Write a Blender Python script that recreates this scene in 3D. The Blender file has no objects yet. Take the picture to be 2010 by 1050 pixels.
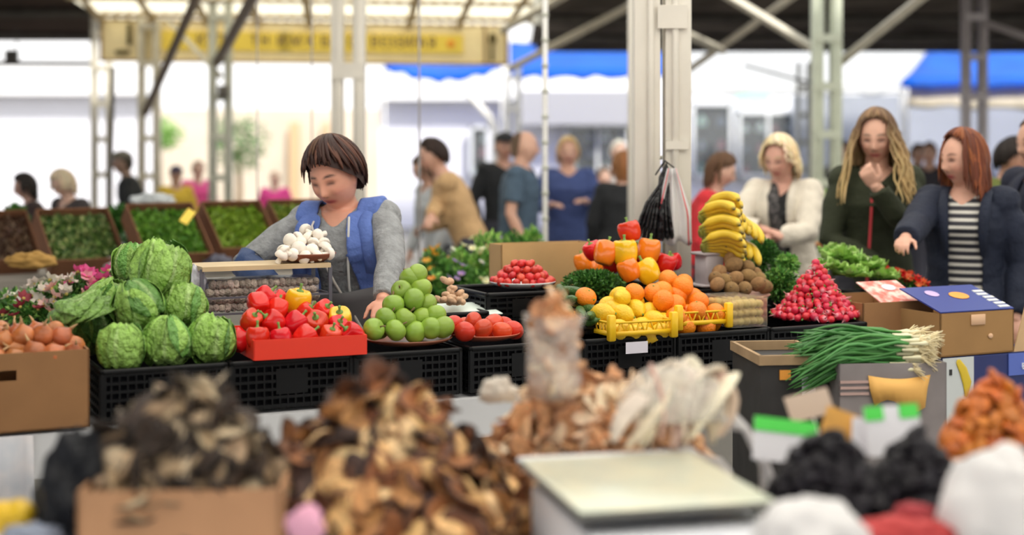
import bpy, math, random
import numpy as np
from mathutils import Vector, Matrix, Euler, noise
SC = bpy.context.scene
COL = SC.collection
# ---------------------------------------------------------------- camera, sky, sun, exposure
FP, CX, HY, CH = 2800.0, 1005.0, 300.0, 1.60       # focal length in pixels, principal column, horizon row, eye height
cd = bpy.data.cameras.new('camera'); cam = bpy.data.objects.new('camera', cd); COL.objects.link(cam)
cam.location = (0, 0, CH); cam.rotation_euler = (math.pi/2, 0, 0)
cd.sensor_width = 36.0; cd.lens = FP*36.0/2010.0; cd.shift_y = (HY-525.0)/2010.0
cd.clip_start = 0.05; cd.clip_end = 300
cd.dof.use_dof = True; cd.dof.focus_distance = 4.95; cd.dof.aperture_fstop = 1.2
SC.camera = cam
SC.view_settings.view_transform = 'Standard'; SC.view_settings.look = 'None'
SC.view_settings.gamma = 1.0; SC.view_settings.use_curve_mapping = False
SC.view_settings.exposure = 0.98
wd = bpy.data.worlds.new('World'); SC.world = wd; wd.use_nodes = True
wt = wd.node_tree; bgn = wt.nodes['Background']
wg = wt.nodes.new('ShaderNodeTexGradient'); wc = wt.nodes.new('ShaderNodeTexCoord'); wr = wt.nodes.new('ShaderNodeValToRGB')
wm = wt.nodes.new('ShaderNodeSeparateXYZ')
wt.links.new(wc.outputs['Generated'], wm.inputs[0]); wt.links.new(wm.outputs['Z'], wr.inputs[0])
wr.color_ramp.elements[0].position = 0.0; wr.color_ramp.elements[0].color = (1.0, 0.985, 0.97, 1)
wr.color_ramp.elements[1].position = 0.7; wr.color_ramp.elements[1].color = (0.93, 0.96, 1.0, 1)
wt.links.new(wr.outputs[0], bgn.inputs[0]); bgn.inputs[1].default_value = 0.85
sd = bpy.data.lights.new('sun', 'SUN'); sd.energy = 2.6; sd.angle = math.radians(9); sd.color = (1.0, 0.95, 0.86)
sun = bpy.data.objects.new('sun', sd); COL.objects.link(sun)
sun.rotation_euler = (math.radians(38), math.radians(24), 0)

# ---------------------------------------------------------------- helpers
R = random.Random(7)
def P(px, py, Y):                                   # a place seen along a column and row at distance Y
    return np.array([(px-CX)/FP*Y, Y, CH-(py-HY)/FP*Y])
O0 = np.array([-1.34, 4.14]); TH = math.atan2(1.02, 2.16); U = np.array([math.cos(TH), math.sin(TH)]); V2 = np.array([-U[1], U[0]])
def S(a, b, z):                                     # stall frame: a along the counter, b towards the back
    q = O0+a*U+b*V2; return np.array([q[0], q[1], z])
def sol(px, b):
    k = (px-CX)/FP; q = O0+b*V2
    return (k*q[1]-q[0])/(U[0]-k*U[1])
def Q(px, py, b):
    a = sol(px, b); Y = (O0+a*U+b*V2)[1]
    return P(px, py, Y)
def rz(t): c, s = math.cos(t), math.sin(t); return np.array([[c,-s,0],[s,c,0],[0,0,1.0]])
def rx(t): c, s = math.cos(t), math.sin(t); return np.array([[1,0,0],[0,c,-s],[0,s,c.real]])
def ry(t): c, s = math.cos(t), math.sin(t); return np.array([[c,0,s],[0,1,0],[-s,0,c]])
def nrm(v): v = np.asarray(v, float); n = np.linalg.norm(v); return v/n if n > 1e-9 else v
_ell = {}
class MB:
    def __init__(s): s.v = []; s.f = []; s.c = []; s.n = 0
    def add(s, V, F, col=(1,1,1)):
        V = np.asarray(V, float); s.v.append(V)
        for f in F: s.f.append(tuple(i+s.n for i in f))
        c = np.asarray(col, float)
        if c.ndim == 1: c = np.tile(c[:3], (len(V), 1))
        s.c.append(c[:, :3]); s.n += len(V); return s
    def box(s, c, d, M=None, col=(1,1,1), bev=0.0):
        h = np.asarray(d, float)/2
        if bev <= 0:
            V = np.array([(x,y,z) for x in (-1,1) for y in (-1,1) for z in (-1,1)], float)*h
            F = [(0,1,3,2),(4,6,7,5),(0,4,5,1),(2,3,7,6),(0,2,6,4),(1,5,7,3)]
        else:
            b = min(bev, *(h*0.9)); V = []; F = []
            loops = []
            for z, ins in ((-h[2], b), (-h[2]+b, 0), (h[2]-b, 0), (h[2], b)):
                lp = []
                for sx, sy in ((1,1),(-1,1),(-1,-1),(1,-1)):
                    x, y = sx*(h[0]-ins), sy*(h[1]-ins)
                    pts = [(x, y-sy*b), (x-sx*b*0.3, y-sy*b*0.3), (x-sx*b, y)]
                    if sx*sy < 0: pts = pts[::-1]
                    for q in pts: lp.append(len(V)); V.append((q[0], q[1], z))
                loops.append(lp)
            n = len(loops[0])
            for a, bb in zip(loops, loops[1:]):
                for i in range(n): F.append((a[i], a[(i+1)%n], bb[(i+1)%n], bb[i]))
            F.append(tuple(loops[0][::-1])); F.append(tuple(loops[-1])); V = np.array(V)
        if M is not None: V = V@np.asarray(M).T
        return s.add(V+np.asarray(c, float), F, col)
    def ell(s, c, r, n=12, M=None, col=(1,1,1), fn=None):
        m = max(4, n//2+1)
        key = (n, m)
        if key not in _ell:
            V = [(0,0,1)]
            for j in range(1, m):
                t = math.pi*j/m
                for i in range(n): p = 2*math.pi*i/n; V.append((math.sin(t)*math.cos(p), math.sin(t)*math.sin(p), math.cos(t)))
            V.append((0,0,-1)); F = [(0, 1+i, 1+(i+1)%n) for i in range(n)]
            for j in range(m-2):
                a = 1+j*n; b = a+n
                for i in range(n): F.append((a+i, b+i, b+(i+1)%n, a+(i+1)%n))
            a = 1+(m-2)*n; e = len(V)-1
            for i in range(n): F.append((a+i, e, a+(i+1)%n))
            _ell[key] = (np.array(V), F)
        V, F = _ell[key]
        if fn is not None: V = fn(V.copy())
        W = V*np.asarray(r, float)
        if M is not None: W = W@np.asarray(M).T
        return s.add(W+np.asarray(c, float), F, col)
    def tube(s, pts, rad, n=8, col=(1,1,1), flat=1.0, up=None, cap=True, round_=True):
        pts = np.asarray(pts, float); k = len(pts)
        rad = np.full(k, rad) if np.isscalar(rad) else np.asarray(rad, float)
        T = np.gradient(pts, axis=0); T = T/np.maximum(np.linalg.norm(T, axis=1)[:, None], 1e-9)
        u = np.asarray(up, float) if up is not None else (np.array([0,0,1.0]) if abs(T[0][2]) < 0.9 else np.array([1.0,0,0]))
        A = nrm(u-T[0]*u.dot(T[0]))
        rows = []; cols = []
        col = np.asarray(col, float); percol = col.ndim == 2
        ring = [(math.cos(2*math.pi*i/n), math.sin(2*math.pi*i/n)) for i in range(n)]
        for j in range(k):
            A = nrm((u if up is not None else A)-T[j]*((u if up is not None else A).dot(T[j]))); B = np.cross(T[j], A)
            r = rad[j] if rad.ndim == 1 else None
            ra, rb = (r*flat, r) if r is not None else rad[j]
            rows.append([pts[j]+A*(c*ra)+B*(d*rb) for c, d in ring]); cols += [col[j] if percol else col]*n
        V = [p for rr in rows for p in rr]; F = []
        for j in range(k-1):
            a = j*n; b = a+n
            for i in range(n): F.append((a+i, a+(i+1)%n, b+(i+1)%n, b+i))
        if cap:
            e0 = pts[0]-T[0]*(0.6*np.mean(rad[0]) if round_ else 0); e1 = pts[-1]+T[-1]*(0.6*np.mean(rad[-1]) if round_ else 0)
            i0 = len(V); V.append(e0); V.append(e1); cols += [col[0] if percol else col, col[-1] if percol else col]
            for i in range(n): F.append((i0, (i+1)%n, i)); F.append((i0+1, (k-1)*n+i, (k-1)*n+(i+1)%n))
        return s.add(V, F, np.array(cols))
    def lathe(s, prof, n=24, c=(0,0,0), M=None, col=(1,1,1), wob=None):
        V = []; F = []
        for r, z in prof:
            for i in range(n):
                p = 2*math.pi*i/n; w = wob(p, z) if wob else 1
                V.append((r*w*math.cos(p), r*w*math.sin(p), z))
        for j in range(len(prof)-1):
            a = j*n; b = a+n
            for i in range(n): F.append((a+i, a+(i+1)%n, b+(i+1)%n, b+i))
        V = np.array(V)
        if M is not None: V = V@np.asarray(M).T
        return s.add(V+np.asarray(c, float), F, col)
    def grid(s, G, col=(1,1,1)):
        G = np.asarray(G, float); a, b = G.shape[:2]
        F = [(i*b+j, (i+1)*b+j, (i+1)*b+j+1, i*b+j+1) for i in range(a-1) for j in range(b-1)]
        return s.add(G.reshape(-1, 3), F, col)
    def mesh(s, name, smooth=True):
        me = bpy.data.meshes.new(name); V = np.concatenate(s.v); me.from_pydata(V.tolist(), [], s.f)
        ca = me.color_attributes.new('Col', 'FLOAT_COLOR', 'POINT'); C = np.concatenate(s.c)
        ca.data.foreach_set('color', np.concatenate([C, np.ones((len(C), 1))], 1).ravel())
        me.polygons.foreach_set('use_smooth', [smooth]*len(me.polygons)); me.update(); return me
    def build(s, name, m, parent=None, smooth=True, loc=(0,0,0), rot=(0,0,0), solid=0):
        o = bpy.data.objects.new(name, s.mesh(name, smooth)); COL.objects.link(o)
        o.data.materials.append(m); o.location = loc; o.rotation_euler = rot
        if parent: o.parent = parent
        if solid:
            md = o.modifiers.new('thick', 'SOLIDIFY'); md.thickness = solid
        return o
def tag(o, label=None, cat=None, group=None, kind=None):
    if label: o['label'] = label
    if cat: o['category'] = cat
    if group: o['group'] = group
    if kind: o['kind'] = kind
    return o
def empty(name, loc, rotz=0, label=None, cat=None, group=None):
    o = bpy.data.objects.new(name, None); COL.objects.link(o); o.location = [float(x) for x in loc]; o.rotation_euler = (0, 0, rotz)
    o.empty_display_size = 0.1
    return tag(o, label, cat, group)
KIDS = {}
def copy_tree(o, parent=None):
    c = o.copy(); COL.objects.link(c); c.parent = parent
    for ch in (KIDS.get(o.name) or [x for x in o.children]): copy_tree(ch, c)
    return c
def place(o, loc, rot=None, sc=None):
    o.location = [float(x) for x in loc]
    if rot is not None: o.rotation_euler = rot
    if sc is not None: o.scale = (sc, sc, sc) if np.isscalar(sc) else sc
    return o
class Stamp:                                         # first use places the model itself, later uses copy it
    def __init__(s, o): s.o = o; s.used = False; s.n = 0
    def __call__(s, loc, rot=(0,0,0), sc=1, label=None, group=None, cat=None):
        o = copy_tree(s.o) if s.used else s.o; s.used = True; s.n += 1
        place(o, loc, rot, sc); tag(o, label, cat, group); return o
MATS = {}
def mat(name, col=(0.8,0.8,0.8), rough=0.5, var=0.0, scale=8, bump=0.0, bscale=40, attr=False, orand=0.0, spec=0.5, alpha=None, trans=0, sss=0, transl=0, metal=0, coat=0, col2=None, emit=0):
    if name in MATS: return MATS[name]
    m = bpy.data.materials.new(name); m.use_nodes = True; t = m.node_tree; L = t.links.new; N = t.nodes.new
    b = t.nodes['Principled BSDF']; b.inputs['Roughness'].default_value = rough; b.inputs['Specular IOR Level'].default_value = spec
    b.inputs['Metallic'].default_value = metal; b.inputs['Coat Weight'].default_value = coat
    c4 = (*col, 1)
    if attr: a = N('ShaderNodeVertexColor'); a.layer_name = 'Col'; out = a.outputs[0]
    else: a = N('ShaderNodeRGB'); a.outputs[0].default_value = c4; out = a.outputs[0]
    tc = N('ShaderNodeTexCoord')
    if attr and col != (0.8,0.8,0.8):
        mx = N('ShaderNodeMix'); mx.data_type = 'RGBA'; mx.blend_type = 'MULTIPLY'; mx.inputs[0].default_value = 1
        L(out, mx.inputs[6]); mx.inputs[7].default_value = c4; out = mx.outputs[2]
    if col2 is not None:
        nz = N('ShaderNodeTexNoise'); nz.inputs['Scale'].default_value = scale; nz.inputs['Detail'].default_value = 3; L(tc.outputs['Object'], nz.inputs['Vector'])
        rp = N('ShaderNodeValToRGB'); rp.color_ramp.elements[0].position = 0.42; rp.color_ramp.elements[1].position = 0.6; L(nz.outputs[0], rp.inputs[0])
        mx = N('ShaderNodeMix'); mx.data_type = 'RGBA'; L(rp.outputs[0], mx.inputs[0]); L(out, mx.inputs[6]); mx.inputs[7].default_value = (*col2, 1); out = mx.outputs[2]
    if var or orand:
        hs = N('ShaderNodeHueSaturation'); L(out, hs.inputs['Color']); out = hs.outputs[0]
        val = None
        if var:
            nz = N('ShaderNodeTexNoise'); nz.inputs['Scale'].default_value = scale; nz.inputs['Detail'].default_value = 4; L(tc.outputs['Object'], nz.inputs['Vector'])
            mr = N('ShaderNodeMapRange'); mr.inputs[1].default_value = 0.3; mr.inputs[2].default_value = 0.7; mr.inputs[3].default_value = 1-var; mr.inputs[4].default_value = 1+var
            L(nz.outputs[0], mr.inputs[0]); val = mr.outputs[0]
        if orand:
            oi = N('ShaderNodeObjectInfo'); mr = N('ShaderNodeMapRange'); mr.inputs[3].default_value = 1-orand; mr.inputs[4].default_value = 1+orand; L(oi.outputs['Random'], mr.inputs[0])
            if val is not None:
                mu = N('ShaderNodeMath'); mu.operation = 'MULTIPLY'; L(val, mu.inputs[0]); L(mr.outputs[0], mu.inputs[1]); val = mu.outputs[0]
            else: val = mr.outputs[0]
            mh = N('ShaderNodeMapRange'); mh.inputs[3].default_value = 0.5-orand*0.05; mh.inputs[4].default_value = 0.5+orand*0.05
            mm = N('ShaderNodeMath'); mm.operation = 'FRACT'; m7 = N('ShaderNodeMath'); m7.operation = 'MULTIPLY'; m7.inputs[1].default_value = 7.31
            L(oi.outputs['Random'], m7.inputs[0]); L(m7.outputs[0], mm.inputs[0]); L(mm.outputs[0], mh.inputs[0]); L(mh.outputs[0], hs.inputs['Hue'])
        L(val, hs.inputs['Value'])
    L(out, b.inputs['Base Color'])
    if bump:
        nb = N('ShaderNodeTexNoise'); nb.inputs['Scale'].default_value = bscale; nb.inputs['Detail'].default_value = 3; L(tc.outputs['Object'], nb.inputs['Vector'])
        bn = N('ShaderNodeBump'); bn.inputs['Strength'].default_value = min(1, bump); bn.inputs['Distance'].default_value = 0.01 if bump < 1 else 0.03; L(nb.outputs[0], bn.inputs['Height']); L(bn.outputs[0], b.inputs['Normal'])
    if trans: b.inputs['Transmission Weight'].default_value = trans
    if alpha is not None: b.inputs['Alpha'].default_value = alpha
    if sss: b.inputs['Subsurface Weight'].default_value = sss; b.inputs['Subsurface Radius'].default_value = (0.02, 0.008, 0.004)
    if emit: L(out, b.inputs['Emission Color']); b.inputs['Emission Strength'].default_value = emit
    if transl:
        tr = N('ShaderNodeBsdfTranslucent'); L(out, tr.inputs[0]); ms = N('ShaderNodeMixShader'); ms.inputs[0].default_value = transl
        L(b.outputs[0], ms.inputs[1]); L(tr.outputs[0], ms.inputs[2]); L(ms.outputs[0], t.nodes['Material Output'].inputs[0])
    MATS[name] = m; return m
def stripes(name, c1, c2, per, axis='Z', duty=0.5, rough=0.7, dist=0):
    m = bpy.data.materials.new(name); m.use_nodes = True; t = m.node_tree; L = t.links.new; N = t.nodes.new
    b = t.nodes['Principled BSDF']; b.inputs['Roughness'].default_value = rough
    tc = N('ShaderNodeTexCoord'); sp = N('ShaderNodeSeparateXYZ'); L(tc.outputs['Object'], sp.inputs[0])
    mu = N('ShaderNodeMath'); mu.operation = 'DIVIDE'; mu.inputs[1].default_value = per; L(sp.outputs[axis], mu.inputs[0])
    src = mu.outputs[0]
    if dist:
        nz = N('ShaderNodeTexNoise'); nz.inputs['Scale'].default_value = 6; L(tc.outputs['Object'], nz.inputs['Vector'])
        ad = N('ShaderNodeMath'); ad.operation = 'MULTIPLY_ADD'; ad.inputs[1].default_value = dist; L(nz.outputs[0], ad.inputs[0]); L(src, ad.inputs[2]); src = ad.outputs[0]
    fr = N('ShaderNodeMath'); fr.operation = 'FRACT'; L(src, fr.inputs[0])
    gt = N('ShaderNodeMath'); gt.operation = 'GREATER_THAN'; gt.inputs[1].default_value = duty; L(fr.outputs[0], gt.inputs[0])
    mx = N('ShaderNodeMix'); mx.data_type = 'RGBA'; L(gt.outputs[0], mx.inputs[0]); mx.inputs[6].default_value = (*c1, 1); mx.inputs[7].default_value = (*c2, 1)
    L(mx.outputs[2], b.inputs['Base Color']); MATS[name] = m; return m
white_m = mat('white_paint', (0.80,0.79,0.74), 0.5, var=0.05, scale=3)
def jit(c, a, rr=R): k = 1+rr.uniform(-a, a); return tuple(max(0, min(1, x*k*(1+rr.uniform(-a, a)*0.3))) for x in c)
# ---------------------------------------------------------------- the hall: floor, roof, back buildings
def struct(name, mb, m, smooth=False, **k): return tag(mb.build(name, m, smooth=smooth, **k), kind='structure')
concrete = mat('market_concrete', (0.20,0.19,0.17), 0.85, var=0.18, scale=1.5, bump=0.3, bscale=20)
struct('floor', MB().box((0, 20, -0.05), (70, 64, 0.1)), concrete)
def corr(x0, x1, y0, y1, z, amp=0.02, per=0.18, axis=1, zs=0.0):
    n = int((y1-y0)/per*4) if axis == 1 else int((x1-x0)/per*4); G = []
    for i in range(n+1):
        t = i/n; w = amp*math.sin(i*math.pi/2)
        if axis == 1: y = y0+(y1-y0)*t; G.append([(x0, y, z+w+zs*(y-y0)), (x1, y, z+w+zs*(y-y0))])
        else: x = x0+(x1-x0)*t; G.append([(x, y0, z+w), (x, y1, z+w+zs*(y1-y0))])
    return G
roof_m = mat('dark_corrugated_roof', (0.135,0.115,0.10), 0.75, var=0.6, scale=1.1, spec=0.2)
roofL_m = mat('brown_corrugated_roof', (0.085,0.06,0.05), 0.8, var=0.35, scale=1.3, spec=0.2)
struct('ceiling', MB().grid(corr(0.3, 26, 13.2, 24.0, 3.42)), roof_m)
struct('ceiling_west', MB().grid(corr(-26, -4.75, 12, 21.8, 3.36)), roofL_m)
steel = mat('grey_green_steel', (0.50,0.51,0.44), 0.5, var=0.12, scale=3)
dsteel = mat('dark_steel', (0.10,0.09,0.08), 0.6, var=0.2)
csteel = mat('cream_steel', (0.74,0.70,0.62), 0.45, var=0.06, scale=4)
wsteel = mat('white_steel', (0.80,0.79,0.76), 0.4, var=0.05, scale=4)
# purlins under the dark roof
def bar(mb, p, q, w, col=(1,1,1)):
    mb.tube([p, q], w/1.414, n=4, col=col, cap=True, round_=False)
for i, (x0, x1, y) in enumerate([(0.4, 20, 15.5), (0.4, 20, 18.5), (0.4, 20, 21.5), (0.4, 20, 23.9)]):
    m = MB(); bar(m, (x0, y, 3.34), (x1, y, 3.34), 0.08); struct('ceiling_beam', m, dsteel)
for y in (14, 17.0, 20.5):
    m = MB(); bar(m, (-20, y, 3.27), (-4.8, y, 3.27), 0.09); struct('ceiling_beam', m, dsteel)
# back buildings
wallw = mat('white_render', (0.83,0.83,0.90), 0.7, var=0.04, scale=0.8)
wallg = mat('grey_white_render', (0.60,0.60,0.66), 0.7, var=0.05, scale=0.8)
wallb = mat('pale_beige_render', (0.66,0.57,0.46), 0.8, var=0.08, scale=1)
def wallpx(name, x0, x1, y0, y1, Y, m, d=0.3):
    a = P(x0, y0, Y); b = P(x1, y1, Y)
    return struct(name, MB().box(((a[0]+b[0])/2, Y+d/2, (a[2]+b[2])/2), (abs(b[0]-a[0]), d, abs(a[2]-b[2]))), m)
wallpx('wall_left', -700, 300, 186, 620, 28, wallw)
wallpx('trim_1', -720, 300, 124, 186, 27.6, mat('white_fascia', (0.88,0.88,0.90), 0.6), 0.5)
wallpx('wall_centre', 300, 745, 214, 620, 34, wallb)
wallpx('wall_shop', 745, 1240, 192, 620, 30.5, wallw)
wallpx('trim_2', 720, 1232, 150, 196, 30.0, mat('white_canopy_fascia', (0.9,0.9,0.9), 0.6), 0.6)
wallpx('trim_3', 1015, 1240, 178, 245, 29.7, mat('grey_lintel', (0.42,0.42,0.44), 0.7), 0.4)
wallpx('wall_right', 1235, 1580, 188, 620, 30.3, wallw)
wallpx('wall_far_right', 1560, 2700, 186, 620, 29.5, mat('bluish_grey_render', (0.36,0.385,0.43), 0.7, var=0.06, scale=1.2))
# fabric awnings, sloping towards the hall
def awning(name, x0, x1, yt, yb, Yt, Yb, m, label, sag=0.0, xt0=None, xt1=None, val=0.12):
    a0 = P(xt0 if xt0 is not None else x0, yt, Yt); a1 = P(xt1 if xt1 is not None else x1, yt, Yt); b0 = P(x0, yb, Yb); b1 = P(x1, yb, Yb); n = 24
    cx = (b0+b1)/2; cx[2] = b0[2]
    G = []
    for i in range(n+1):
        t = i/n; s_ = -sag*math.sin(math.pi*t); q = b0+(b1-b0)*t+np.array([0,0,s_]); row = []
        p = a0+(a1-a0)*t
        for j in range(7): u = j/6; row.append(p+(q-p)*u+np.array([0,0,-0.05*math.sin(math.pi*u)+0.012*math.sin(i*2.1+j)]))
        G.append(row)
    o = MB().grid(G).build(name, m, loc=(0,0,0), solid=0.01)
    V = MB(); G2 = [[r_[-1], r_[-1]+np.array([0,-0.01,-val*(1+0.25*math.sin(i*1.3))])] for i, r_ in enumerate(G)]
    V.grid(G2).build('valance', m, o, solid=0.008)
    for e, q_ in ((0, b0), (1, b1)):
        if abs(q_[0]) < 22: MB().tube([(q_[0], q_[1]+0.05, 0), (q_[0], q_[1]+0.05, q_[2])], 0.02, 8).build('support_pole', wsteel, o)
    return tag(o, label, 'awning')
blue = mat('blue_tarpaulin', (0.02,0.26,0.88), 0.45, var=0.12, scale=1.5, transl=0.65)
whitet = mat('white_tarpaulin', (0.93,0.94,0.95), 0.5, var=0.03, scale=1, transl=0.7)
awning('awning', 755, 985, 112, 122, 28, 25, blue, 'blue tarpaulin awning sagging in a curve just under the yellow sign', sag=0.22)
awning('awning', 1000, 1312, 84, 140, 27.8, 25.0, blue, 'long blue tarpaulin awning between the yellow sign and the thick white post')
awning('awning', 1770, 2500, 98, 158, 27.6, 24.8, blue, 'blue tarpaulin awning at the right beyond the two women shoppers', xt0=1822)
awning('awning', 1320, 1778, 84, 172, 28.2, 24.8, whitet, 'white tarpaulin awning over the shop windows between two blue awnings', xt1=1830)
m_ = mat('beige_valance', (0.62,0.55,0.42), 0.7, var=0.15, scale=3)
awning('awning', 1783, 2300, 166, 196, 25.0, 24.9, m_, 'beige cloth valance hanging below the blue awning at the right', sag=0.05)
# shop windows
glass = mat('shop_glass', (0.9,0.95,0.95), 0.03, trans=0.95, spec=0.5)
dark_in = mat('dim_shop_interior', (0.028,0.028,0.033), 0.8, var=0.5, scale=3)  # dark panel behind the glass; the shop's dimness is put into its colour
fr_m = mat('white_window_frame', (0.82,0.84,0.85), 0.4)
def shopwin(i, x0, x1, y0, y1, Y, nm=1, goods=12, seed=1):
    a = P(x0, y0, Y); b = P(x1, y1, Y); w = b[0]-a[0]; h = a[2]-b[2]; cx = (a[0]+b[0])/2; cz = (a[2]+b[2])/2
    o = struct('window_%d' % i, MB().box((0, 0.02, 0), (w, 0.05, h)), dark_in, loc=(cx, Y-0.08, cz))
    f = MB()
    for sx in (-1, 1): f.box((sx*w/2, -0.08, 0), (0.07, 0.16, h+0.07))
    for sz in (-1, 1): f.box((0, -0.08, sz*h/2), (w+0.07, 0.16, 0.07))
    for k in range(1, nm+1):
        if nm > 0 and k <= nm-1: f.box((-w/2+w*k/nm, -0.08, 0), (0.06, 0.15, h))
    f.build('window_frame', fr_m, o, smooth=False)
    MB().box((0, -0.12, 0), (w, 0.008, h)).build('pane', glass, o, smooth=False)
    rr = random.Random(seed)
    nc = max(2, int(w/0.3)); slots = [(i_, j_) for i_ in range(nc) for j_ in range(3)]; rr.shuffle(slots)
    for k in range(min(goods, len(slots))):
        c = rr.choice([(0.55,0.60,0.60),(0.25,0.27,0.35),(0.7,0.72,0.7),(0.10,0.12,0.2),(0.35,0.10,0.14),(0.4,0.55,0.5)])
        x = -w/2+(slots[k][0]+0.5)*w/nc; z = -h/2+0.04+slots[k][1]*(h/3)
        g = MB(); s_ = rr.uniform(0.07, 0.12)
        g.lathe([(0.001,0),(s_*0.8,0),(s_,s_*0.6),(s_*0.7,s_*1.4),(s_*0.35,s_*1.8),(s_*0.4,s_*2.1),(0.001,s_*2.15)], 10, col=c)
        q = g.build('shop_ware', mat('shop_ware', attr=True, rough=0.5), loc=(cx+x, Y-0.135, cz+min(z, h/2-s_*2.2))); 
        q.scale = (1, 0.3, 1)
        tag(q, 'small vase-shaped ware on display behind %s' % {1:'the wide window left of the thick cream post',2:'the narrow window right of the thick cream post',3:'the window beside the mint sign',4:'the narrow dark doorway window of the white wall'}[i], 'ware', 'wares in shop window %d' % i)
shopwin(1, 1112, 1232, 248, 345, 30.4, 2, 10, 1)
shopwin(2, 1358, 1432, 205, 345, 30.2, 1, 10, 2)
shopwin(3, 1448, 1562, 222, 345, 30.2, 2, 10, 3)
shopwin(4, 925, 958, 250, 345, 30.4, 1, 4, 4)
o = MB().box((0,0,0), (0.72, 0.05, 0.25)).build('shop_sign', mat('mint_sign', (0.50,0.85,0.72), 0.5), smooth=False, loc=tuple(P(1477, 191, 29.9)))
MB().box((-0.2,0.2,0), (0.03,0.4,0.03)).build('bracket', wsteel, o, smooth=False); MB().box((0.2,0.2,0), (0.03,0.4,0.03)).build('bracket', wsteel, o, smooth=False); tag(o, 'plain pale mint sign panel over the shop windows at the right', 'sign')
# beige building: door surround and green trees in front
for i, (x0, x1, y0, y1) in enumerate([(338, 400, 240, 288), (466, 545, 238, 322)]):
    a = P(x0, y0, 33.9); b = P(x1, y1, 33.9)
    t = empty('tree', (a[0]/2+b[0]/2, 31+i*0.5, 0), label=('small bright green tree against the pale house, left of the cream lattice post', 'dark green tree against the pale house, left of the seller\'s head')[i], cat='tree', group='trees')
    h = P(0, y1, 31)[2]
    MB().tube([(0,0,0),(0.03,0,h*0.6),(0,0,h+0.3)], [0.09,0.07,0.05], 8, col=(0.25,0.17,0.1)).build('trunk', mat('bark', attr=True, rough=0.9), t)
    f = MB(); rr = random.Random(i); ww = (b[0]-a[0])/2; hh = P(0, y0, 31)[2]-h
    for k in range(900):
        p = nrm([rr.gauss(0,1), rr.gauss(0,1), rr.gauss(0,1)])*rr.uniform(0.5,1.25)*np.array([ww,0.5,hh/2])*1.2+np.array([0,0,h+hh/2])
        s_ = 0.07; M = rz(rr.uniform(0,6))@rx(rr.uniform(-1.2,1.2))
        c = jit((0.30,0.52,0.14) if i == 0 else (0.14,0.27,0.09), 0.35, rr)
        f.add(np.array([(-s_,0,0),(0,-s_*0.5,0),(s_,0,0),(0,s_*0.5,0)])@M.T+p, [(0,1,2,3)], c)
    f.build('foliage', mat('leafy', attr=True, rough=0.6, transl=0.3), t)
for k, (x, w) in enumerate([(578, 18), (640, 10)]):
    a = P(x, 240, 33.8)
    struct('trim_%d' % (4+k), MB().box((a[0], 33.8, a[2]/2), (w/FP*33.8, 0.2, a[2])), mat('tan_door_surround', (0.62,0.42,0.24), 0.7))
# translucent canopy and its sign
canopy_m = mat('cream_translucent_panel', (0.90,0.84,0.66), 0.5, var=0.08, scale=2, transl=0.75)
G = []
LX, RX = P(200, 36, 16)[0], P(995, 55, 16.8)[0]
for i in range(161):
    t = i/160; w = 0.018*math.sin(i*math.pi/2)
    x = LX+(RX+0.45-LX)*t; G.append([(x, 16.0+0.8*t, 3.11+w), (x, 14.2+0.8*t, 3.26+w), (x, 11.6, 3.52+w)])
o = MB().grid(G).build('canopy_roof', canopy_m); tag(o, 'cream translucent corrugated canopy roof above the yellow sign', 'canopy')
f = MB()
for i in range(9):
    t = i/8; x = LX+(RX-LX)*t; bar(f, (x, 16.0+0.8*t, 3.07), (x+0.55, 11.7, 3.46), 0.06)
for k in range(5): y = 15.6-k*0.9; bar(f, (LX, y, 3.12+k*0.085), (RX+0.3, y+0.7, 3.12+k*0.085), 0.045)
f.build('rafter', mat('tan_rafter', (0.46,0.36,0.22), 0.7), o, smooth=False)
ang = math.atan2(0.8, RX-LX); Ln = math.hypot(0.8, RX-LX)
sg = empty('sign_board', (LX, 15.98, 2.63), ang, 'long cream fascia sign with dark letters on yellow strips above the far stalls', 'sign')
MB().box((Ln/2, 0.06, 0.235), (Ln, 0.12, 0.47)).build('board', mat('cream_board', (0.95,0.80,0.46), 0.6, var=0.12, scale=2), sg, smooth=False)
tr = MB()
for z in (0.01, 0.47): tr.box((Ln/2, -0.012, z), (Ln+0.04, 0.03, 0.022))
for x in (0, 0.42, Ln-0.26, Ln): tr.box((x, -0.012, 0.24), (0.03, 0.03, 0.47))
tr.build('trim', mat('brown_trim', (0.36,0.24,0.10), 0.6), sg, smooth=False)
def sx(px): return (px-200)/795.0*Ln
yl = mat('sign_yellow', (0.95,0.72,0.10), 0.5)
for a, b in ((312, 560), (540, 720), (722, 905)):
    MB().box(((sx(a)+sx(b))/2, -0.012-0.001*(a % 3), 0.24), (sx(b)-sx(a), 0.02, 0.22)).build('yellow_strip', yl, sg, smooth=False)
fnt = []
def text(s, size, loc, m, parent, rot=(math.pi/2,0,0), ext=0.004, name='lettering', sx_=1.0):
    cu = bpy.data.curves.new(name, 'FONT'); cu.body = s; cu.size = size; cu.extrude = ext; cu.align_x = 'CENTER'; cu.align_y = 'CENTER'
    t = bpy.data.objects.new('tmp', cu); COL.objects.link(t); dg = bpy.context.evaluated_depsgraph_get()
    me = bpy.data.meshes.new_from_object(t.evaluated_get(dg)); me.name = name; bpy.data.objects.remove(t)
    o = bpy.data.objects.new(name, me); COL.objects.link(o); me.materials.append(m); o.location = loc; o.rotation_euler = rot; o.parent = parent; o.scale = (sx_, 1, 1)
    return o
ink = mat('sign_ink', (0.10,0.03,0.07), 0.6)
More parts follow.
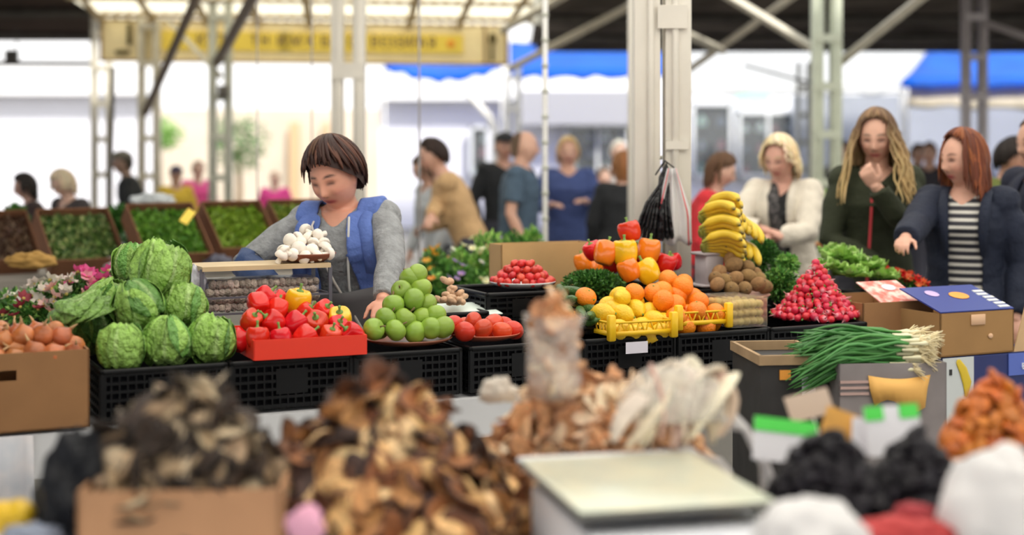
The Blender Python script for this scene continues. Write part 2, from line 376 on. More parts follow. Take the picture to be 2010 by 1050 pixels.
for s_, px in (('К', 388), ('У', 405), ('П', 425), ('О', 445), ('Т', 490), ('Н', 511), ('И', 543), ('М', 572), ('К', 600), ('Б', 628), ('Е', 645), ('О', 682), ('В', 727), ('Е', 745), ('З', 759), ('Е', 777), ('И', 792), ('Л', 808), ('А', 822), ('Я', 842)):
    text(s_, 0.17, (sx(px), -0.026, 0.245), ink, sg, sx_=0.85)
MB().ell((sx(880), -0.025, 0.24), (0.05, 0.01, 0.05), 14).build('orange_emblem', mat('emblem_orange', (0.9,0.35,0.03)), sg)
m = MB(); m.ell((sx(965), -0.03, 0.31), (0.045, 0.012, 0.07), 14); m.box((sx(964), -0.03, 0.17), (0.035, 0.015, 0.26)); m.build('tree_emblem', mat('emblem_dark', (0.10,0.07,0.01)), sg)
m = MB(); m.box((sx(253), -0.03, 0.30), (0.05, 0.015, 0.24)); m.ell((sx(240), -0.03, 0.10), (0.09, 0.012, 0.03), 12); m.build('bottle_emblem', mat('emblem_dark'), sg)
# roof posts: two channels tied by plates
def lattice(px, Y, w, m, label, z1=3.6, plates=None, cw=None, dx=0, round_=False, diag=None):
    c = P(px, 300, Y); o = empty('roof_post', (c[0], Y, 0), 0, label, 'post', None)
    cw = cw or w*0.36
    for s_ in (-1, 1):
        q = MB(); x = s_*(w/2-cw/2)
        q.box((x, 0, z1/2), (cw, 0.14*w/0.25, z1), bev=0.004)
        q.box((x-s_*cw*0.12, -0.075*w/0.25, z1/2), (cw*0.25, 0.02, z1-0.02)); q.build('channel', m, o)
    for k, pl_ in enumerate(plates or [(0.5+i*0.42, 0.07) for i in range(int((z1-0.6)/0.42)+1)]):
        z, h = pl_[:2]; wf, dx_ = (pl_[2], pl_[3]) if len(pl_) > 2 else (0.92, 0)
        MB().box((dx_*w, -0.085*w/0.25, z), (w*wf, 0.012, h)).build('batten_plate', m, o, smooth=False)
    MB().box((0, 0, 0.012), (w*1.5, w*1.3, 0.024)).build('base_plate', m, o, smooth=False)
    return o
def zz(py, Y): return CH-(py-HY)/FP*Y
lattice(1298, 6.2, 0.245, csteel, 'thick cream double steel post with plastic bags hung on it', z1=3.9, plates=[(zz(32, 6.1), 0.10, 0.52, 0.16), (zz(285, 6.1), 0.035, 0.40, 0.24), (0.55, 0.1)], cw=0.112)
lattice(684, 10.5, 0.245, csteel, 'cream double steel post rising right behind the seller\'s head', plates=[(zz(140, 10.5), 0.12), (0.5, 0.1), (zz(330, 10.5), 0.1)], cw=0.085)
lattice(433, 15, 0.235, steel, 'grey-green lattice post left of the seller, with a dark box on it', cw=0.07)
lattice(293, 16, 0.235, mat('beige_steel', (0.58,0.54,0.44), 0.5, var=0.1), 'beige lattice post under the left part of the yellow sign', cw=0.065)
lattice(200, 17, 0.235, MATS['beige_steel'], 'beige lattice post at the left end of the yellow sign', cw=0.06)
lattice(1622, 12.5, 0.25, mat('pale_green_steel', (0.62,0.66,0.52), 0.5, var=0.08), 'pale green lattice post behind the blond shopper', cw=0.09)
lattice(1577, 22, 0.2, MATS['grey_green_steel'], 'thin distant lattice post just left of the pale green post', cw=0.05, z1=3.0)
lattice(1912, 15, 0.25, mat('mauve_grey_steel', (0.40,0.36,0.36), 0.5), 'grey lattice post in front of the blue awning at the right', cw=0.075, z1=3.05+0.5)
lattice(1007, 19, 0.22, wsteel, 'white double post standing below the right end of the yellow sign', cw=0.075, z1=2.75)
m = MB(); c = P(1241, 300, 9.2); m.tube([(0,0,0),(0,0,4.2)], 0.03, 14); tag(m.build('roof_post', csteel, loc=(c[0], 9.2, 0)), 'slim cream round post peeking out left of the thick cream post', 'post')
m = MB(); m.tube([(0,0,0),(0,0,3.0)], 0.016, 12); o = m.build('pole', wsteel, loc=(P(1070,300,8.4)[0], 8.4, 0)); tag(o, 'thin white vertical pole between the two middle shoppers', 'pole')
for k in range(12): MB().lathe([(0.0165,0),(0.021,0.004),(0.021,0.02),(0.0165,0.024)], 12).build('collar', steel, o, loc=(0,0,1.2+k*0.15))
for px, Y, d in ((505, 9, 0.005), (612, 9.5, 0.006), (823, 8.2, 0.007)):
    m = MB(); m.tube([(0,0,0.0),(0,0,3.4)], d*0.9, 8); o = m.build('cable', mat('cable_grey', (0.35,0.33,0.33), 0.5), loc=(P(px,300,Y)[0], Y, 0))
    tag(o, {505:'thin grey hanging cable left of the seller',612:'thin grey hanging cable behind the seller\'s head',823:'thin grey hanging cable right of the seller'}[px], 'cable')
def strut(pa, pb, w, m, label):
    pa, pb = np.array(pa, float), np.array(pb, float)
    hi, lo = (pa, pb) if pa[2] > pb[2] else (pb, pa)
    if HY-(hi[2]-CH)*FP/hi[1] < 20 and hi[2] < 3.5: hi = lo+(hi-lo)*(3.5-lo[2])/(hi[2]-lo[2]); pa, pb = hi, lo
    c = (np.array(pa)+np.array(pb))/2; q = MB(); bar(q, np.array(pa)-c, np.array(pb)-c, w)
    tag(q.build('roof_strut', m, smooth=False, loc=tuple(c)), label, 'strut')
brown = mat('dark_bronze_steel', (0.17,0.13,0.10), 0.5)
strut(P(392,-20,13.2), P(285,222,15.9), 0.07, brown, 'dark slanting roof strut meeting the beige post under the sign')
strut(P(505,-20,12.4), P(427,122,14.9), 0.085, brown, 'dark slanting roof strut meeting the grey-green post')
strut(P(330,40,15.8), P(433,150,15.0), 0.05, MATS['beige_steel'], 'thin pale strut crossing the sign towards the grey-green post')
strut(P(985,60,14), P(1130,-20,12.5), 0.055, MATS['beige_steel'], 'pale strut slanting up from the right end of the sign')
strut(P(1000,135,16), P(1240,10,13.5), 0.06, MATS['beige_steel'], 'long pale strut slanting across the blue awning')
strut(P(1350,68,13), P(1420,100,14), 0.06, MATS['beige_steel'], 'short pale strut beside the thick cream post')
strut(P(1355,135,15), P(1560,-10,13), 0.06, MATS['beige_steel'], 'pale strut slanting up under the dark roof right of the cream post')
strut(P(1425,-10,13), P(1605,100,12.6), 0.06, MATS['beige_steel'], 'pale strut slanting down to the pale green post')
strut(P(1650,122,12.6), P(1822,-15,11.5), 0.065, MATS['beige_steel'], 'pale strut slanting up right of the pale green post')
strut(P(1935,45,14.9), P(2050,85,14.2), 0.05, MATS['mauve_grey_steel'], 'thin strut right of the grey lattice post')
strut(P(1460,128,20), P(1600,165,20), 0.03, dsteel, 'thin dark rod below the dark roof by the white awning')
o = MB().tube([(0,0,0),(0.0,0,1.95),(-0.08,0,2.12),(-0.42,0,2.5)], [0.05]*4, 12).build('downpipe', wsteel, loc=(P(972,300,21)[0], 21, 0)); tag(o, 'white bent downpipe below the right end of the yellow sign', 'pipe')
# far left roof edge: rails, lamp box, dark strut
for py, Yk in ((66, 20), (124, 20)):
    a = P(-60, py, Yk); b = P(190, py+ (6 if py < 100 else 1), Yk); q = MB(); c = (a+b)/2; bar(q, a-c, b-c, 0.05)
    tag(q.build('rail', dsteel, smooth=False, loc=tuple(c)), ('thin dark rail just under the roof at the top left', 'thin dark rail along the top of the white wall at the left')[py > 100], 'rail')
q = empty('lamp_box', P(23, 109, 19.8), 0, 'small dark square lamp box hanging at the top left', 'lamp')
MB().box((0,0,0), (0.17,0.12,0.16), bev=0.01).build('housing', dsteel, q); MB().tube([(0.07,0,0.08),(0.07,0,1.0)], 0.01, 6).build('hanger', dsteel, q)
q = MB(); q.tube([(0,0,-1.26),(0,0,0),(0.02,0,0.55),(0.03,0,1.1)], 0.022, 8); tag(q.build('pole', dsteel, loc=tuple(P(215, 370, 13))), 'short dark pole standing right of the leftmost beige post', 'pole')
q = MB(); q.box((0,0,0), (0.10,0.08,0.13), bev=0.008); tag(q.build('junction_box', dsteel, loc=tuple(P(438, 180, 14.85))), 'small dark box fixed to the grey-green lattice post', 'box')

# unseen roof over the near stalls: dark sheets, milky bay added to light the counter
near_roof = mat('added_milky_bay', (1.0,0.955,0.87), 0.6, transl=0.93)
struct('ceiling_added_bay', MB().grid(corr(-2.6, 6.0, -0.5, 9.5, 4.3)), near_roof)
for x0, x1, y0, y1 in ((-14, -2.6, -10, 11.2), (6.0, 14, -10, 11.2), (-2.6, 6.0, -10, -0.5), (-2.6, 6.0, 9.5, 11.2)):
    struct('ceiling_near', MB().grid(corr(x0, x1, y0, y1, 4.3)), roof_m)
for x in range(-4, 7, 2):
    m = MB(); bar(m, (x, -6, 4.22), (x, 11.2, 4.22), 0.08); struct('ceiling_beam', m, dsteel)
# ---------------------------------------------------------------- models of produce
def sphere_v(n, m): mb = MB(); mb.ell((0,0,0), (1,1,1), n); return mb
def ellm(name, r, n=20, fn=None, col=(1,1,1), m=None):
    b = MB(); b.ell((0,0,0), r, n, fn=fn, col=col); return b.build(name, m)
def deform(b, fn): b.v = [fn(v) for v in b.v]; return b
apple_mt = mat('green_apple_skin', (0.24,0.37,0.045), 0.32, var=0.12, scale=18, orand=0.14, spec=0.5)
def fruit_ball(name, r, m, dim=0.25, sq=0.92, stem=None, stem_m=None, n=22, lobes=0, lob=0.0, tap=0.0):
    b = MB(); b.ell((0,0,0), (1,1,1), n)
    def fn(v):
        z = v[:,2]; q = np.hypot(v[:,0], v[:,1]); p = np.arctan2(v[:,1], v[:,0])
        k = (1+lob*np.abs(np.cos(lobes*p/2))*np.clip(q,0,1)-lob*0.5) if lobes else 1
        s_ = 1-tap*(1-z)/2
        o = np.stack([v[:,0]*k*s_, v[:,1]*k*s_, z*sq-np.where(z > 0, dim*np.exp(-(q/0.33)**2), -dim*0.5*np.exp(-(q/0.3)**2))], 1); return o*r
    deform(b, fn); o = b.build(name, m)
    if stem:
        s_ = MB(); s_.tube([(0,0,r*(sq-dim)*0.95),(r*0.05,0,r*(sq-dim)+stem*0.5),(r*0.15,0,r*(sq-dim)+stem)], [stem*0.16, stem*0.12, stem*0.16], 6); s_.build('stem', stem_m, o)
    return o
brown_stem = mat('brown_stem', (0.20,0.13,0.06), 0.8)
green_stem = mat('green_stem', (0.16,0.30,0.06), 0.6)
def mk_apple(): return fruit_ball('apple', 0.037, apple_mt, stem=0.02, stem_m=brown_stem)
def mk_tomato(m, r=0.034, name='tomato', cal=True):
    o = fruit_ball(name, r, m, dim=0.12, sq=0.85, lobes=5, lob=0.03)
    if cal:
        s_ = MB()
        for k in range(5):
            a = k*2*math.pi/5; s_.tube([(0,0,r*0.76),(math.cos(a)*r*0.3, math.sin(a)*r*0.3, r*0.84),(math.cos(a)*r*0.6, math.sin(a)*r*0.6, r*0.78)], [r*0.08, r*0.09, r*0.02], 5)
        s_.build('calyx', green_stem, o)
    return o
red_t = mat('tomato_red', (0.66,0.055,0.018), 0.28, var=0.1, scale=14, orand=0.12)
cherry_t = mat('cherry_red', (0.62,0.045,0.03), 0.2, var=0.08, scale=30, orand=0.15)
pep_red = mat('pepper_red', (0.70,0.018,0.008), 0.25, var=0.1, scale=12, orand=0.12, coat=0.08)
pep_yel = mat('pepper_yellow', (0.90,0.52,0.012), 0.2, var=0.06, scale=12, orand=0.04, coat=0.3)
pep_org = mat('pepper_orange', (0.88,0.22,0.012), 0.2, var=0.08, scale=12, orand=0.08, coat=0.3)
def mk_pepper(m, r=0.042, h=1.0):
    b = MB(); b.ell((0,0,0), (1,1,1), 28)
    def fn(v):
        z = v[:,2]; q = np.hypot(v[:,0], v[:,1]); p = np.arctan2(v[:,1], v[:,0])
        k = 1+0.10*np.abs(np.cos(2*p+0.3))-0.03*np.cos(3*p); s_ = (1-0.16*(1-z)/2); bulge = np.clip(q, 0, 1)**0.55/np.maximum(q, 1e-3)
        o = np.stack([v[:,0]*k*s_*bulge*0.95, v[:,1]*k*s_*bulge*0.95, z*h-np.where(z > 0, 0.28*np.exp(-(q/0.4)**2), -0.18*np.exp(-(q/0.35)**2))+0.06*np.cos(4*p)*q*(z > 0)], 1); return o*r
    deform(b, fn); o = b.build('bell_pepper', m)
    z0 = r*(h-0.28); s_ = MB(); s_.lathe([(0.001,z0-0.004),(r*0.30,z0),(r*0.26,z0+0.004),(r*0.11,z0+0.006),(r*0.09,z0+0.016),(r*0.13,z0+0.026),(0.001,z0+0.027)], 10); s_.build('stem', green_stem, o)
    return o
lemon_m = mat('lemon_peel', (0.84,0.54,0.02), 0.38, var=0.05, scale=30, bump=0.25, bscale=160, orand=0.07)
orange_m = mat('orange_peel', (0.88,0.24,0.008), 0.36, var=0.05, scale=30, bump=0.3, bscale=170, orand=0.08)
def mk_lemon():
    b = MB(); b.ell((0,0,0), (1,1,1), 24)
    def fn(v):
        z = v[:,2]; q = np.hypot(v[:,0], v[:,1]); e = np.exp(-(q/0.28)**2)
        return np.stack([v[:,0]*0.031, v[:,1]*0.031, z*0.037+np.sign(z)*e*0.008], 1)
    deform(b, fn); o = b.build('lemon', lemon_m)
    MB().ell((0,0,-0.0445), (0.004,0.004,0.002), 8).build('stem_end', green_stem, o); return o
def mk_orange(r=0.038):
    o = fruit_ball('orange', r, orange_m, dim=0.03, sq=0.95)
    MB().ell((0,0,r*0.925), (r*0.1,r*0.1,r*0.05), 8).build('stem_end', green_stem, o); return o
kiwi_m = mat('kiwi_skin', (0.27,0.155,0.06), 0.9, var=0.2, scale=60, bump=0.5, bscale=260, orand=0.15)
def mk_kiwi():
    o = ellm('kiwi', (0.027,0.027,0.034), 18, m=kiwi_m); MB().ell((0,0,0.034), (0.004,0.004,0.003), 6).build('stem_end', brown_stem, o); return o
rad_m = mat('radish_skin', attr=True, rough=0.3, orand=0.12)
def mk_radish():
    b = MB(); b.ell((0,0,0), (1,1,1), 14)
    c = np.array([(0.62,0.022,0.05)]*len(b.v[0])); zz_ = b.v[0][:,2]; c[zz_ < -0.9] = (0.75,0.25,0.3); b.c = [c]
    b.v = [b.v[0]*np.array([0.0155,0.0155,0.0165])]
    b.tube([(0,0,-0.015),(0.001,0,-0.024),(0.004,0,-0.036)], [0.0035,0.0018,0.0006], 5, col=(0.70,0.30,0.32))
    o = b.build('radish', rad_m)
    s_ = MB(); s_.tube([(0,0,0.015),(0.002,0,0.024)], [0.004,0.003], 5); s_.build('stem', green_stem, o); return o
mush_m = mat('mushroom_white', (0.86,0.79,0.70), 0.6, var=0.08, scale=30, orand=0.06)
def mk_mushroom():
    b = MB(); b.lathe([(0.001,0.021),(0.010,0.020),(0.018,0.015),(0.023,0.006),(0.0235,-0.001),(0.020,-0.006),(0.012,-0.004),(0.001,-0.003)], 18)
    o = b.build('mushroom', mush_m)
    MB().lathe([(0.009,-0.003),(0.008,-0.012),(0.010,-0.024),(0.009,-0.027),(0.001,-0.028)], 12).build('stem', mush_m, o); return o
onion_m = mat('onion_skin', (0.42,0.13,0.04), 0.35, var=0.25, scale=25, orand=0.18)
def mk_onion():
    b = MB(); b.ell((0,0,0), (1,1,1), 20)
    def fn(v):
        z = v[:,2]; q = np.hypot(v[:,0], v[:,1]); e = np.exp(-(q/0.22)**2)
        return np.stack([v[:,0]*0.034, v[:,1]*0.034, z*0.030+(z > 0)*e*0.012-(z < 0)*e*0.004], 1)
    deform(b, fn); o = b.build('onion', onion_m)
    s_ = MB(); s_.tube([(0,0,0.038),(0.002,0.001,0.050),(0.006,0.002,0.060)], [0.005,0.003,0.001], 6); s_.build('dry_neck', mat('dry_onion_neck', (0.55,0.36,0.18), 0.8), o); return o
cuc_m = mat('cucumber_skin', (0.055,0.13,0.03), 0.35, var=0.35, scale=30, bump=0.6, bscale=90, orand=0.15)
def mk_cucumber():
    L_ = 0.075; pts = [(x*L_, 0.006*(1-x*x), 0) for x in np.linspace(-1,1,9)]; r_ = [0.008,0.015,0.0185,0.020,0.020,0.020,0.0185,0.015,0.008]
    o = MB().tube(pts, r_, 14).build('cucumber', cuc_m); MB().tube([(-L_-0.004,0,0),(-L_-0.016,0,0.002)], [0.004,0.003], 6).build('stem', green_stem, o); return o
# cabbage: veined ball with wrapped outer leaves
cab_m = mat('cabbage_leaf', attr=True, rough=0.5, bump=1.0, bscale=40, var=0.22, scale=55)
def leaf_shell(b, R0, yaw, pit, span, col, up=0.006, seed=0, vein=(0.46,0.62,0.26)):
    rr = random.Random(seed); n = 13; G = []; C = []
    for i in range(n):
        v = i/(n-1); row = []
        for j in range(n):
            u = j/(n-1)*2-1
            wid = span*math.sin(math.pi*min(1, 0.12+v*0.78))**0.6
            la = -0.9+v*1.9; lo = u*wid
            edge = max(abs(u)**3, max(0, v-0.75)*3.5)
            r_ = R0*(1.0+0.015)+up*0.3+edge*up*(1+0.35*math.sin(7*u+seed)+0.2*math.sin(11*v+seed))
            r_ += 0.0012*R0/0.06*math.exp(-(u/0.07)**2)
            r_ += 0.0015*math.sin(14*abs(u)-9*v)*(1-abs(u))
            p = np.array([math.cos(la)*math.sin(lo), -math.cos(la)*math.cos(lo), math.sin(la)])*r_
            row.append(p)
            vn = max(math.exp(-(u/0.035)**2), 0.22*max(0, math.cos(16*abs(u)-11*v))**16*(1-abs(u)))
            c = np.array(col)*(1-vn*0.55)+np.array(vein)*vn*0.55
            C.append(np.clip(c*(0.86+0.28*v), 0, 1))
        G.append(row)
    G = np.array(G)@(rz(yaw)@rx(pit)).T
    k = b.n; b.grid(G); b.c[-1] = np.array(C)
def mk_cabbage(seed, big=False):
    rr = random.Random(seed); r = 0.066; b = MB(); b.ell((0,0,0), (r,r,r*1.04), 26, col=(0.22,0.36,0.09))
    o = b.build('cabbage', cab_m)
    lf = [(a+rr.uniform(-0.3,0.3), rr.uniform(-0.5,0.35), 0.95+rr.uniform(-0.1,0.2)) for a in (0.2, 1.5, 2.9, 4.3, 5.5)]
    for k, (ya, pi_, sp) in enumerate(lf):
        q = MB(); g = rr.uniform(0.8,1.2); base = (0.11*g,0.27*g,0.045*g) if k == 1 else (0.18*g,0.36*g,0.055*g) if k % 2 else (0.25*g,0.44*g,0.08*g)
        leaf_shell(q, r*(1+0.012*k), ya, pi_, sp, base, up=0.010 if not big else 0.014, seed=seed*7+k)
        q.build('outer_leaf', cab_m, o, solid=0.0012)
    return o
# banana hand
ban_m = mat('banana_skin', attr=True, rough=0.4, var=0.06, scale=20, orand=0.05)
def mk_hand(n=6, seed=0):
    rr = random.Random(seed); e = empty('banana_bunch', (0,0,0))
    MB().ell((0,0,0), (0.028,0.012,0.012), 12, col=(0.28,0.30,0.06)).build('crown', ban_m, e)
    for i in range(n):
        t = (i-(n-1)/2)/max(1, n-1); pts = []; rad = []; cols = []
        L_ = 0.155*rr.uniform(0.93,1.05)
        for k in range(15):
            s_ = k/14; a = 1.15*s_*1.15
            x = t*0.055*1.2+t*0.115*s_; y = -(math.sin(a)*L_*0.95); z = (math.cos(a)-1)*L_*0.78+0.015*math.sin(3*s_)
            pts.append((x, y, z)); rad.append(0.0185*min(1, 0.30+max(0,(s_-0.08))*5.5)*min(1, 0.22+(1-s_)*6.5) if s_ > 0.08 else 0.0065)
            cols.append((0.42,0.42,0.06) if s_ < 0.12 else (0.10,0.08,0.03) if s_ > 0.96 else (0.80,0.56,0.04))
        MB().tube(pts, rad, 7, col=np.array(cols)).build('banana', ban_m, e)
    return e
# black plastic crate
black_p = mat('black_plastic', (0.0045,0.005,0.006), 0.45, var=0.2, spec=0.3)
def crate(a, b, z, la, lb, h, m=black_p, label='', name='crate', group=None, nb=6, nv=15, rot=TH, tagc=None, loc=None):
    p = S(a, b, z) if loc is None else loc; o = empty(name, p, rot, label, 'crate', group)
    q = MB(); t = 0.006; z1 = h
    q.box((la/2, lb/2, 0.006), (la-0.01, lb-0.01, 0.008))
    for k in range(nb):
        zz_ = 0.012+(h-0.03)*k/(nb-1)
        for y in (t/2, lb-t/2): q.box((la/2, y, zz_), (la, t, 0.009))
        for x in (t/2, la-t/2): q.box((x, lb/2, zz_), (t, lb, 0.010))
    for k in range(nv+1):
        x = t+ (la-2*t)*k/nv
        for y in (t/2, lb-t/2): q.box((x, y, h/2), (0.005 if k not in (0, nv) else 0.02, t*1.2, h-0.01))
        y = t+(lb-2*t)*k/nv
        for x in (t/2, la-t/2): q.box((x, y, h/2), (t*1.2, 0.006 if k not in (0, nv) else 0.02, h-0.01))
    q.box((la*0.5, 0.001, h*0.55), (la*0.26, 0.004, h*0.5))
    q.build('lattice', m, o, smooth=False)
    q = MB()
    for y in (t+0.006, lb-t-0.006): q.box((la/2, y, h*0.46), (la-0.03, 0.002, h*0.86))
    for x in (t+0.006, la-t-0.006): q.box((x, lb/2, h*0.46), (0.002, lb-0.03, h*0.86))
    q.build('inside_shade', mat('dark_inside_shade', (0.004,0.004,0.006), 0.7, spec=0.1), o, smooth=False)  # dark sheets added behind the lattice to stand for the crate's shaded inside
    q = MB()
    for y in (0.004, lb-0.004): q.box((la/2, y, h-0.008), (la+0.008, 0.016, 0.016), bev=0.003)
    for x in (0.004, la-0.004): q.box((x, lb/2, h-0.008), (0.016, lb+0.008, 0.016), bev=0.003)
    q.build('rim', m, o)
    return o
def plate(px, py, b, r, m, label, z=None, name='plate', hgt=0.022):
    c = Q(px, py, b)
    if z is not None: c[2] = z
    o = MB().lathe([(0.001,0.003),(r*0.6,0.003),(r*0.92,hgt*0.7),(r,hgt),(r*1.01,hgt-0.003),(r*0.93,hgt*0.5),(r*0.62,-0.002),(0.001,-0.002)], 36).build(name, m, loc=tuple(c))
    return tag(o, label, 'plate'), c
def sheet_card(name, w, d, t, m): return MB().box((0,0,0), (w,d,t)).build(name, m, smooth=False)
# leafy tufts
leaf_m = mat('leaf_green', attr=True, rough=0.5, transl=0.25)
def tuft(b, c, r, n, cols, rr, ls=0.012, asp=0.45, up=0.4, M=None, stem=0, curl=0.3):
    for k in range(n):
        d = nrm([rr.gauss(0,1), rr.gauss(0,1), rr.gauss(0,1)+up]); p = np.asarray(c)+d*np.asarray(r)*(rr.random()**0.4)
        s_ = ls*rr.uniform(0.6,1.3); A = nrm(d+np.array([rr.uniform(-.7,.7), rr.uniform(-.7,.7), rr.uniform(-.7,.7)])); Bv = nrm(np.cross(A, [rr.uniform(-1,1), rr.uniform(-1,1), rr.uniform(-1,1)])); Nv = np.cross(A, Bv)
        q = [p-A*s_, p-Bv*s_*asp+Nv*s_*curl*0.5, p+A*s_-Nv*s_*curl, p+Bv*s_*asp+Nv*s_*curl*0.5]
        b.add(np.array(q), [(0,1,2),(0,2,3)], jit(rr.choice(cols), 0.25, rr))
        if stem and k % stem == 0: b.tube([np.asarray(c)-np.array([0,0,np.asarray(r)[2]*0.8]), p], 0.0012, 3, col=cols[0])
# ---------------------------------------------------------------- the seller's stall
ZT, ZC = 0.80, 0.957
cloth_w = mat('white_oilcloth', (0.70,0.71,0.73), 0.4, var=0.06, scale=3)
o = empty('market_counter', S(-1.35, 0, 0), TH, 'long market counter under a white oilcloth carrying the crates of produce', 'counter')
MB().box((2.32, 0.29, ZT-0.04), (4.64, 0.58, 0.06)).build('worktop', cloth_w, o, smooth=False)
MB().box((1.95, 0.69, ZT-0.04), (0.62, 0.22, 0.06)).build('back_shelf', cloth_w, o, smooth=False); MB().box((3.85, 0.86, ZT-0.04), (1.5, 0.56, 0.06)).build('back_shelf', cloth_w, o, smooth=False)
MB().box((2.32, -0.006, ZT-0.075), (4.64, 0.012, 0.13)).build('front_edge', cloth_w, o, smooth=False)
for x in (0.1, 1.6, 3.2, 4.5):
    for y in (0.08, 0.54): MB().box((x, y, (ZT-0.07)/2), (0.05,0.05,ZT-0.07)).build('leg', dsteel, o, smooth=False)
G = []
for i in range(61):
    t = i/60; x = -0.1+1.35*t; w = 0.018*math.sin(t*42)+0.01*math.sin(t*91+1); G.append([(x, -0.02+w*0.3, ZT-0.01), (x, -0.03+w*0.8, ZT-0.15), (x, -0.03+w*1.5, ZT-0.35), (x, -0.03+w*2, ZT-0.62)])
o2 = MB().grid(G).build('cloth', mat('grey_striped_cloth', (0.50,0.52,0.57), 0.7, col2=(0.60,0.58,0.60), scale=9), loc=tuple(S(-1.3, 0, 0)), rot=(0,0,TH), solid=0.003)
tag(o2, 'grey folded cloth hanging down the counter front below the onion box', 'cloth')
# front row of black crates, by their left and right edges in the picture
cr = [(198,445,'black crate under the cabbages'),(452,690,'black crate under the red pepper tray'),(695,905,'black crate under the green apples'),
      (922,1140,'black crate under the plate of large tomatoes'),(1146,1325,'black crate under the yellow crate of lemons'),(1331,1508,'black crate under the oranges'),(1513,1700,'black crate under the radishes')]
for i, (x0, x1, lb_) in enumerate(cr):
    a0, a1 = sol(x0, 0.02), sol(x1, 0.02)
    oc = crate(a0, 0.02, ZT, a1-a0, 0.52, ZC-ZT, label=lb_)
    if i in (1, 4): pass
card_m = mat('corrugated_cardboard', (0.30,0.15,0.06), 0.85, var=0.12, scale=5)
card_in = mat('cardboard_light', (0.60,0.40,0.22), 0.85, var=0.1, scale=5)
def openbox(name, loc, rot, w, d, h, label, m=card_m, t=0.006, holes=(), flaps=(), cat='box', rxy=None, group=None):
    o = empty(name, loc, rot, label, cat, group)
    if rxy: o.rotation_euler = (rxy[0], rxy[1], rot)
    MB().box((0,0,t/2), (w,d,t)).build('base', m, o, smooth=False)
    for sx_ in (-1,1): MB().box((sx_*(w/2-t/2),0,h/2), (t,d,h)).build('side_panel', m, o, smooth=False)
    for sy in (-1,1):
        q = MB(); hs = [hh for hh in holes if sy == -1]
        if hs:
            hw, hz, hh = 0.055, h*0.72, 0.03
            q.box((-(w/4+hw/4), sy*(d/2-t/2), h/2), (w/2-hw/2, t, h)); q.box(((w/4+hw/4), sy*(d/2-t/2), h/2), (w/2-hw/2, t, h))
            q.box((0, sy*(d/2-t/2), (hz-hh/2)/2), (hw, t, hz-hh/2)); q.box((0, sy*(d/2-t/2), (h+hz+hh/2)/2), (hw, t, h-hz-hh/2))
        else: q.box((0, sy*(d/2-t/2), h/2), (w, t, h))
        q.build('end_panel', m, o, smooth=False)
    for side, ang, L_ in flaps:
        q = MB()
        if side in 'fb':
            sy = -1 if side == 'f' else 1; q.box((0, sy*L_/2, 0), (w-0.004, L_, t)); f = q.build('flap', m, o, smooth=False, loc=(0, sy*d/2, h)); f.rotation_euler = (sy*ang, 0, 0)
        else:
            sx_ = -1 if side == 'l' else 1; q.box((sx_*L_/2, 0, 0), (L_, d-0.004, t)); f = q.build('flap', m, o, smooth=False, loc=(sx_*w/2, 0, h)); f.rotation_euler = (0, -sx_*ang, 0)
    return o
# generic placing of a heap by picture positions
def heap(stamp, spots, group, labeler, rr, sc=1, tilt=0.5, jitr=0.06, rotf=None):
    for i, (px, py, b) in enumerate(spots):
        q = Q(px, py, b)
        rot = rotf(rr) if rotf else (rr.uniform(-tilt, tilt), rr.uniform(-tilt, tilt), rr.uniform(0, 6.28))
        stamp(q, rot, sc*(1+rr.uniform(-jitr, jitr)), label=labeler(i) if callable(labeler) else labeler, group=group)
ORD = ['first','second','third','fourth','fifth','sixth','seventh','eighth','ninth','tenth','eleventh','twelfth']
rr = random.Random(11)
# cabbages
cabs = [(238,682,0.10,0.98,'green cabbage at the left end of the front row on the black crate'),
        (330,676,0.10,1.02,'green cabbage in the middle of the front row, half dark and half pale'),
        (417,668,0.10,0.98,'green cabbage at the right end of the front row beside the red tray'),
        (273,602,0.20,1.03,'green cabbage of the middle tier, left, showing a pale vein net'),
        (360,606,0.24,1.0,'dark green cabbage of the middle tier at the right, below the top one'),
        (318,530,0.30,1.15,'bright green cabbage on top of the cabbage pile'),
        (176,650,0.36,1.05,'dark cabbage behind the left front cabbage, in shade'),
        (212,598,0.42,1.0,'dull green cabbage behind the left of the cabbage pile'),
        (258,520,0.58,0.9,'dark green cabbage partly hidden behind the topmost cabbage')]
for i, (px, py, b, sc_, lb_) in enumerate(cabs):
    o = mk_cabbage(i+3, big=(i == 5)); place(o, Q(px, py, b), (rr.uniform(-0.3,0.3), rr.uniform(-0.3,0.3), rr.uniform(-0.8,0.8)-0.1), (sc_*0.98, sc_*0.98, sc_*1.08)); tag(o, lb_, 'cabbage', 'cabbages')
q = MB()
for k in range(4):
    c = (0.17,0.32,0.06); leaf_shell(q, 0.075, k*0.5-1.0, -0.9-k*0.15, 1.0, c, up=0.03, seed=60+k)
tag(q.build('cabbage_leaf', cab_m, loc=tuple(Q(165, 640, 0.25)), solid=0.0015), 'loose pale cabbage leaves spread left of the pile', 'leaf')
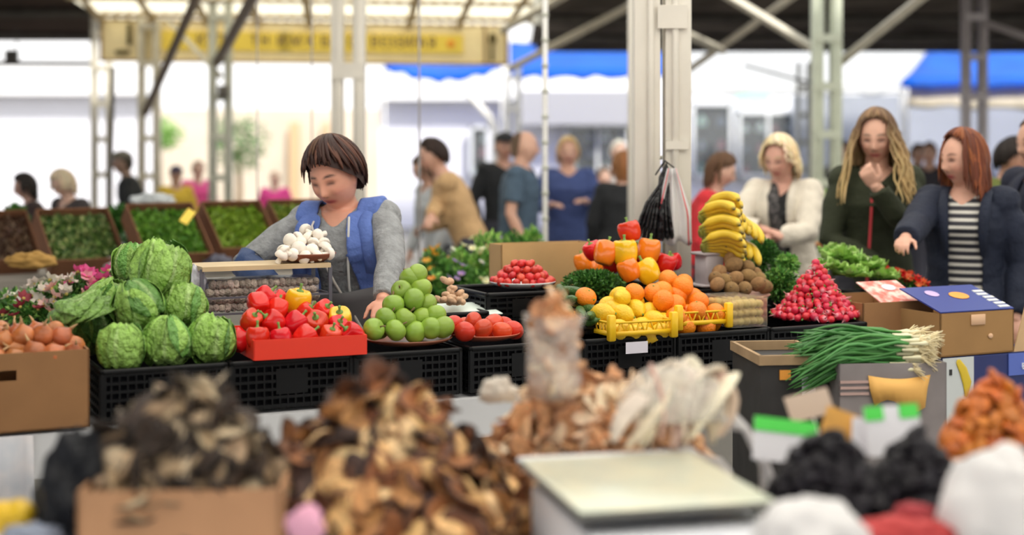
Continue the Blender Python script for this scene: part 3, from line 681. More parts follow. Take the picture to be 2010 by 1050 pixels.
# red tray of peppers
a0, a1 = sol(512, 0.0), sol(722, 0.0)
trm = mat('red_tray_card', (0.84,0.045,0.02), 0.4)
c = S((a0+a1)/2-0.01, 0.19, ZC+0.002); o = empty('tray', c, TH-0.03, 'bright red shallow tray holding red and yellow peppers', 'tray')
w = a1-a0+0.01; q = MB(); q.box((0,0,0.004), (w,0.40,0.006)).build('base', trm, o, smooth=False)
MB().box((0,-0.2,0.032), (w,0.006,0.062)).build('side_panel', trm, o, smooth=False); MB().box((0,0.2,0.032), (w,0.006,0.062)).build('side_panel', trm, o, smooth=False)
for s_ in (-1,1): MB().box((s_*w/2,0,0.032), (0.006,0.4,0.062)).build('side_panel', trm, o, smooth=False)
sp = Stamp(mk_pepper(pep_red, 0.040)); sy = Stamp(mk_pepper(pep_yel, 0.043, 1.05))
reds = [[(505,662),(552,664),(600,662),(648,660),(692,656)], [(492,628),(535,632),(580,634),(622,634),(662,640)], [(507,596),(545,606),(600,614),(634,610)], [(519,584),(548,590),(575,612)]]
rown = ['front row', 'second row', 'third row', 'upper rear row']
for r_, row in enumerate(reds):
    for i, (px, py) in enumerate(row):
        sp(Q(px, py, 0.05+0.075*r_), (rr.uniform(-0.9,0.9), rr.uniform(-0.9,0.9), rr.uniform(0,6.3)), rr.uniform(0.88,1.02), 'glossy red bell pepper in the red tray, %s, %s from the left' % (rown[r_], ORD[i]), 'red bell peppers in the red tray', 'pepper')
for px, py, b in ((530,625,0.24),(585,600,0.36),(640,625,0.32),(470,660,0.12)):
    sp(Q(px, py+8, b), (rr.uniform(-0.9,0.9), rr.uniform(-0.9,0.9), rr.uniform(0,6.3)), 0.95, 'red bell pepper mostly buried inside the pile in the red tray', 'red bell peppers in the red tray', 'pepper')
sy(Q(585,592,0.24), (0.2,0.15,0.4), 1.05, 'large yellow bell pepper on top of the red peppers', None, 'pepper')
sy(Q(667,628,0.16), (0.35,-0.5,1.0), 1.0, 'yellow bell pepper lying tilted at the right side of the red peppers', None, 'pepper')
# apples on a brown plate
clay = mat('brown_glazed_clay', (0.25,0.085,0.045), 0.35, var=0.12, scale=12)
pl, pc = plate(800, 690, 0.17, 0.15, clay, 'round brown plate heaped with green apples')
pl.location[2] = ZC+0.004
aps = [[(734,646),(776,648),(815,652),(846,644),(870,642)], [(757,624),(795,626),(829,624),(855,618)], [(772,598),(812,588),(838,596)], [(788,570),(827,566)], [(806,548),(818,540)]]
sa = Stamp(mk_apple()); nm = ['bottom row','second row up','third row up','fourth row up','top']
for r_, row in enumerate(aps):
    for i, (px, py) in enumerate(row):
        sa(Q(px, py, 0.065+0.04*r_+0.012*(i == 2)), (rr.uniform(-1.2,1.2), rr.uniform(-1.2,1.2), rr.uniform(0,6)), rr.uniform(0.97,1.12), 'green apple in the heap on the brown plate, %s, %s from the left' % (nm[r_], ORD[i]), 'green apples on the brown plate', 'apple')
for px, py, b in ((745,645,0.18),(785,640,0.2),(825,640,0.22),(860,640,0.17),(775,615,0.21),(815,612,0.23),(800,586,0.24),(845,615,0.22)):
    sa(Q(px, py, b), (1,0.5,px), 1.0, 'green apple at the back of the heap on the brown plate', 'green apples on the brown plate', 'apple')
# tomatoes on a plate
pl, pc = plate(950, 668, 0.17, 0.125, mat('red_clay', (0.48,0.10,0.05), 0.35, var=0.1), 'round reddish plate of large tomatoes beside the apples'); pl.location[2] = ZC+0.004
st = Stamp(mk_tomato(red_t, 0.036, cal=False))
for i, (px, py, b, lb_) in enumerate([(889,638,0.13,'left end'),(912,651,0.08,'lower left'),(948,645,0.09,'front centre'),(985,649,0.10,'front, right of centre'),(1008,648,0.14,'right end'),(928,632,0.17,'upper left'),(969,634,0.19,'top centre'),(955,648,0.22,'hidden at the back'),(990,640,0.21,'back right'),(915,640,0.22,'back left')]):
    st(Q(px, py, b), (rr.uniform(-1,1), rr.uniform(-1,1), rr.uniform(0,6)), 1.0, 'large red tomato on the reddish plate, %s' % lb_, 'large tomatoes on the reddish plate', 'tomato')
# raised crates behind, white card, garlic mound
def riser(x0, x1, b, pytop, lb_, d=0.36, base=None):
    a0, a1 = sol(x0, b), sol(x1, b); zt = Q((x0+x1)/2, pytop, b)[2]; zb = (ZT if b > 0.53 else ZC+0.001) if base is None else base; zt = max(zt, zb+0.02)
    n = max(1, round((zt-zb)/0.16)); h = (zt-zb)/n
    for k in range(n): crate(a0, b, zb+k*h, a1-a0, d, h-0.001, label=lb_+(', lower of the two' if n > 1 and k == 0 else ', upper of the two' if n == 2 else ', middle one' if n == 3 and k == 1 else ', topmost' if n > 1 else ''), nv=7)
    return zt
zt = riser(955, 1090, 0.56, 572, 'black crate raised behind, under the cherry tomato plate', d=0.36)
pl, pc = plate(1026, 560, 0.70, 0.128, mat('white_plate', (0.78,0.78,0.80), 0.3), 'white plate piled with small cherry tomatoes'); pl.location[2] = zt+0.004
sc_ = Stamp(mk_tomato(cherry_t, 0.0165, 'cherry_tomato', False)); P0 = np.array(pl.location)
def cone(stamp, c, rad, h, d, label, group, cat, rr, layers=None, sc=1, full=False, tilt=3):
    n = layers or max(2, int(h/(d*0.8)))
    for L_ in range(n):
        r_ = rad*(1-L_/n)**0.85; z = c[2]+d/2+L_*h/n*0.98
        rings = [r_, r_-d*1.02] if not full else [r_-k*d for k in range(int(r_/d)+1)]
        for rg in rings:
            if rg < 0: continue
            m_ = max(1, int(2*math.pi*rg/(d*1.03))); ph = rr.uniform(0, 6)
            for k in range(m_):
                a = ph+k*2*math.pi/m_; y = math.sin(a)*rg
                if y > rad*0.45 and L_ < n-1: continue
                stamp((c[0]+math.cos(a)*rg+rr.uniform(-.1,.1)*d, c[1]+y+rr.uniform(-.1,.1)*d, z+rr.uniform(-.12,.12)*d), (rr.uniform(-tilt,tilt), rr.uniform(-tilt,tilt), rr.uniform(0,6)), sc*rr.uniform(0.92,1.08), label, group, cat)
cone(sc_, P0+np.array([0.0,0,0.008]), 0.112, 0.088, 0.0325, 'small red cherry tomato in the heap on the white plate', 'cherry tomatoes on the white plate', 'tomato', rr, layers=4)
riser(862, 958, 0.50, 612, 'black crate supporting the pale card behind the tomatoes', d=0.3)
o = MB().box((0,0,0), (0.225,0.20,0.006), bev=0.002).build('card', mat('mint_white_card', (0.76,0.86,0.80), 0.5), smooth=False, loc=tuple(Q(912, 607, 0.60)), rot=(0.12,0,TH)); tag(o, 'pale mint card lying between the apples and the cherry tomatoes', 'card')
# paper bag mound (ginger) on it
ging = mat('ginger_skin', (0.62,0.40,0.25), 0.8, var=0.2, scale=20, bump=0.5, bscale=60)
def mk_ginger(seed):
    r2 = random.Random(seed); b = MB()
    for k in range(4):
        p0 = np.array([r2.uniform(-.02,.02), r2.uniform(-.01,.01), r2.uniform(-.005,.005)]); d = nrm([r2.uniform(-1,1), r2.uniform(-1,1), r2.uniform(-.3,.5)])*0.035
        b.tube([p0, p0+d*0.5, p0+d], [0.014, 0.016, 0.010], 9)
    return b.build('ginger_root', ging)
gs = [Stamp(mk_ginger(k)) for k in range(3)]
for k, (px, py, b) in enumerate([(868,590,0.58),(886,592,0.55),(904,590,0.57),(874,578,0.60),(892,578,0.60),(884,566,0.61),(882,553,0.62),(896,584,0.64),(880,586,0.52),(898,592,0.53)]):
    gs[k % 3](Q(px, py, b), (0,0,rr.uniform(0,6)), rr.uniform(0.7,0.85), 'pinkish beige ginger root in the small mound on the pale card', 'ginger roots', 'ginger')
# cucumbers, parsley and a persimmon
cs = Stamp(mk_cucumber())
zt2 = riser(1092, 1176, 0.12, 640, 'low black crate under the cucumbers', d=0.3, base=ZC)
for i, (px, py, b) in enumerate([(1128,632,0.14),(1152,634,0.14),(1118,610,0.2),(1142,612,0.17),(1160,608,0.18),(1120,590,0.27),(1142,592,0.26),(1105,575,0.34),(1122,572,0.34),(1165,622,0.12)]):
    cs(Q(px, py, b), (0.2, rr.uniform(-0.3,0.3), TH+1.3+rr.uniform(-0.5,0.5)), rr.uniform(0.85,1.05), 'dark green cucumber in the heap left of the lemons', 'cucumbers left of the lemons', 'cucumber')
def herb(px, py, b, r, n, cols, label, seed, ls=0.009, name='herb_bunch', cat='herbs', stems=40, lean=0.0, loc=None, asp=0.45):
    r2 = random.Random(seed); c = Q(px, py, b) if loc is None else loc
    o = empty(name, (c[0], c[1], c[2]), 0, label, cat)
    f = MB(); tuft(f, (0,0,0), r, n, cols, r2, ls=ls, asp=asp, up=0.5); f.build('foliage', leaf_m, o)
    s_ = MB()
    for k in range(stems):
        d = nrm([r2.gauss(0,1), r2.gauss(0,1), abs(r2.gauss(0,1))])*np.array(r)*0.9; s_.tube([(lean, 0.0, -r[2]*0.9), d*0.5+np.array([0,0,-0.1*r[2]]), d], 0.0012, 3, col=cols[0])
    s_.build('stems', leaf_m, o); return o
dk = [(0.035,0.12,0.02),(0.06,0.20,0.03),(0.10,0.27,0.05)]
riser(1098, 1235, 0.42, 590, 'black crate under the curly parsley', d=0.3)
herb(1165, 557, 0.50, (0.125,0.09,0.055), 2600, dk, 'heap of dark green curly parsley below the orange peppers', 5)
o = mk_orange(0.04); place(o, Q(1150, 583, 0.22), (0.5,0.4,0), (1,1,0.85)); tag(o, 'single squat orange fruit resting on the cucumbers', 'fruit'); o.name = 'persimmon'
MB().box((0.06,0.0,0), (0.12,0.25,0.02)).build('spacer', black_p) if False else None
# yellow crates of lemons and oranges
yel_p = mat('yellow_plastic', (0.92,0.56,0.015), 0.35, var=0.05)
def ycrate(x0, x1, b, z, lb_, d=0.36):
    a0, a1 = sol(x0, b), sol(x1, b); la = a1-a0; h = 0.075; o = empty('crate', S(a0, b, z), TH, lb_, 'crate'); q = MB()
    q.box((la/2, d/2, 0.018), (la-0.02, d-0.02, 0.006))
    q.box((la/2, 0, 0.020), (la, 0.008, 0.016)); q.box((la/2, d, 0.020), (la, 0.008, 0.016)); q.box((0, d/2, 0.020), (0.008, d, 0.016)); q.box((la, d/2, 0.020), (0.008, d, 0.016))
    q.box((la/2, 0, 0.058), (la, 0.008, 0.007)); q.box((la/2, d, 0.058), (la, 0.008, 0.007)); q.box((0, d/2, 0.058), (0.008, d, 0.007)); q.box((la, d/2, 0.058), (0.008, d, 0.007))
    n = int(la/0.019)
    for k in range(n):
        x = la*(k+0.5)/n; s_ = 0.006 if k % 2 else -0.006
        for y in (0, d): q.tube([(x-s_, y, 0.026), (x+s_, y, 0.056)], 0.0035, 5)
    for k in range(int(d/0.024)):
        y = d*(k+0.5)/int(d/0.024)
        for x in (0, la): q.tube([(x, y-0.005, 0.026), (x, y+0.005, 0.056)], 0.0035, 5)
    q.build('lattice', yel_p, o)
    for x in (0, la):
        for y in (0, d):
            MB().box((x, y, h/2+0.004), (0.026, 0.026, h+0.016), bev=0.004).build('corner_post', yel_p, o)
    return o
ycrate(1200, 1322, 0.0, ZC-0.005, 'yellow plastic crate full of lemons')
ycrate(1332, 1430, 0.04, ZC+0.012, 'yellow plastic crate full of oranges', d=0.40)
sl = Stamp(mk_lemon()); so = Stamp(mk_orange())
lem = [[(1208,650),(1240,655),(1268,658),(1296,652),(1216,645)], [(1183,614),(1222,616),(1258,642),(1282,628),(1302,632),(1240,640)], [(1221,584),(1248,606),(1272,612),(1206,608),(1296,612)], [(1215,580),(1247,596),(1196,600),(1232,600)]]
for r_, row in enumerate(lem):
    for i, (px, py) in enumerate(row):
        sl(Q(px, py, 0.045+0.06*r_), (rr.uniform(0.6,2.4), rr.uniform(-0.8,0.8), rr.uniform(0,6)), rr.uniform(1.0,1.15), 'yellow lemon in the yellow crate, %s, %s from the left' % (['front row','second row','third row','rear row'][r_], ORD[i]), 'lemons in the yellow crate', 'lemon')
org = [[(1345,640),(1368,610),(1405,614),(1328,622),(1385,640)], [(1325,598),(1372,592),(1302,590),(1350,618),(1395,632)], [(1300,572),(1340,563),(1283,575),(1330,580),(1245,575)], [(1312,549),(1342,556),(1325,570),(1360,585)]]
for r_, row in enumerate(org):
    for i, (px, py) in enumerate(row):
        so(Q(px, py, 0.07+0.065*r_), (rr.uniform(-1,1), rr.uniform(-1,1), rr.uniform(0,6)), rr.uniform(0.96,1.08), 'round orange heaped over the second yellow crate, %s, item %s from the left' % (['front row','second row','third row','top row'][r_], ORD[i]), 'oranges over the yellow crate', 'orange')
o = MB().box((0,0,0), (0.088,0.002,0.040)).build('price_card', mat('lavender_white_card', (0.80,0.77,0.86), 0.6), smooth=False, loc=tuple(Q(1250, 682, -0.012)), rot=(0,0,TH)); tag(o, 'blank pale price card hung below the yellow lemon crate', 'card')
# pyramid of large peppers on a black tray
zt = riser(1225, 1318, 0.42, 562, 'black crate raised under the pyramid of big peppers', d=0.3)
riser(1130, 1222, 0.80, 560, 'black crate behind the parsley, under the reddish peppers', d=0.25)
big = {'r': Stamp(mk_pepper(pep_red, 0.052)), 'y': Stamp(mk_pepper(pep_yel, 0.052, 1.12)), 'o': Stamp(mk_pepper(pep_org, 0.052, 1.1))}
for px, py, b, k, s_, lb_ in [(1236,454,0.56,'r',0.9,'red bell pepper on the very top of the pepper pyramid'),(1227,496,0.48,'y',1.0,'big yellow bell pepper in the middle of the pepper pyramid'),
    (1274,492,0.50,'o',0.98,'big orange bell pepper right of the upper yellow one'),(1189,496,0.52,'o',0.95,'reddish orange bell pepper left of the upper yellow one'),(1164,492,0.58,'r',0.78,'dark red bell pepper at the upper left corner of the pyramid'),
    (1234,530,0.44,'o',0.85,'orange bell pepper in the bottom row beside the yellow one'),(1271,532,0.43,'y',0.95,'yellow bell pepper in the bottom row of the pyramid'),(1306,518,0.50,'r',0.85,'bright red bell pepper at the right foot of the pyramid'),
    (1322,514,0.60,'r',0.7,'small red bell pepper behind the right foot of the pyramid'),(1200,520,0.56,'r',0.72,'red bell pepper half hidden above the parsley'),(1145,516,0.80,'o',0.75,'pale orange bell pepper at the left, near the cardboard'),(1168,524,0.78,'o',0.7,'orange bell pepper behind the parsley'),(1255,500,0.62,'r',0.9,'red bell pepper hidden at the back of the pyramid')]:
    big[k](Q(px, py, b), (rr.uniform(-0.5,0.7), rr.uniform(-0.5,0.5), rr.uniform(0,6)), s_, lb_, 'big peppers of the pyramid', 'pepper')
# bananas over a grey stand
gst = mat('grey_plastic', (0.50,0.46,0.48), 0.5, var=0.08)
zb = riser(1335, 1420, 0.50, 568, 'black crate behind the oranges under the banana stand', d=0.34)
c = Q(1392, 560, 0.62); hz = Q(1392, 500, 0.62)[2]-zb
o = empty('banana_stand', (c[0], c[1], zb), TH, 'grey metal stand below the bananas', 'stand')
MB().box((0,0,hz/2), (0.085,0.09,hz), bev=0.006).build('column', gst, o); MB().box((0,0,0.005), (0.15,0.14,0.01), bev=0.003).build('base', gst, o)
MB().box((0,0,hz+0.006), (0.12,0.10,0.012), bev=0.004).build('top', gst, o)
hm = [mk_hand(6, 1), mk_hand(5, 2)]; hb = [Stamp(hm[0]), Stamp(hm[1])]
for i, (px, py, b, ya, pi_, s_, lb_) in enumerate([(1380,486,0.58,1.35,-0.55,1.0,'lowest bunch of bananas, lying on the grey stand'),(1376,458,0.60,1.2,-0.62,1.0,'middle bunch of bananas above the lowest one'),(1376,430,0.62,1.15,-0.66,1.0,'upper bunch of yellow bananas'),(1390,412,0.66,1.0,-0.70,0.95,'topmost bunch of yellow bananas'),(1426,436,0.70,0.45,-0.5,1.0,'bunch of bananas turned to the right, upper one'),(1428,474,0.68,0.4,-0.35,0.95,'bunch of bananas turned to the right above the kiwis')]):
    hb[i % 2](Q(px, py, b), (pi_*0.6, 0.75 if i < 4 else 0.5, ya), s_*1.04, lb_, 'banana bunches', 'bananas')
# kiwis, boxed fruit
zk = riser(1425, 1512, 0.36, 600, 'black crate under the plate of kiwis', d=0.3)
pl, pc = plate(1450, 582, 0.46, 0.125, mat('pink_clay', (0.62,0.34,0.26), 0.5, var=0.1), 'round pinkish plate heaped with brown kiwis'); pl.location[2] = max(zk+0.004, pc[2]-0.01)
sk = Stamp(mk_kiwi())
for r_, row in enumerate([[(1408,558),(1436,568),(1462,566),(1488,558),(1500,562)], [(1405,548),(1420,552),(1442,548),(1470,542),(1490,550)], [(1412,534),(1440,520),(1468,524),(1478,538)], [(1436,508),(1450,520)], [(1438,496)]]):
    for i, (px, py) in enumerate(row): sk(Q(px, py, 0.36+0.055*r_), (rr.uniform(0.5,2.2), rr.uniform(-1,1), rr.uniform(0,6)), rr.uniform(1.0,1.15), 'brown kiwi heaped on the pinkish plate, tier %s from the bottom, %s from the left' % (ORD[r_], ORD[i]), 'kiwis on the pinkish plate', 'kiwi')
clearp = mat('clear_plastic', (0.95,0.93,0.88), 0.08, trans=0.9, alpha=0.35)
a0, a1 = sol(1437, 0.05), sol(1506, 0.05)
bx = empty('clear_box', S((a0+a1)/2, 0.16, ZC+0.003), TH, 'clear plastic box of small yellow plums below the kiwis', 'box'); w = a1-a0; hh = 0.105
for s_ in (-1,1): MB().box((s_*w/2,0,hh/2), (0.002,0.22,hh)).build('side_panel', clearp, bx, smooth=False); MB().box((0,s_*0.11,hh/2), (w,0.002,hh)).build('side_panel', clearp, bx, smooth=False)
MB().box((0,0,0.001), (w,0.22,0.002)).build('base', clearp, bx, smooth=False); MB().box((0,0,hh), (w+0.006,0.226,0.003)).build('lid', clearp, bx, smooth=False)
pm = mat('plum_yellow', (0.66,0.48,0.16), 0.35, orand=0.15, var=0.1); spm = Stamp(fruit_ball('plum', 0.017, pm, dim=0.1))
for i in range(5):
    for j in range(4):
        for k in range(3):
            if j > 1 and k < 2: continue
            q = S((a0+a1)/2+(-2+i)*w/5.4, 0.16-0.085+j*0.048, ZC+0.022+k*0.031); spm(q, (i,j,k), 1, 'small yellow plum inside the clear plastic box', 'plums in the clear box', 'plum')
# radish pyramid
srd = Stamp(mk_radish()); c0 = Q(1603, 634, 0.20); c0[2] = ZC
zr = ZC
def rad_pile(x0, x1, pyb, pyt, b, rad):
    c = Q((x0+x1)/2, pyb, b); H = Q((x0+x1)/2, pyt, b)[2]-ZC; n = 11
    for L_ in range(n):
        t = L_/(n-1); r_ = rad*(1-t)**1.0*(1-0.1*math.sin(math.pi*t)); z = ZC+0.016+t*(H-0.03)
        for rg in (r_, r_-0.028):
            if rg < 0 and rg != r_: continue
            m_ = max(1, int(2*math.pi*rg/0.0315)); ph = rr.uniform(0, 6)
            for k in range(m_):
                a = ph+k*2*math.pi/m_
                if math.sin(a) > 0.45 and L_ < n-1: continue
                if rg != r_ and math.sin(a) > 0.0: continue
                srd((c[0]+math.cos(a)*rg, c[1]+math.sin(a)*rg*0.85, z+rr.uniform(-0.006,0.006)), (rr.uniform(0.8,2.3), rr.uniform(-0.8,0.8), rr.uniform(0,6)), rr.uniform(0.9,1.12), 'small pink-red radish in the tall radish pyramid', 'radishes of the pyramid', 'radish')
rad_pile(1516, 1686, 636, 508, 0.20, 0.158)
# leafy things behind
md = [(0.10,0.30,0.05),(0.16,0.40,0.07),(0.30,0.55,0.12)]; lt = [(0.35,0.60,0.12),(0.48,0.72,0.20),(0.25,0.48,0.08)]
riser(1430, 1530, 0.72, 545, 'black crate at the back under the dark parsley bunch', d=0.25)
herb(1495, 505, 0.80, (0.085,0.06,0.085), 2200, dk, 'upright bunch of dark green parsley between the bananas and the blond shopper', 6)
riser(1535, 1690, 0.46, 575, 'black crate behind the radishes under the lettuce', d=0.4)
herb(1530, 560, 0.44, (0.075,0.06,0.07), 1200, dk+md, 'bunch of mixed greens left of the radish pyramid', 7, ls=0.011)
herb(1545, 520, 0.58, (0.05,0.05,0.05), 500, md, 'small pale green herb bunch behind the radish tip', 17, ls=0.012)
def lettuce(px, py, b, r, label, seed, cols=lt):
    r2 = random.Random(seed); o = empty('lettuce', Q(px, py, b), r2.uniform(0,6), label, 'lettuce', 'lettuces behind the radishes')
    for k in range(13):
        a = k*2.4; L_ = r*(0.55+0.5*k/13); el = 1.35-1.25*k/13; G = []; C = []; cc = jit(r2.choice(cols), 0.2, r2)
        for i in range(7):
            v = i/6; row = []
            for j in range(9):
                u = j/4-1; wd = 0.62*r*math.sin(math.pi*min(0.93, 0.15+v*0.75)); rf = 0.13*r*v*v*math.sin(u*9+k)+0.08*r*abs(u)*math.sin(v*11+k)
                d = L_*v; row.append((u*wd, -(d*math.cos(el)+rf*0.3), d*math.sin(el)*(1-0.25*v)+rf+0.12*r*abs(u)))
                C.append(tuple(min(1, x*(1.25-0.4*v)) for x in cc))
            G.append(row)
        q = MB(); q.grid(np.array(G)@rz(a).T); q.c[-1] = np.array(C); q.build('leaf', leaf_m, o)
    return o
for k, (px, py, b, r_) in enumerate([(1655,512,0.62,0.10),(1625,530,0.52,0.08),(1700,530,0.56,0.10),(1672,545,0.48,0.09),(1735,548,0.5,0.08),(1640,500,0.72,0.08)]):
    lettuce(px, py, b, r_, 'bright green lettuce behind the radishes, %s' % ['at the centre back','lower left by the radish slope','right of centre','low in the middle','at the right, next to the red flowers','highest at the left'][k], k+30)
riser(1700, 1815, 0.46, 585, 'black crate behind the boxes under the red flowers', d=0.4)
def bloom(b, p, r, col, rr2, n=6):
    for k in range(n):
        a = k*2*math.pi/n; d = np.array([math.cos(a), math.sin(a), 0.45]); q = np.array(p)
        s_ = np.array([-math.sin(a), math.cos(a), 0])*r*0.45
        b.add(np.array([q, q+d*r*0.6+s_, q+d*r+np.array([0,0,r*0.15]), q+d*r*0.6-s_]), [(0,1,2),(0,2,3)], jit(col, 0.15, rr2))
    b.ell(p, (r*0.25,)*3, 6, col=(0.75,0.6,0.15))
petal = mat('flower_petal', attr=True, rough=0.55, transl=0.25)
def flowers(loc, r, label, seed, blooms, cols, nf=500, pot=None, ls=0.018, group=None, name='potted_flower', br=0.018, leafs=None, gap=0):
    r2 = random.Random(seed); o = empty(name, loc, 0, label, 'plant' if pot else 'flowers', group); h0 = 0
    if pot:
        pr, ph, pcol = pot; h0 = ph
        MB().lathe([(0.001,0.002),(pr*0.75,0.002),(pr*0.8,0.01),(pr,ph),(pr*0.93,ph),(pr*0.9,ph-0.015),(0.001,ph-0.02)], 20).build('pot', mat('pot_'+('%02d%02d%02d' % tuple(int(99*x) for x in pcol)), pcol, 0.5), o)
    f = MB(); tuft(f, (0,0,h0+r[2]*0.6), r, nf, leafs or md+dk, r2, ls=ls, up=0.2)
    for k in range(14):
        d = nrm([r2.gauss(0,1), r2.gauss(0,1), 1.2])*np.array(r); f.tube([(0,0,max(0,h0-0.01)), tuple(d*0.6+np.array([0,0,h0+r[2]*0.4])), tuple(d+np.array([0,0,h0+r[2]*0.6]))], 0.0025, 4, col=(0.12,0.25,0.06))
    f.build('foliage', leaf_m, o)
    for k in range(blooms):
        d = nrm([r2.gauss(0,1), r2.gauss(0,1)-0.6, r2.gauss(0,0.6)+0.8])*np.array(r)*1.05; q = MB(); bloom(q, (0,0,0), br*r2.uniform(0.8,1.2), r2.choice(cols), r2)
        q.build('blossom', petal, o, loc=(d[0], d[1], d[2]+h0+r[2]*0.6), rot=(r2.uniform(-0.3,0.9), r2.uniform(-0.6,0.6), r2.uniform(0,6)))
    return o
redf = [(0.75,0.03,0.03),(0.85,0.10,0.04),(0.80,0.16,0.05)]
for k, (px, py, b) in enumerate([(1722,532,0.60),(1750,538,0.56),(1782,545,0.54),(1800,556,0.5)]):
    q = Q(px, py+12, b); flowers(tuple(q), (0.045,0.04,0.025), 'bunch of small red flowers among the lettuces, %s from the left' % ORD[k], 50+k, 12, redf, 120, ls=0.013, group='red flower bunches', name='flower_bunch', br=0.020)
q = Q(1706, 530, 0.60); flowers(tuple(q), (0.03,0.03,0.03), 'white flower head between the lettuce and the red flowers', 58, 8, [(0.85,0.85,0.75)], 60, ls=0.012, name='flower_bunch')
# mushrooms on a plate over the grey display box
bS = 0.585; a0, a1 = sol(396, bS), sol(648, bS); zt = Q(520, 520, bS)[2]; zm = Q(520, 580, bS)[2]
wire = mat('grey_wire', (0.42,0.42,0.45), 0.4, metal=0.6)
rk = empty('display_rack', S(a0, bS, ZT), TH, 'grey wire display rack with a wooden top behind the peppers and cabbages', 'rack'); w = a1-a0; hgt = zt-ZT; dd = 0.20
MB().box((w/2, dd/2, hgt-0.008), (w, dd+0.02, 0.016)).build('top_board', mat('pale_wood', (0.60,0.46,0.27), 0.6, var=0.15, scale=6), rk, smooth=False)
q = MB()
for x in (0, w):
    for y in (0, dd): q.box((x, y, hgt/2), (0.012, 0.012, hgt-0.016))
for z in (0.03, 0.14, 0.24, hgt-0.11): q.box((w/2, 0, z), (w, 0.007, 0.007)); q.box((w/2, dd, z), (w, 0.007, 0.007)); q.box((0, dd/2, z), (0.007, dd, 0.007)); q.box((w, dd/2, z), (0.007, dd, 0.007))
q.build('frame', mat('rack_dark', (0.12,0.12,0.15), 0.5), rk, smooth=False)
q = MB()
for z in (0.25, 0.02):
    for k in range(14): q.box((w*(k+0.5)/14, dd/2, z), (0.004, dd, 0.004))
q.build('shelf_wires', wire, rk, smooth=False)
speck = mat('silvery_film', (0.50,0.48,0.52), 0.3, var=0.35, scale=22, bump=1.0, bscale=14, col2=(0.16,0.16,0.22))
pk = MB(); pk.box((0,0,0), (w-0.06, dd-0.05, 0.07), bev=0.012); o = pk.build('package', speck, loc=tuple(S((a0+a1)/2, bS+dd/2, zt-0.016-0.11+0.04)), rot=(0,0,TH)); tag(o, 'flat silvery film-wrapped pack just under the wooden top of the rack', 'package')
wal = mat('walnut_shell', (0.42,0.35,0.30), 0.8, var=0.35, scale=60, bump=0.8, bscale=120, orand=0.35); swn = Stamp(ellm('walnut', (0.0165,0.0165,0.019), 10, m=wal))
for i in range(19):
    for k in range(6):
        for j in range(2): swn(S(a0+0.03+(w-0.06)*(i+0.5*(k % 2)+0.25)/19.5, bS+0.03+0.034*j+0.006*k, ZT+0.275+k*0.026) if False else S(a0+0.03+(w-0.06)*(i+0.5*(k % 2)+0.25)/19.5, bS+0.03+0.034*j, ZT+0.275-0.015+k*0.0265), (i,k,j), rr.uniform(0.85,1.0), 'brown walnut stacked inside the wire rack behind the peppers', 'walnuts in the rack', 'walnut') if k < 4 else None
bagm = mat('translucent_bag', (0.80,0.80,0.90), 0.25, alpha=0.55, bump=1.0, bscale=18)
def crumple(loc, r, label, m, seed, name='plastic_bag', cat='bag', n=44, amp=0.34, rot=0):
    b = MB(); b.ell((0,0,0), (1,1,1), n)
    V = b.v[0]; out = []
    for v in V:
        p = Vector(v)*2.2+Vector((seed*3.1, seed, 0)); k = 0.92+amp*(noise.noise(p)+0.7*(0.35-abs(noise.noise(p*1.7+Vector((0,seed,0)))))+0.45*(0.3-abs(noise.noise(p*3.1))))
        out.append((v[0]*k, v[1]*k, v[2]*k if v[2] > -0.4 else -0.4*k+(v[2]+0.4)*0.25))
    b.v = [np.array(out)*np.array(r)]; o = b.build(name, m, loc=tuple(loc), rot=(0,0,rot)); return tag(o, label, cat)
crumple(Q(378, 562, 0.66), (0.05,0.04,0.07), 'crumpled translucent lavender bag behind the topmost cabbage', bagm, 3)
pl, pc = plate(601, 517, bS+0.09, 0.108, clay, 'round dark red plate of white mushrooms on the rack', z=zt+0.003, hgt=0.03)
sm = Stamp(mk_mushroom()); pcz = np.array(pl.location)
for r_, row in enumerate([[(552,503),(575,500),(600,506),(622,503),(645,498),(560,494)], [(556,494),(586,488),(612,492),(637,488)], [(570,472),(590,476),(615,478),(636,478),(575,484)], [(583,468),(606,468),(626,462)], [(600,452)]]):
    for i, (px, py) in enumerate(row):
        sm(Q(px, py, bS+0.02+0.035*r_), (rr.uniform(-1.9,1.4), rr.uniform(-1.4,1.4), rr.uniform(0,6)), rr.uniform(0.95,1.2), 'white mushroom on the dark red plate, tier %s upwards, %s from left' % (ORD[r_], ORD[i]), 'mushrooms on the dark red plate', 'mushroom')
# long cardboard behind the cherry tomatoes
a0, a1 = sol(986, 0.92), sol(1165, 0.92); zt3 = Q(1080, 478, 0.92)[2]; zb3 = Q(1080, 528, 0.92)[2]
o = openbox('cardboard_box', S((a0+a1)/2, 0.99, ZT), TH, a1-a0, 0.12, zt3-ZT, 'plain brown cardboard box standing behind the cherry tomatoes', m=mat('ochre_cardboard', (0.55,0.35,0.15), 0.85, var=0.1, scale=4))
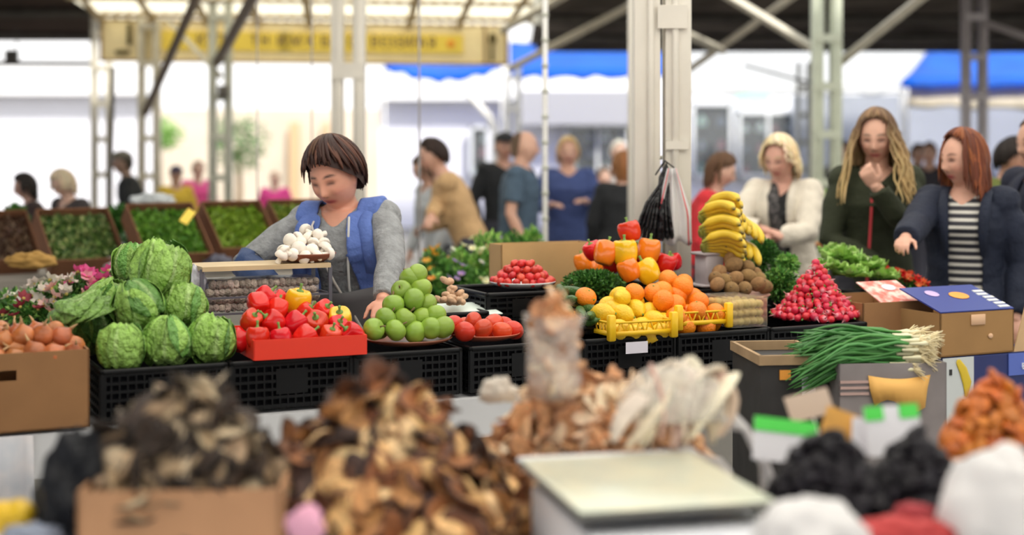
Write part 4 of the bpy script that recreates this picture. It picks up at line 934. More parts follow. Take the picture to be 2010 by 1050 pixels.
# onion box
z1 = Q(90, 690, -0.02)[2]; a1 = sol(176, -0.02); c = S(a1-0.23, 0.16, ZT); ob = openbox('cardboard_box', c, TH, 0.46, 0.36, z1-ZT, 'brown cardboard box full of onions at the left end of the counter', holes=(1,))
son = Stamp(mk_onion())
for i in range(8):
    for j in range(5):
        for k in range(2):
            if k == 1 and (j in (0, 4) or i in (7,)): continue
            x = -0.19+i*0.054+0.01*(j % 2)+0.02*k; y = -0.145+j*0.064; p = np.array(c)+np.array([*(U*x+V2*y), z1-ZT-0.012+k*0.042+rr.uniform(-0.008,0.012)])
            son(p, (rr.uniform(-1,1), rr.uniform(-1,1), rr.uniform(0,6)), rr.uniform(0.85,1.08), 'brown-skinned onion heaped in the cardboard box at the left end', 'onions in the box', 'onion')
# boxes at the right end
lidred = mat('red_print_label', (0.80,0.16,0.12), 0.5, col2=(0.88,0.62,0.55), scale=22); lidblue = mat('blue_print_label', (0.025,0.05,0.27), 0.4)
bb = -0.02
c = Q(1745, 640, 0.16); c[2] = ZC; riserz = ZC
def px_box(x0, x1, yt, yb, b, d, label, m, name='cardboard_box'):
    a0, a1 = sol(x0, b), sol(x1, b); z1 = Q((x0+x1)/2, yt, b)[2]; z0 = Q((x0+x1)/2, yb, b)[2]
    return openbox(name, S((a0+a1)/2, b+d/2, z0), TH, a1-a0, d, z1-z0, label, m=m), a0, a1, z0, z1
box1, a0, a1, z0, z1 = px_box(1694, 1832, 592, 652, 0.06, 0.36, 'brown cardboard box with a red patterned flap, right of the radishes', card_m)
f = empty('x', (0,0,0)); bpy.data.objects.remove(f)
fl = MB().box((0,0,0), (0.20,0.17,0.004)).build('flap', lidred, box1, smooth=False, loc=(0.02,-0.10,z1-z0+0.03)); fl.rotation_euler = (0.42,0,0); fl['label'] = 'red patterned printed flap'
MB().ell((0.02,0.03,0.0035), (0.035,0.025,0.002), 12).build('emblem', mat('pale_grey_print', (0.75,0.72,0.78), 0.5), fl)
crate(a0, 0.06, ZT, a1-a0, 0.34, z0-ZT-0.001, label='black crate under the cardboard box with the red flap')
card2 = mat('olive_cardboard', (0.36,0.20,0.075), 0.85, var=0.1, scale=4)
# upper banana box: trapezoid front with open lid
box2, a0, a1, z0, z1 = px_box(1846, 1990, 612, 696, -0.16, 0.40, 'large brown cardboard box with a blue printed lid at the right end', card2)
wb = a1-a0; hb_ = z1-z0
fl = MB().box((0,0,0), (wb+0.0,0.24,0.005)).build('lid', lidblue, box2, smooth=False, loc=(-0.0,-0.085,hb_+0.04)); fl.rotation_euler = (0.30,0,0); fl['label'] = 'blue printed lid with an orange emblem'
MB().ell((0.03,0.02,0.004), (0.045,0.035,0.003), 14).build('emblem', mat('orange_print', (0.85,0.35,0.05), 0.5), fl)
MB().ell((-0.08,0.05,0.004), (0.03,0.03,0.003), 14).build('emblem', mat('lilac_print', (0.55,0.42,0.75), 0.5), fl)
q = MB()
for k in range(6): q.box((wb/2-0.035+0.006*(k%2), -0.10+k*0.03, 0.004), (0.05,0.016,0.003))
q.build('white_print', mat('white_print', (0.75,0.77,0.75), 0.5), fl, smooth=False)
MB().ell((wb*0.17,-0.203,hb_*0.42), (0.012,0.004,0.010), 12).build('hole_tab', mat('pale_card_tab', (0.75,0.48,0.30), 0.8), box2)
MB().box((0.0,-0.203,hb_*0.82), (0.07,0.004,0.04), bev=0.001).build('torn_patch', MATS['pale_card_tab'], box2)
# side wing in bright cardboard
q = MB(); q.add(np.array([(wb/2,-0.2,0),(wb/2+0.14,-0.2,0.0),(wb/2+0.20,-0.2,hb_*1.15),(wb/2+0.065,-0.2,hb_*1.15)]), [(0,1,2,3)]); q.build('flap', card_in, box2, smooth=False, solid=0.005)
# banana box underneath
z1b = z0-0.003; zb0 = Q(1900, 800, -0.16)[2]
ln = empty('banana_box', S((a0+a1)/2+0.10, 0.04, zb0-0.08), TH, 'printed banana box with a white panel and blue side under the brown box', 'box'); wb2 = wb+0.18; h2 = z1b-zb0+0.08
MB().box((0,0,h2/2), (wb2,0.40,h2), bev=0.004).build('body', mat('navy_print', (0.018,0.03,0.14), 0.5, var=0.1), ln, smooth=False)
zf_ = zb0-0.08
for k in range(3): crate(0, 0, 0, wb2, 0.38, zf_/3-0.002, label='black crate stacked on the floor under the printed banana box, %s' % ('lowest','middle one','upper one')[k], loc=(ln.location[0]-(U*wb2/2)[0]-(V2*0.19)[0], ln.location[1]-(U*wb2/2)[1]-(V2*0.19)[1], k*zf_/3))
MB().box((-wb2/2+0.075,-0.202,h2/2), (0.15,0.004,h2-0.004)).build('white_panel', mat('white_panel_print', (0.62,0.66,0.66), 0.5), ln, smooth=False)
MB().tube([(-wb2/2+0.07,-0.2065,h2-0.015),(-wb2/2+0.095,-0.2065,h2-0.05),(-wb2/2+0.115,-0.2065,h2-0.10),(-wb2/2+0.112,-0.2065,h2-0.15)], [0.012,0.020,0.022,0.008], 10, up=(0,1,0), flat=0.1).build('banana_print', mat('banana_print', (0.72,0.52,0.03), 0.5), ln)
MB().box((-wb2/2+0.115,-0.205,h2-0.172), (0.045,0.004,0.018)).build('black_print', mat('black_print', (0.02,0.02,0.02), 0.5), ln, smooth=False)
MB().box((-wb2/2+0.035,-0.205,h2-0.055), (0.012,0.004,0.022)).build('black_print', MATS['black_print'], ln, smooth=False)
MB().box((wb2/2-0.11,-0.203,h2-0.045), (0.22,0.004,0.085)).build('blue_panel', mat('blue_panel_print', (0.10,0.16,0.55), 0.5), ln, smooth=False)
text('Bananas', 0.035, (wb2/2-0.10,-0.206,h2-0.055), mat('white_lettering', (0.85,0.88,0.95), 0.5), ln)
# wooden crates stacked in front with spring onions on them
wood = mat('weathered_wood', (0.16,0.13,0.11), 0.8, var=0.3, scale=8); woodl = mat('crate_edge_wood', (0.40,0.27,0.15), 0.8, var=0.2, scale=8)
def wcrate(loc, rot, w, d, h, label, m=wood, me=woodl):
    o = empty('wooden_crate', loc, rot, label, 'crate'); n = 3; sh = h/n
    for k in range(n):
        for s_ in (-1,1):
            MB().box((0, s_*d/2, sh*(k+0.5)), (w, 0.010, sh*0.86)).build('slat', me if k == n-1 else m, o, smooth=False); MB().box((s_*w/2, 0, sh*(k+0.5)), (0.010, d, sh*0.86)).build('slat', me if k == n-1 else m, o, smooth=False)
    for sx_ in (-1,1):
        for sy_ in (-1,1): MB().box((sx_*(w/2-0.016), sy_*(d/2-0.016), h/2), (0.024,0.024,h)).build('corner_post', m, o, smooth=False)
    MB().box((0,0,0.006), (w-0.01,d-0.01,0.010)).build('base', m, o, smooth=False); return o
# tall grey carton carrying the spring onions
cA = P(1735, 800, 4.35); ztop = P(1735, 716, 4.35)[2]
gc = mat('grey_carton', (0.28,0.25,0.25), 0.8, var=0.2, scale=5)
cw = (1832-1616)/FP*4.45
ca = openbox('carton', (P(1718,300,4.52)[0], 4.56, 0.0), 0.10, cw, 0.36, ztop, 'tall grey carton in front of the counter carrying the spring onions', m=gc)
MB().box((0,0,ztop-0.05), (cw-0.02,0.34,0.01)).build('inner_shelf', gc, ca, smooth=False)
q = MB(); G = []
for i in range(9):
    t = i/8; G.append([(0.01-0.09+0.20*t, -0.186-0.006*math.sin(t*5), ztop-0.035-0.012*math.sin(t*3)), (0.01-0.085+0.185*t, -0.190-0.012*math.sin(t*4), ztop-0.08), (0.02-0.08+0.16*t, -0.188, ztop-0.13+0.02*math.sin(t*6))])
q.grid(G).build('orange_paper', mat('orange_paper', (0.90,0.50,0.13), 0.6), ca, solid=0.001)['label'] = 'wavy orange paper stuck on the front'
q = MB()
for k in range(3): q.box((-cw/2+0.05, -0.184, ztop-0.055-k*0.018), (0.09,0.004,0.008))
q.build('pink_print', mat('pink_print', (0.55,0.38,0.34), 0.6), ca, smooth=False)
zwt = P(1545, 702, 4.45)[2]
w2 = empty('shelf_crate', (P(1540,300,4.5)[0], 4.60, 0), 0.10, 'dark crate stack with a pale wooden rim left of the grey carton', 'crate')
ww_ = 0.215
MB().box((0,0,zwt/2-0.01), (ww_,0.34,zwt-0.02)).build('body', mat('dark_carton', (0.03,0.028,0.028), 0.7, var=0.3), w2, smooth=False)
q = MB()
for s_ in (-1,1): q.box((s_*(ww_/2), 0, zwt-0.004), (0.012,0.36,0.03)); q.box((0, s_*0.17, zwt-0.004), (ww_+0.01,0.012,0.03))
q.build('rim', woodl, w2, smooth=False)
MB().box((0.045,-0.173,zwt-0.085), (0.042,0.004,0.055)).build('white_tag', mat('white_tag', (0.72,0.75,0.80), 0.6), w2, smooth=False)
MB().box((-0.03,-0.173,zwt-0.05), (0.035,0.004,0.03)).build('orange_print', MATS['orange_print'], w2, smooth=False)
# spring onions
grn = mat('spring_onion', attr=True, rough=0.45)
def mk_sonion(seed):
    r2 = random.Random(seed); b = MB()
    for k in range(3):
        pts = [(0.0,0,0)]; y = r2.uniform(-0.02,0.02); dr = r2.uniform(0.2,1.0)
        for i in range(1, 9):
            t = i/8; pts.append((-0.30*t, y*t*2+0.012*math.sin(t*5+k), 0.02*math.sin(t*3)*(k-1)*0.5-0.11*dr*max(0, t-0.55)**1.3*2.2))
        b.tube(pts, [0.004,0.005,0.0056,0.0058,0.0056,0.0052,0.0044,0.0034,0.0012], 6, col=jit((0.06,0.22,0.045), 0.35, r2))
    o = b.build('spring_onion', grn)
    w_ = MB(); w_.tube([(0.005,0,0),(0.03,0,0),(0.052,0,0),(0.060,0,0)], [0.0045,0.005,0.008,0.006], 8, col=(0.80,0.76,0.52)).build('bulb', grn, o)
    rt = MB()
    for k in range(20):
        a = r2.uniform(0,6.28); s_ = r2.uniform(0.2,1.0); rt.tube([(0.056,0,0),(0.068,0.012*math.cos(a)*s_,0.012*math.sin(a)*s_),(0.078+r2.uniform(0,0.025),0.032*math.cos(a)*s_,0.032*math.sin(a)*s_-0.008)], [0.0022,0.0019,0.0010], 4, col=(0.86,0.74,0.46))
    rt.build('roots', grn, o); return o
sso = [Stamp(mk_sonion(k)) for k in range(5)]
for k in range(75):
    L_ = k//15; x = P(1738, 300, 4.5)[0]+rr.uniform(-0.03,0.03)+0.01*L_; y = 4.50+0.19*((k % 15)/14-0.5)*1.1; z = ztop-0.035+L_*0.020+rr.uniform(0,0.008)+0.03*math.cos(((k % 15)/14-0.5)*2.6)
    sso[k % 5]((x, y, z), (rr.uniform(-1,1), rr.uniform(-0.10,0.02)+0.05, rr.uniform(-0.15,0.15)+0.05), rr.uniform(0.9,1.05), 'spring onion with shaggy pale roots on the grey carton', 'spring onions', 'spring onion')
# ---------------------------------------------------------------- the dried goods stall nearest the camera
ZF = 0.80
o = empty('front_table', (0.05, 2.55, 0), 0.06, 'low white-covered table of dried fruit and mushrooms in front of the aisle', 'table')
MB().box((0,0,ZF-0.02), (3.3,1.15,0.04)).build('worktop', cloth_w, o, smooth=False)
for x in (-1.55,1.55):
    for y in (-0.5,0.5): MB().box((x,y,(ZF-0.04)/2), (0.05,0.05,ZF-0.04)).build('leg', dsteel, o, smooth=False)
dry_m = mat('dried_slice', attr=True, rough=0.65, var=0.22, scale=40, bump=0.6, bscale=70, orand=0.12, sss=0)
def mk_slice(name, seed, r, ca, cb, long=1.0, t=0.0035, curl=1.0):
    r2 = random.Random(seed); n = 18; rings = 4; V = []; C = []; F = []
    ph = [r2.uniform(0,6.28) for _ in range(4)]; k1, k2 = r2.uniform(-1,1)*curl, r2.uniform(-1,1)*curl
    def zf(x, y): return (k1*(x*x)+k2*(y*y))*9*0.9/(r/0.03)*0.9+0.1*r*math.sin(80*x+ph[0])+0.08*r*math.sin(95*y+ph[1])
    for side in (1, -1):
        base = len(V); V.append((0,0,zf(0,0)+side*t*0.5)); C.append(cb if r2.random() < 0.7 else ca)
        for j in range(1, rings+1):
            q = j/rings
            for i in range(n):
                a = 2*math.pi*i/n; rad = r*q*(1+0.16*math.sin(2*a+ph[0])+0.10*math.sin(3*a+ph[1])+0.06*math.sin(5*a+ph[2])); x = rad*math.cos(a)*long; y = rad*math.sin(a)
                V.append((x, y, zf(x, y)+side*t*(0.5 if j < rings else 0.2))); C.append(ca if j == rings else tuple(np.array(cb)*(0.85+0.3*r2.random())))
        for i in range(n): f = (base, base+1+i, base+1+(i+1)%n); F.append(f if side == 1 else f[::-1])
        for j in range(rings-1):
            for i in range(n):
                a = base+1+j*n; b = a+n; f = (a+i, b+i, b+(i+1)%n, a+(i+1)%n); F.append(f if side == 1 else f[::-1])
    m_ = 1+rings*n
    for i in range(n):
        a = 1+(rings-1)*n; F.append((a+i, m_+a+i, m_+a+(i+1)%n, a+(i+1)%n))
    return MB().add(np.array(V), F, np.array(C)).build(name, dry_m)
def mound(name, c, rad, h, m, label, seed, asp=1.0, pw=1.3):
    r2 = random.Random(seed); G = []
    for i in range(25):
        t = i/24; row = []
        for j in range(41):
            a = j/40*2*math.pi; k = 1+0.10*noise.noise(Vector((math.cos(a)*2, math.sin(a)*2, t*3+seed))); rr_ = rad*t*k
            row.append((math.cos(a)*rr_, math.sin(a)*rr_*asp, h*(1-t**pw)+0.012*noise.noise(Vector((rr_*30*math.cos(a), rr_*30*math.sin(a), seed)))*(1-t)))
        G.append(row)
    o = MB().grid(G).build(name, m, loc=tuple(c)); return tag(o, label, 'heap', kind='stuff')
def pile(stamps, c, rad, h, n, label, group, cat, rr, asp=1.0, pw=1.3, wild=0.9, out=0.01, sc=(0.8,1.25), front=True, sel=None, low=0.0):
    k = 0; tries = 0; pts = []
    while k < n and tries < 60000:
        tries += 1; a = rr.uniform(0, 2*math.pi); t = rr.random()**0.55
        if front and math.sin(a) > 0.35 and t > 0.4: continue
        x = math.cos(a)*rad*t; y = math.sin(a)*rad*t*asp; z = h*(1-t**pw)+rr.uniform(-0.004, out)
        if z < low*h: continue
        sl = h*pw*t**(pw-1)/rad
        mind = 0.020 if tries < 30000 else 0.012
        if any((x-p[0])**2+(y-p[1])**2+(z-p[2])**2 < mind*mind for p in pts): continue
        pts.append((x, y, z)); nv = Vector((math.cos(a)*sl, math.sin(a)*sl, 1)).normalized()
        nv = (nv+Vector((rr.gauss(0,1), rr.gauss(0,1), rr.gauss(0,1)))*wild*0.5).normalized()
        q = nv.to_track_quat('Z', 'Y')@Euler((0,0,rr.uniform(0,6.28))).to_quaternion()
        (sel(x/rad, stamps, rr) if sel else rr.choice(stamps))((c[0]+x, c[1]+y, c[2]+z), tuple(q.to_euler()), rr.uniform(*sc), label, group, cat); k += 1
rr = random.Random(23)
# dried mushrooms in a cardboard box, at the left
fbox = openbox('cardboard_box', ((375-CX)/FP*2.6, 2.62, ZF), 0.06, 0.35, 0.30, 0.215, 'brown cardboard box heaped with dried mushrooms at the lower left', m=mat('warm_cardboard', (0.50,0.27,0.14), 0.85, var=0.1, scale=6))
c = np.array([fbox.location[0]-0.012, 2.62, ZF+0.19])
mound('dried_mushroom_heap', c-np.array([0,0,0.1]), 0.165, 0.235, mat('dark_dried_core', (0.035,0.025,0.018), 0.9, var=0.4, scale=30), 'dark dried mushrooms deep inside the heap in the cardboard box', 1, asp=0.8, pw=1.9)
DM = [((0.12,0.075,0.04),(0.66,0.48,0.30)),((0.03,0.02,0.015),(0.07,0.045,0.03)),((0.05,0.035,0.02),(0.74,0.58,0.38)),((0.025,0.018,0.014),(0.045,0.03,0.022)),((0.12,0.08,0.045),(0.42,0.29,0.17)),((0.03,0.02,0.015),(0.055,0.035,0.025))]
sm_ = [Stamp(mk_slice('dried_mushroom', 70+k, 0.034, a, b, long=1.0+0.35*(k % 3), t=0.005)) for k, (a, b) in enumerate(DM)]
pile(sm_, c-np.array([0,0,0.1]), 0.205, 0.26, 150, 'dark and cream dried mushroom slice heaped in the cardboard box', 'dried mushroom slices', 'dried mushroom', rr, asp=0.78, pw=1.9, wild=1.2, out=0.02, low=0.30)
# brown and amber dried fruit in the middle
c = np.array([(745-CX)/FP*2.75, 2.78, ZF])
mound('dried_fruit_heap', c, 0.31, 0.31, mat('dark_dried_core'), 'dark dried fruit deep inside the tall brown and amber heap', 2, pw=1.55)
DF = [((0.34,0.16,0.06),(0.84,0.52,0.22)),((0.03,0.018,0.015),(0.06,0.03,0.022)),((0.06,0.025,0.015),(0.30,0.11,0.035)),((0.03,0.015,0.015),(0.045,0.02,0.022)),((0.36,0.19,0.08),(0.88,0.62,0.32)),((0.05,0.02,0.012),(0.16,0.06,0.025)),((0.14,0.05,0.02),(0.55,0.26,0.09))]
sf_ = [Stamp(mk_slice('dried_fruit_slice', 90+k, 0.031, a, b, long=1.0+0.3*(k % 3), t=0.006)) for k, (a, b) in enumerate(DF)]
pile(sf_, c, 0.33, 0.335, 290, 'amber or dark brown dried fruit slice in the tall middle heap', 'dried fruit slices of the middle heap', 'dried fruit', rr, wild=1.1, out=0.02, pw=1.55, sel=lambda u, s_, r_: s_[r_.choice((0,4,0,4,6))] if r_.random() < 0.42+0.38*u else s_[r_.choice((1,2,3,5,6))])
# pale dried apple slices
c = np.array([(1165-CX)/FP*3.0, 3.05, ZF])
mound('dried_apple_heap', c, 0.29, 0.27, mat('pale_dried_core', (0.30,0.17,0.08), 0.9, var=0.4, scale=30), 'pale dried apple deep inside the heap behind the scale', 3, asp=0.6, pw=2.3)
DA = [((0.66,0.36,0.20),(0.92,0.72,0.50)),((0.48,0.20,0.09),(0.84,0.54,0.30)),((0.6,0.38,0.22),(0.92,0.78,0.56)),((0.28,0.13,0.07),(0.56,0.28,0.13)),((0.6,0.26,0.11),(0.88,0.50,0.26))]
sa_ = [Stamp(mk_slice('dried_apple_slice', 120+k, 0.028, a, b, long=1.0+0.25*(k % 2), t=0.005)) for k, (a, b) in enumerate(DA)]
pile(sa_, c, 0.31, 0.30, 210, 'pale tan dried apple slice in the heap behind the scale', 'dried apple slices', 'dried apple', rr, wild=1.1, out=0.02, low=0.22, asp=0.6, pw=2.3)
film = mat('clear_film', (0.93,0.88,0.84), 0.2, alpha=0.22, bump=1.0, bscale=25, spec=0.8)
# upright bag of slices
cb = P(1086, 690, 2.95); zb = P(1086, 782, 2.95)[2]; zt_ = P(1086, 605, 2.95)[2]
bag = empty('clear_bag', (cb[0], cb[1], zb), 0, 'upright clear bag of dried apple slices standing on the pale heap', 'bag')
prof = []; hh = zt_-zb
MB().lathe([(0.001,0),(0.05,0.004),(0.058,hh*0.2),(0.055,hh*0.5),(0.056,hh*0.72),(0.062,hh*0.86),(0.066,hh*0.93)], 28, wob=lambda p, z: 1+0.06*math.sin(3*p+z*40)+0.04*math.sin(7*p-z*60)).build('film', film, bag, solid=0.0006)
for k in range(46):
    t = (k+0.5)/46; a = k*2.4; r_ = 0.030 if t < 0.93 else 0.01
    sa_[k % 5]((cb[0]+math.cos(a)*r_*(1 if t < 0.85 else 0.6), cb[1]+math.sin(a)*r_-0.006, zb+0.012+t*(hh+0.012)), (rr.uniform(-1.4,1.4), rr.uniform(-1.4,1.4), a), rr.uniform(0.75,1.0), 'dried apple slice packed in the upright clear bag', 'slices in the upright bag', 'dried apple')
# tied bag of pale strips
cs2 = P(1325, 800, 2.92); b3 = empty('clear_bag', (cs2[0], cs2[1], cs2[2]-0.09), 0.2, 'bulging clear bag of pale dried strips right of the upright bag', 'bag')
strip_m = mat('pale_dried_strip', attr=True, rough=0.6, var=0.15, scale=25)
for k in range(20):
    r2 = random.Random(k+5); x0 = -0.085+0.17*(k % 10)/9; lift = 0.03 if k > 9 else 0.0
    pts = []
    for i in range(9):
        t = i/8; e = math.sqrt(max(0.05, 1-(x0/0.115)**2)); pts.append((x0+0.030*math.sin(t*3.6+k*1.7)+0.075*(t-0.5), -0.075+0.10*t*e+0.01*math.sin(k), 0.03+lift*0.5+(0.135*e)*math.sin(math.pi*min(0.62, t*0.62))))
    MB().tube(pts, [0.008,0.016,0.021,0.024,0.024,0.022,0.020,0.014,0.006], 10, flat=0.25, col=jit(r2.choice([(0.78,0.68,0.50),(0.84,0.76,0.60),(0.80,0.70,0.54),(0.60,0.42,0.34)]), 0.15, r2)).build('dried_strip', strip_m, b3)
q = MB(); q.ell((0,0,0), (1,1,1), 30); V = q.v[0]; out = []
for v in V:
    k = 1+0.10*noise.noise(Vector(v)*3); out.append((v[0]*0.118*k, v[1]*0.088*k, max(-0.02, v[2])*0.108*k+0.075))
q.v = [np.array(out)]; q.build('film', mat('milky_clear_film', (0.92,0.88,0.80), 0.2, alpha=0.42, bump=1.0, bscale=20), b3)
q = MB(); q.tube([(0.10,-0.03,0.07),(0.135,-0.045,0.05),(0.17,-0.06,-0.02),(0.18,-0.06,-0.07)], [0.045,0.016,0.022,0.035], 14, flat=0.5); q.build('twisted_neck', mat('milky_film', (0.80,0.78,0.78), 0.3, alpha=0.8, bump=1.0, bscale=30), b3)
crumple((cs2[0]-0.01, cs2[1]+0.03, ZF+0.09), (0.13,0.09,0.10), 'crumpled white plastic bag under the bag of pale strips', mat('white_bag', (0.92,0.91,0.91), 0.35, bump=0.7, bscale=10, transl=0.35), 5)
crumple(P(978, 772, 3.12), (0.045,0.02,0.035), 'pale crumpled paper standing on the left of the pale heap', mat('pale_paper', (0.72,0.66,0.58), 0.8), 8)
# the scale
sp_ = np.array([0.245, 2.61, 1.0]); ysc = 0.235
so_ = empty('weighing_scale', (sp_[0]-0.01, sp_[1], ZF), ysc, 'white electronic scale with a wide pale steel plate and dark edge', 'scale')
body_m = mat('scale_white', (0.88,0.90,0.96), 0.35)
q = MB()
h0 = 0.165
prof = [(-0.30,0.0,0.0),(-0.30,0.0,0.10),(-0.215,0.0,0.165),(0.17,0.0,0.165),(0.17,0.0,0.0)]
V = []
for s_ in (-1,1):
    for y, _, z in prof: V.append((s_*0.165, y, z))
F = [(0,1,2,3,4), (9,8,7,6,5)]+[(i, 5+i, 5+(i+1)%5, (i+1)%5) for i in range(5)]
q.add(np.array(V), F); bo = q.build('body', body_m, so_, smooth=False); bv = bo.modifiers.new('bev','BEVEL'); bv.width = 0.012; bv.segments = 3
MB().box((0,-0.262,0.137), (0.13,0.05,0.004), M=rx(0.66)).build('display', mat('scale_display_blue', (0.20,0.28,0.62), 0.15), so_, smooth=False)
MB().box((0,0,0.180), (0.16,0.2,0.03)).build('plate_support', dsteel, so_, smooth=False)
MB().box((0,0,0.1945), (0.362,0.432,0.009), bev=0.004).build('plate_edge', mat('plate_edge_dark', (0.10,0.10,0.09), 0.4), so_)
MB().box((0,0,0.2015), (0.350,0.415,0.006), bev=0.004).build('plate', mat('pale_steel_plate', (0.78,0.77,0.60), 0.30, col2=(0.66,0.70,0.58), scale=9, metal=0.15), so_)
MB().box((0,0.214,0.201), (0.36,0.018,0.012), bev=0.003).build('plate_back_rim', mat('rim_white', (0.78,0.78,0.80), 0.3), so_)
MB().box((0.195,0.02,0.150), (0.04,0.30,0.03), M=ry(0.3), bev=0.004).build('side_arm', mat('scale_side_grey', (0.34,0.34,0.31), 0.4), so_)
# prunes and apricots
def mk_prune(name, seed, r, m, flat=0.62):
    b = MB(); b.ell((0,0,0), (1,1,1), 16); V = b.v[0]; out = []
    for v in V:
        k = 1+0.28*noise.noise(Vector(v)*2.6+Vector((seed*5.0,0,0)))+0.12*noise.noise(Vector(v)*6+Vector((seed,0,0))); out.append((v[0]*r*1.2*k, v[1]*r*k, v[2]*r*flat*k))
    b.v = [np.array(out)]; return b.build(name, m)
prm = mat('prune_skin', (0.010,0.008,0.013), 0.42, spec=0.3, var=0.4, scale=60, bump=0.8, bscale=110, orand=0.3)
spr = [Stamp(mk_prune('prune', k, 0.0175, prm)) for k in range(3)]
apm = mat('apricot_skin', (0.56,0.15,0.018), 0.4, var=0.3, scale=50, bump=0.6, bscale=90, orand=0.22)
sap = [Stamp(mk_prune('dried_apricot', 10+k, 0.019, apm, 0.42)) for k in range(3)]
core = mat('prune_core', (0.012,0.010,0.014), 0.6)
whb = mat('white_bag')
def sackheap(px, Y, rad, ztop, zb, stamps, n, label, group, cat, hl, seed, asp=0.8, cm=core):
    c = np.array([(px-CX)/FP*Y, Y, zb]); h = ztop-zb
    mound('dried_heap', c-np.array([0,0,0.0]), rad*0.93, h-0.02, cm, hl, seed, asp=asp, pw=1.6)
    pile(stamps, c, rad, h-0.008, n, label, group, cat, rr, asp=asp, pw=1.6, wild=0.8, out=0.012, sc=(0.85,1.2), low=0.04)
    return c, h
c1, h1 = sackheap(1625, 2.58, 0.160, 1.095, 0.86, spr, 120, 'black wrinkled prune in the sack right of the scale', 'prunes right of the scale', 'prune', 'black prunes deep inside the sack right of the scale', 4)
c2, h2 = sackheap(1800, 2.62, 0.150, 1.08, 0.87, spr, 100, 'black wrinkled prune in the sack below the apricots', 'prunes below the apricots', 'prune', 'black prunes deep inside the sack below the apricots', 5)
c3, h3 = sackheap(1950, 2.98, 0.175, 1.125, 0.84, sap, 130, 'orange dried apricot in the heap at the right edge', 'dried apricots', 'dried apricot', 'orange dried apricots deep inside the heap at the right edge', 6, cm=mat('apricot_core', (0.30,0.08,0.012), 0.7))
def sack(c, rad, z0, z1, label, seed, asp=0.85):
    G = []
    for i in range(9):
        t = i/8; row = []
        for j in range(49):
            a = j/48*2*math.pi; k = rad*(0.80+0.28*t)*(1+0.05*math.sin(9*a+seed)+0.05*noise.noise(Vector((math.cos(a)*3, math.sin(a)*3, t*3+seed))))
            zz_ = z0+(z1-z0)*t+0.022*t*noise.noise(Vector((math.cos(a)*2, math.sin(a)*2, seed*2.0)))*2
            row.append((math.cos(a)*k, math.sin(a)*k*asp, zz_))
        G.append(row)
    G.append([(x*1.06, y*1.06, z-0.025) for x, y, z in G[-1]])
    return tag(MB().grid(G).build('sack', whb, loc=(c[0], c[1], 0), solid=0.002), label, 'sack')
sack(c1, 0.165, ZF, 0.885, 'open white plastic sack holding prunes right of the scale', 1)
sack(c2, 0.145, ZF, 0.89, 'open white plastic sack holding prunes below the apricots', 2)
sack(c3, 0.185, ZF, 0.865, 'open white plastic sack holding dried apricots at the right edge', 3)
crumple(P(1590, 1075, 2.28), (0.10,0.08,0.085), 'large crumpled white plastic bag at the bottom, right of the scale', whb, 11, amp=0.2)
crumple(P(1965, 1030, 2.40), (0.12,0.09,0.13), 'tall crumpled white plastic bag at the lower right corner', whb, 12, amp=0.22)
crumple(P(1945, 925, 2.62), (0.05,0.04,0.035), 'small pinkish plastic bag tip under the dried apricots', mat('pinkish_bag', (0.72,0.60,0.55), 0.4, bump=1.0, bscale=18), 13)
MB_c = crumple(P(1795, 1010, 2.42), (0.035,0.03,0.02), 'bit of dark red cloth between the two white bags', mat('dark_red_cloth', (0.40,0.05,0.06), 0.8), 14, name='cloth', cat='cloth')
crumple(P(1768, 1052, 2.36), (0.10,0.05,0.028), 'red cloth edge below the prunes at the bottom', mat('red_cloth', (0.50,0.05,0.05), 0.8), 15, name='cloth', cat='cloth')
def tagcard(px0, px1, py0, py1, Y, m, label, top=None, tilt=0.5, roll=0.0, yaw=0.0):
    a = P(px0, py0, Y); b = P(px1, py1, Y); w = abs(b[0]-a[0]); h = abs(a[2]-b[2])/math.cos(tilt)
    c = (a+b)/2; o = empty('price_tag', c, 0, label, 'price tag'); o.rotation_euler = (-tilt, roll, yaw)
    MB().box((0,0,0), (w,0.003,h)).build('card', m, o, smooth=False)
    if top: 
        for x, ww in top: MB().box((x*w, -0.003, h*0.5-0.014), (ww*w,0.003,0.028)).build('green_strip', mat('lime_strip', (0.10,0.75,0.10), 0.5), o, smooth=False)
    MB().tube([(0,0.003,-h/2-0.22),(0,0.003,h*0.3)], 0.002, 6).build('stick', wsteel, o)
    return o
wc_ = mat('white_card', (0.82,0.81,0.86), 0.6)
tagcard(1478, 1602, 826, 905, 2.86, wc_, 'white price tag with a bright green top edge, right of the scale', top=((0,1.0),), tilt=0.35, roll=0.12)
tagcard(1700, 1808, 798, 890, 2.86, wc_, 'white price tag with two bright green corners, left of the apricots', top=((-0.32,0.34),(0.32,0.34)), tilt=0.3, roll=-0.08)
tagcard(1672, 1706, 822, 890, 2.88, wc_, 'narrow white price tag beside the tan one', tilt=0.3, roll=0.1)
tagcard(1612, 1678, 806, 882, 2.90, mat('tan_orange_card', (0.74,0.38,0.08), 0.6, var=0.15, scale=20), 'tan orange packet standing between the two green-topped price tags', tilt=0.3, roll=0.35)
tagcard(1545, 1632, 772, 818, 3.05, mat('pale_brown_card', (0.55,0.43,0.34), 0.7), 'pale brown card leaning behind the green-topped price tag', tilt=0.5, roll=-0.25)
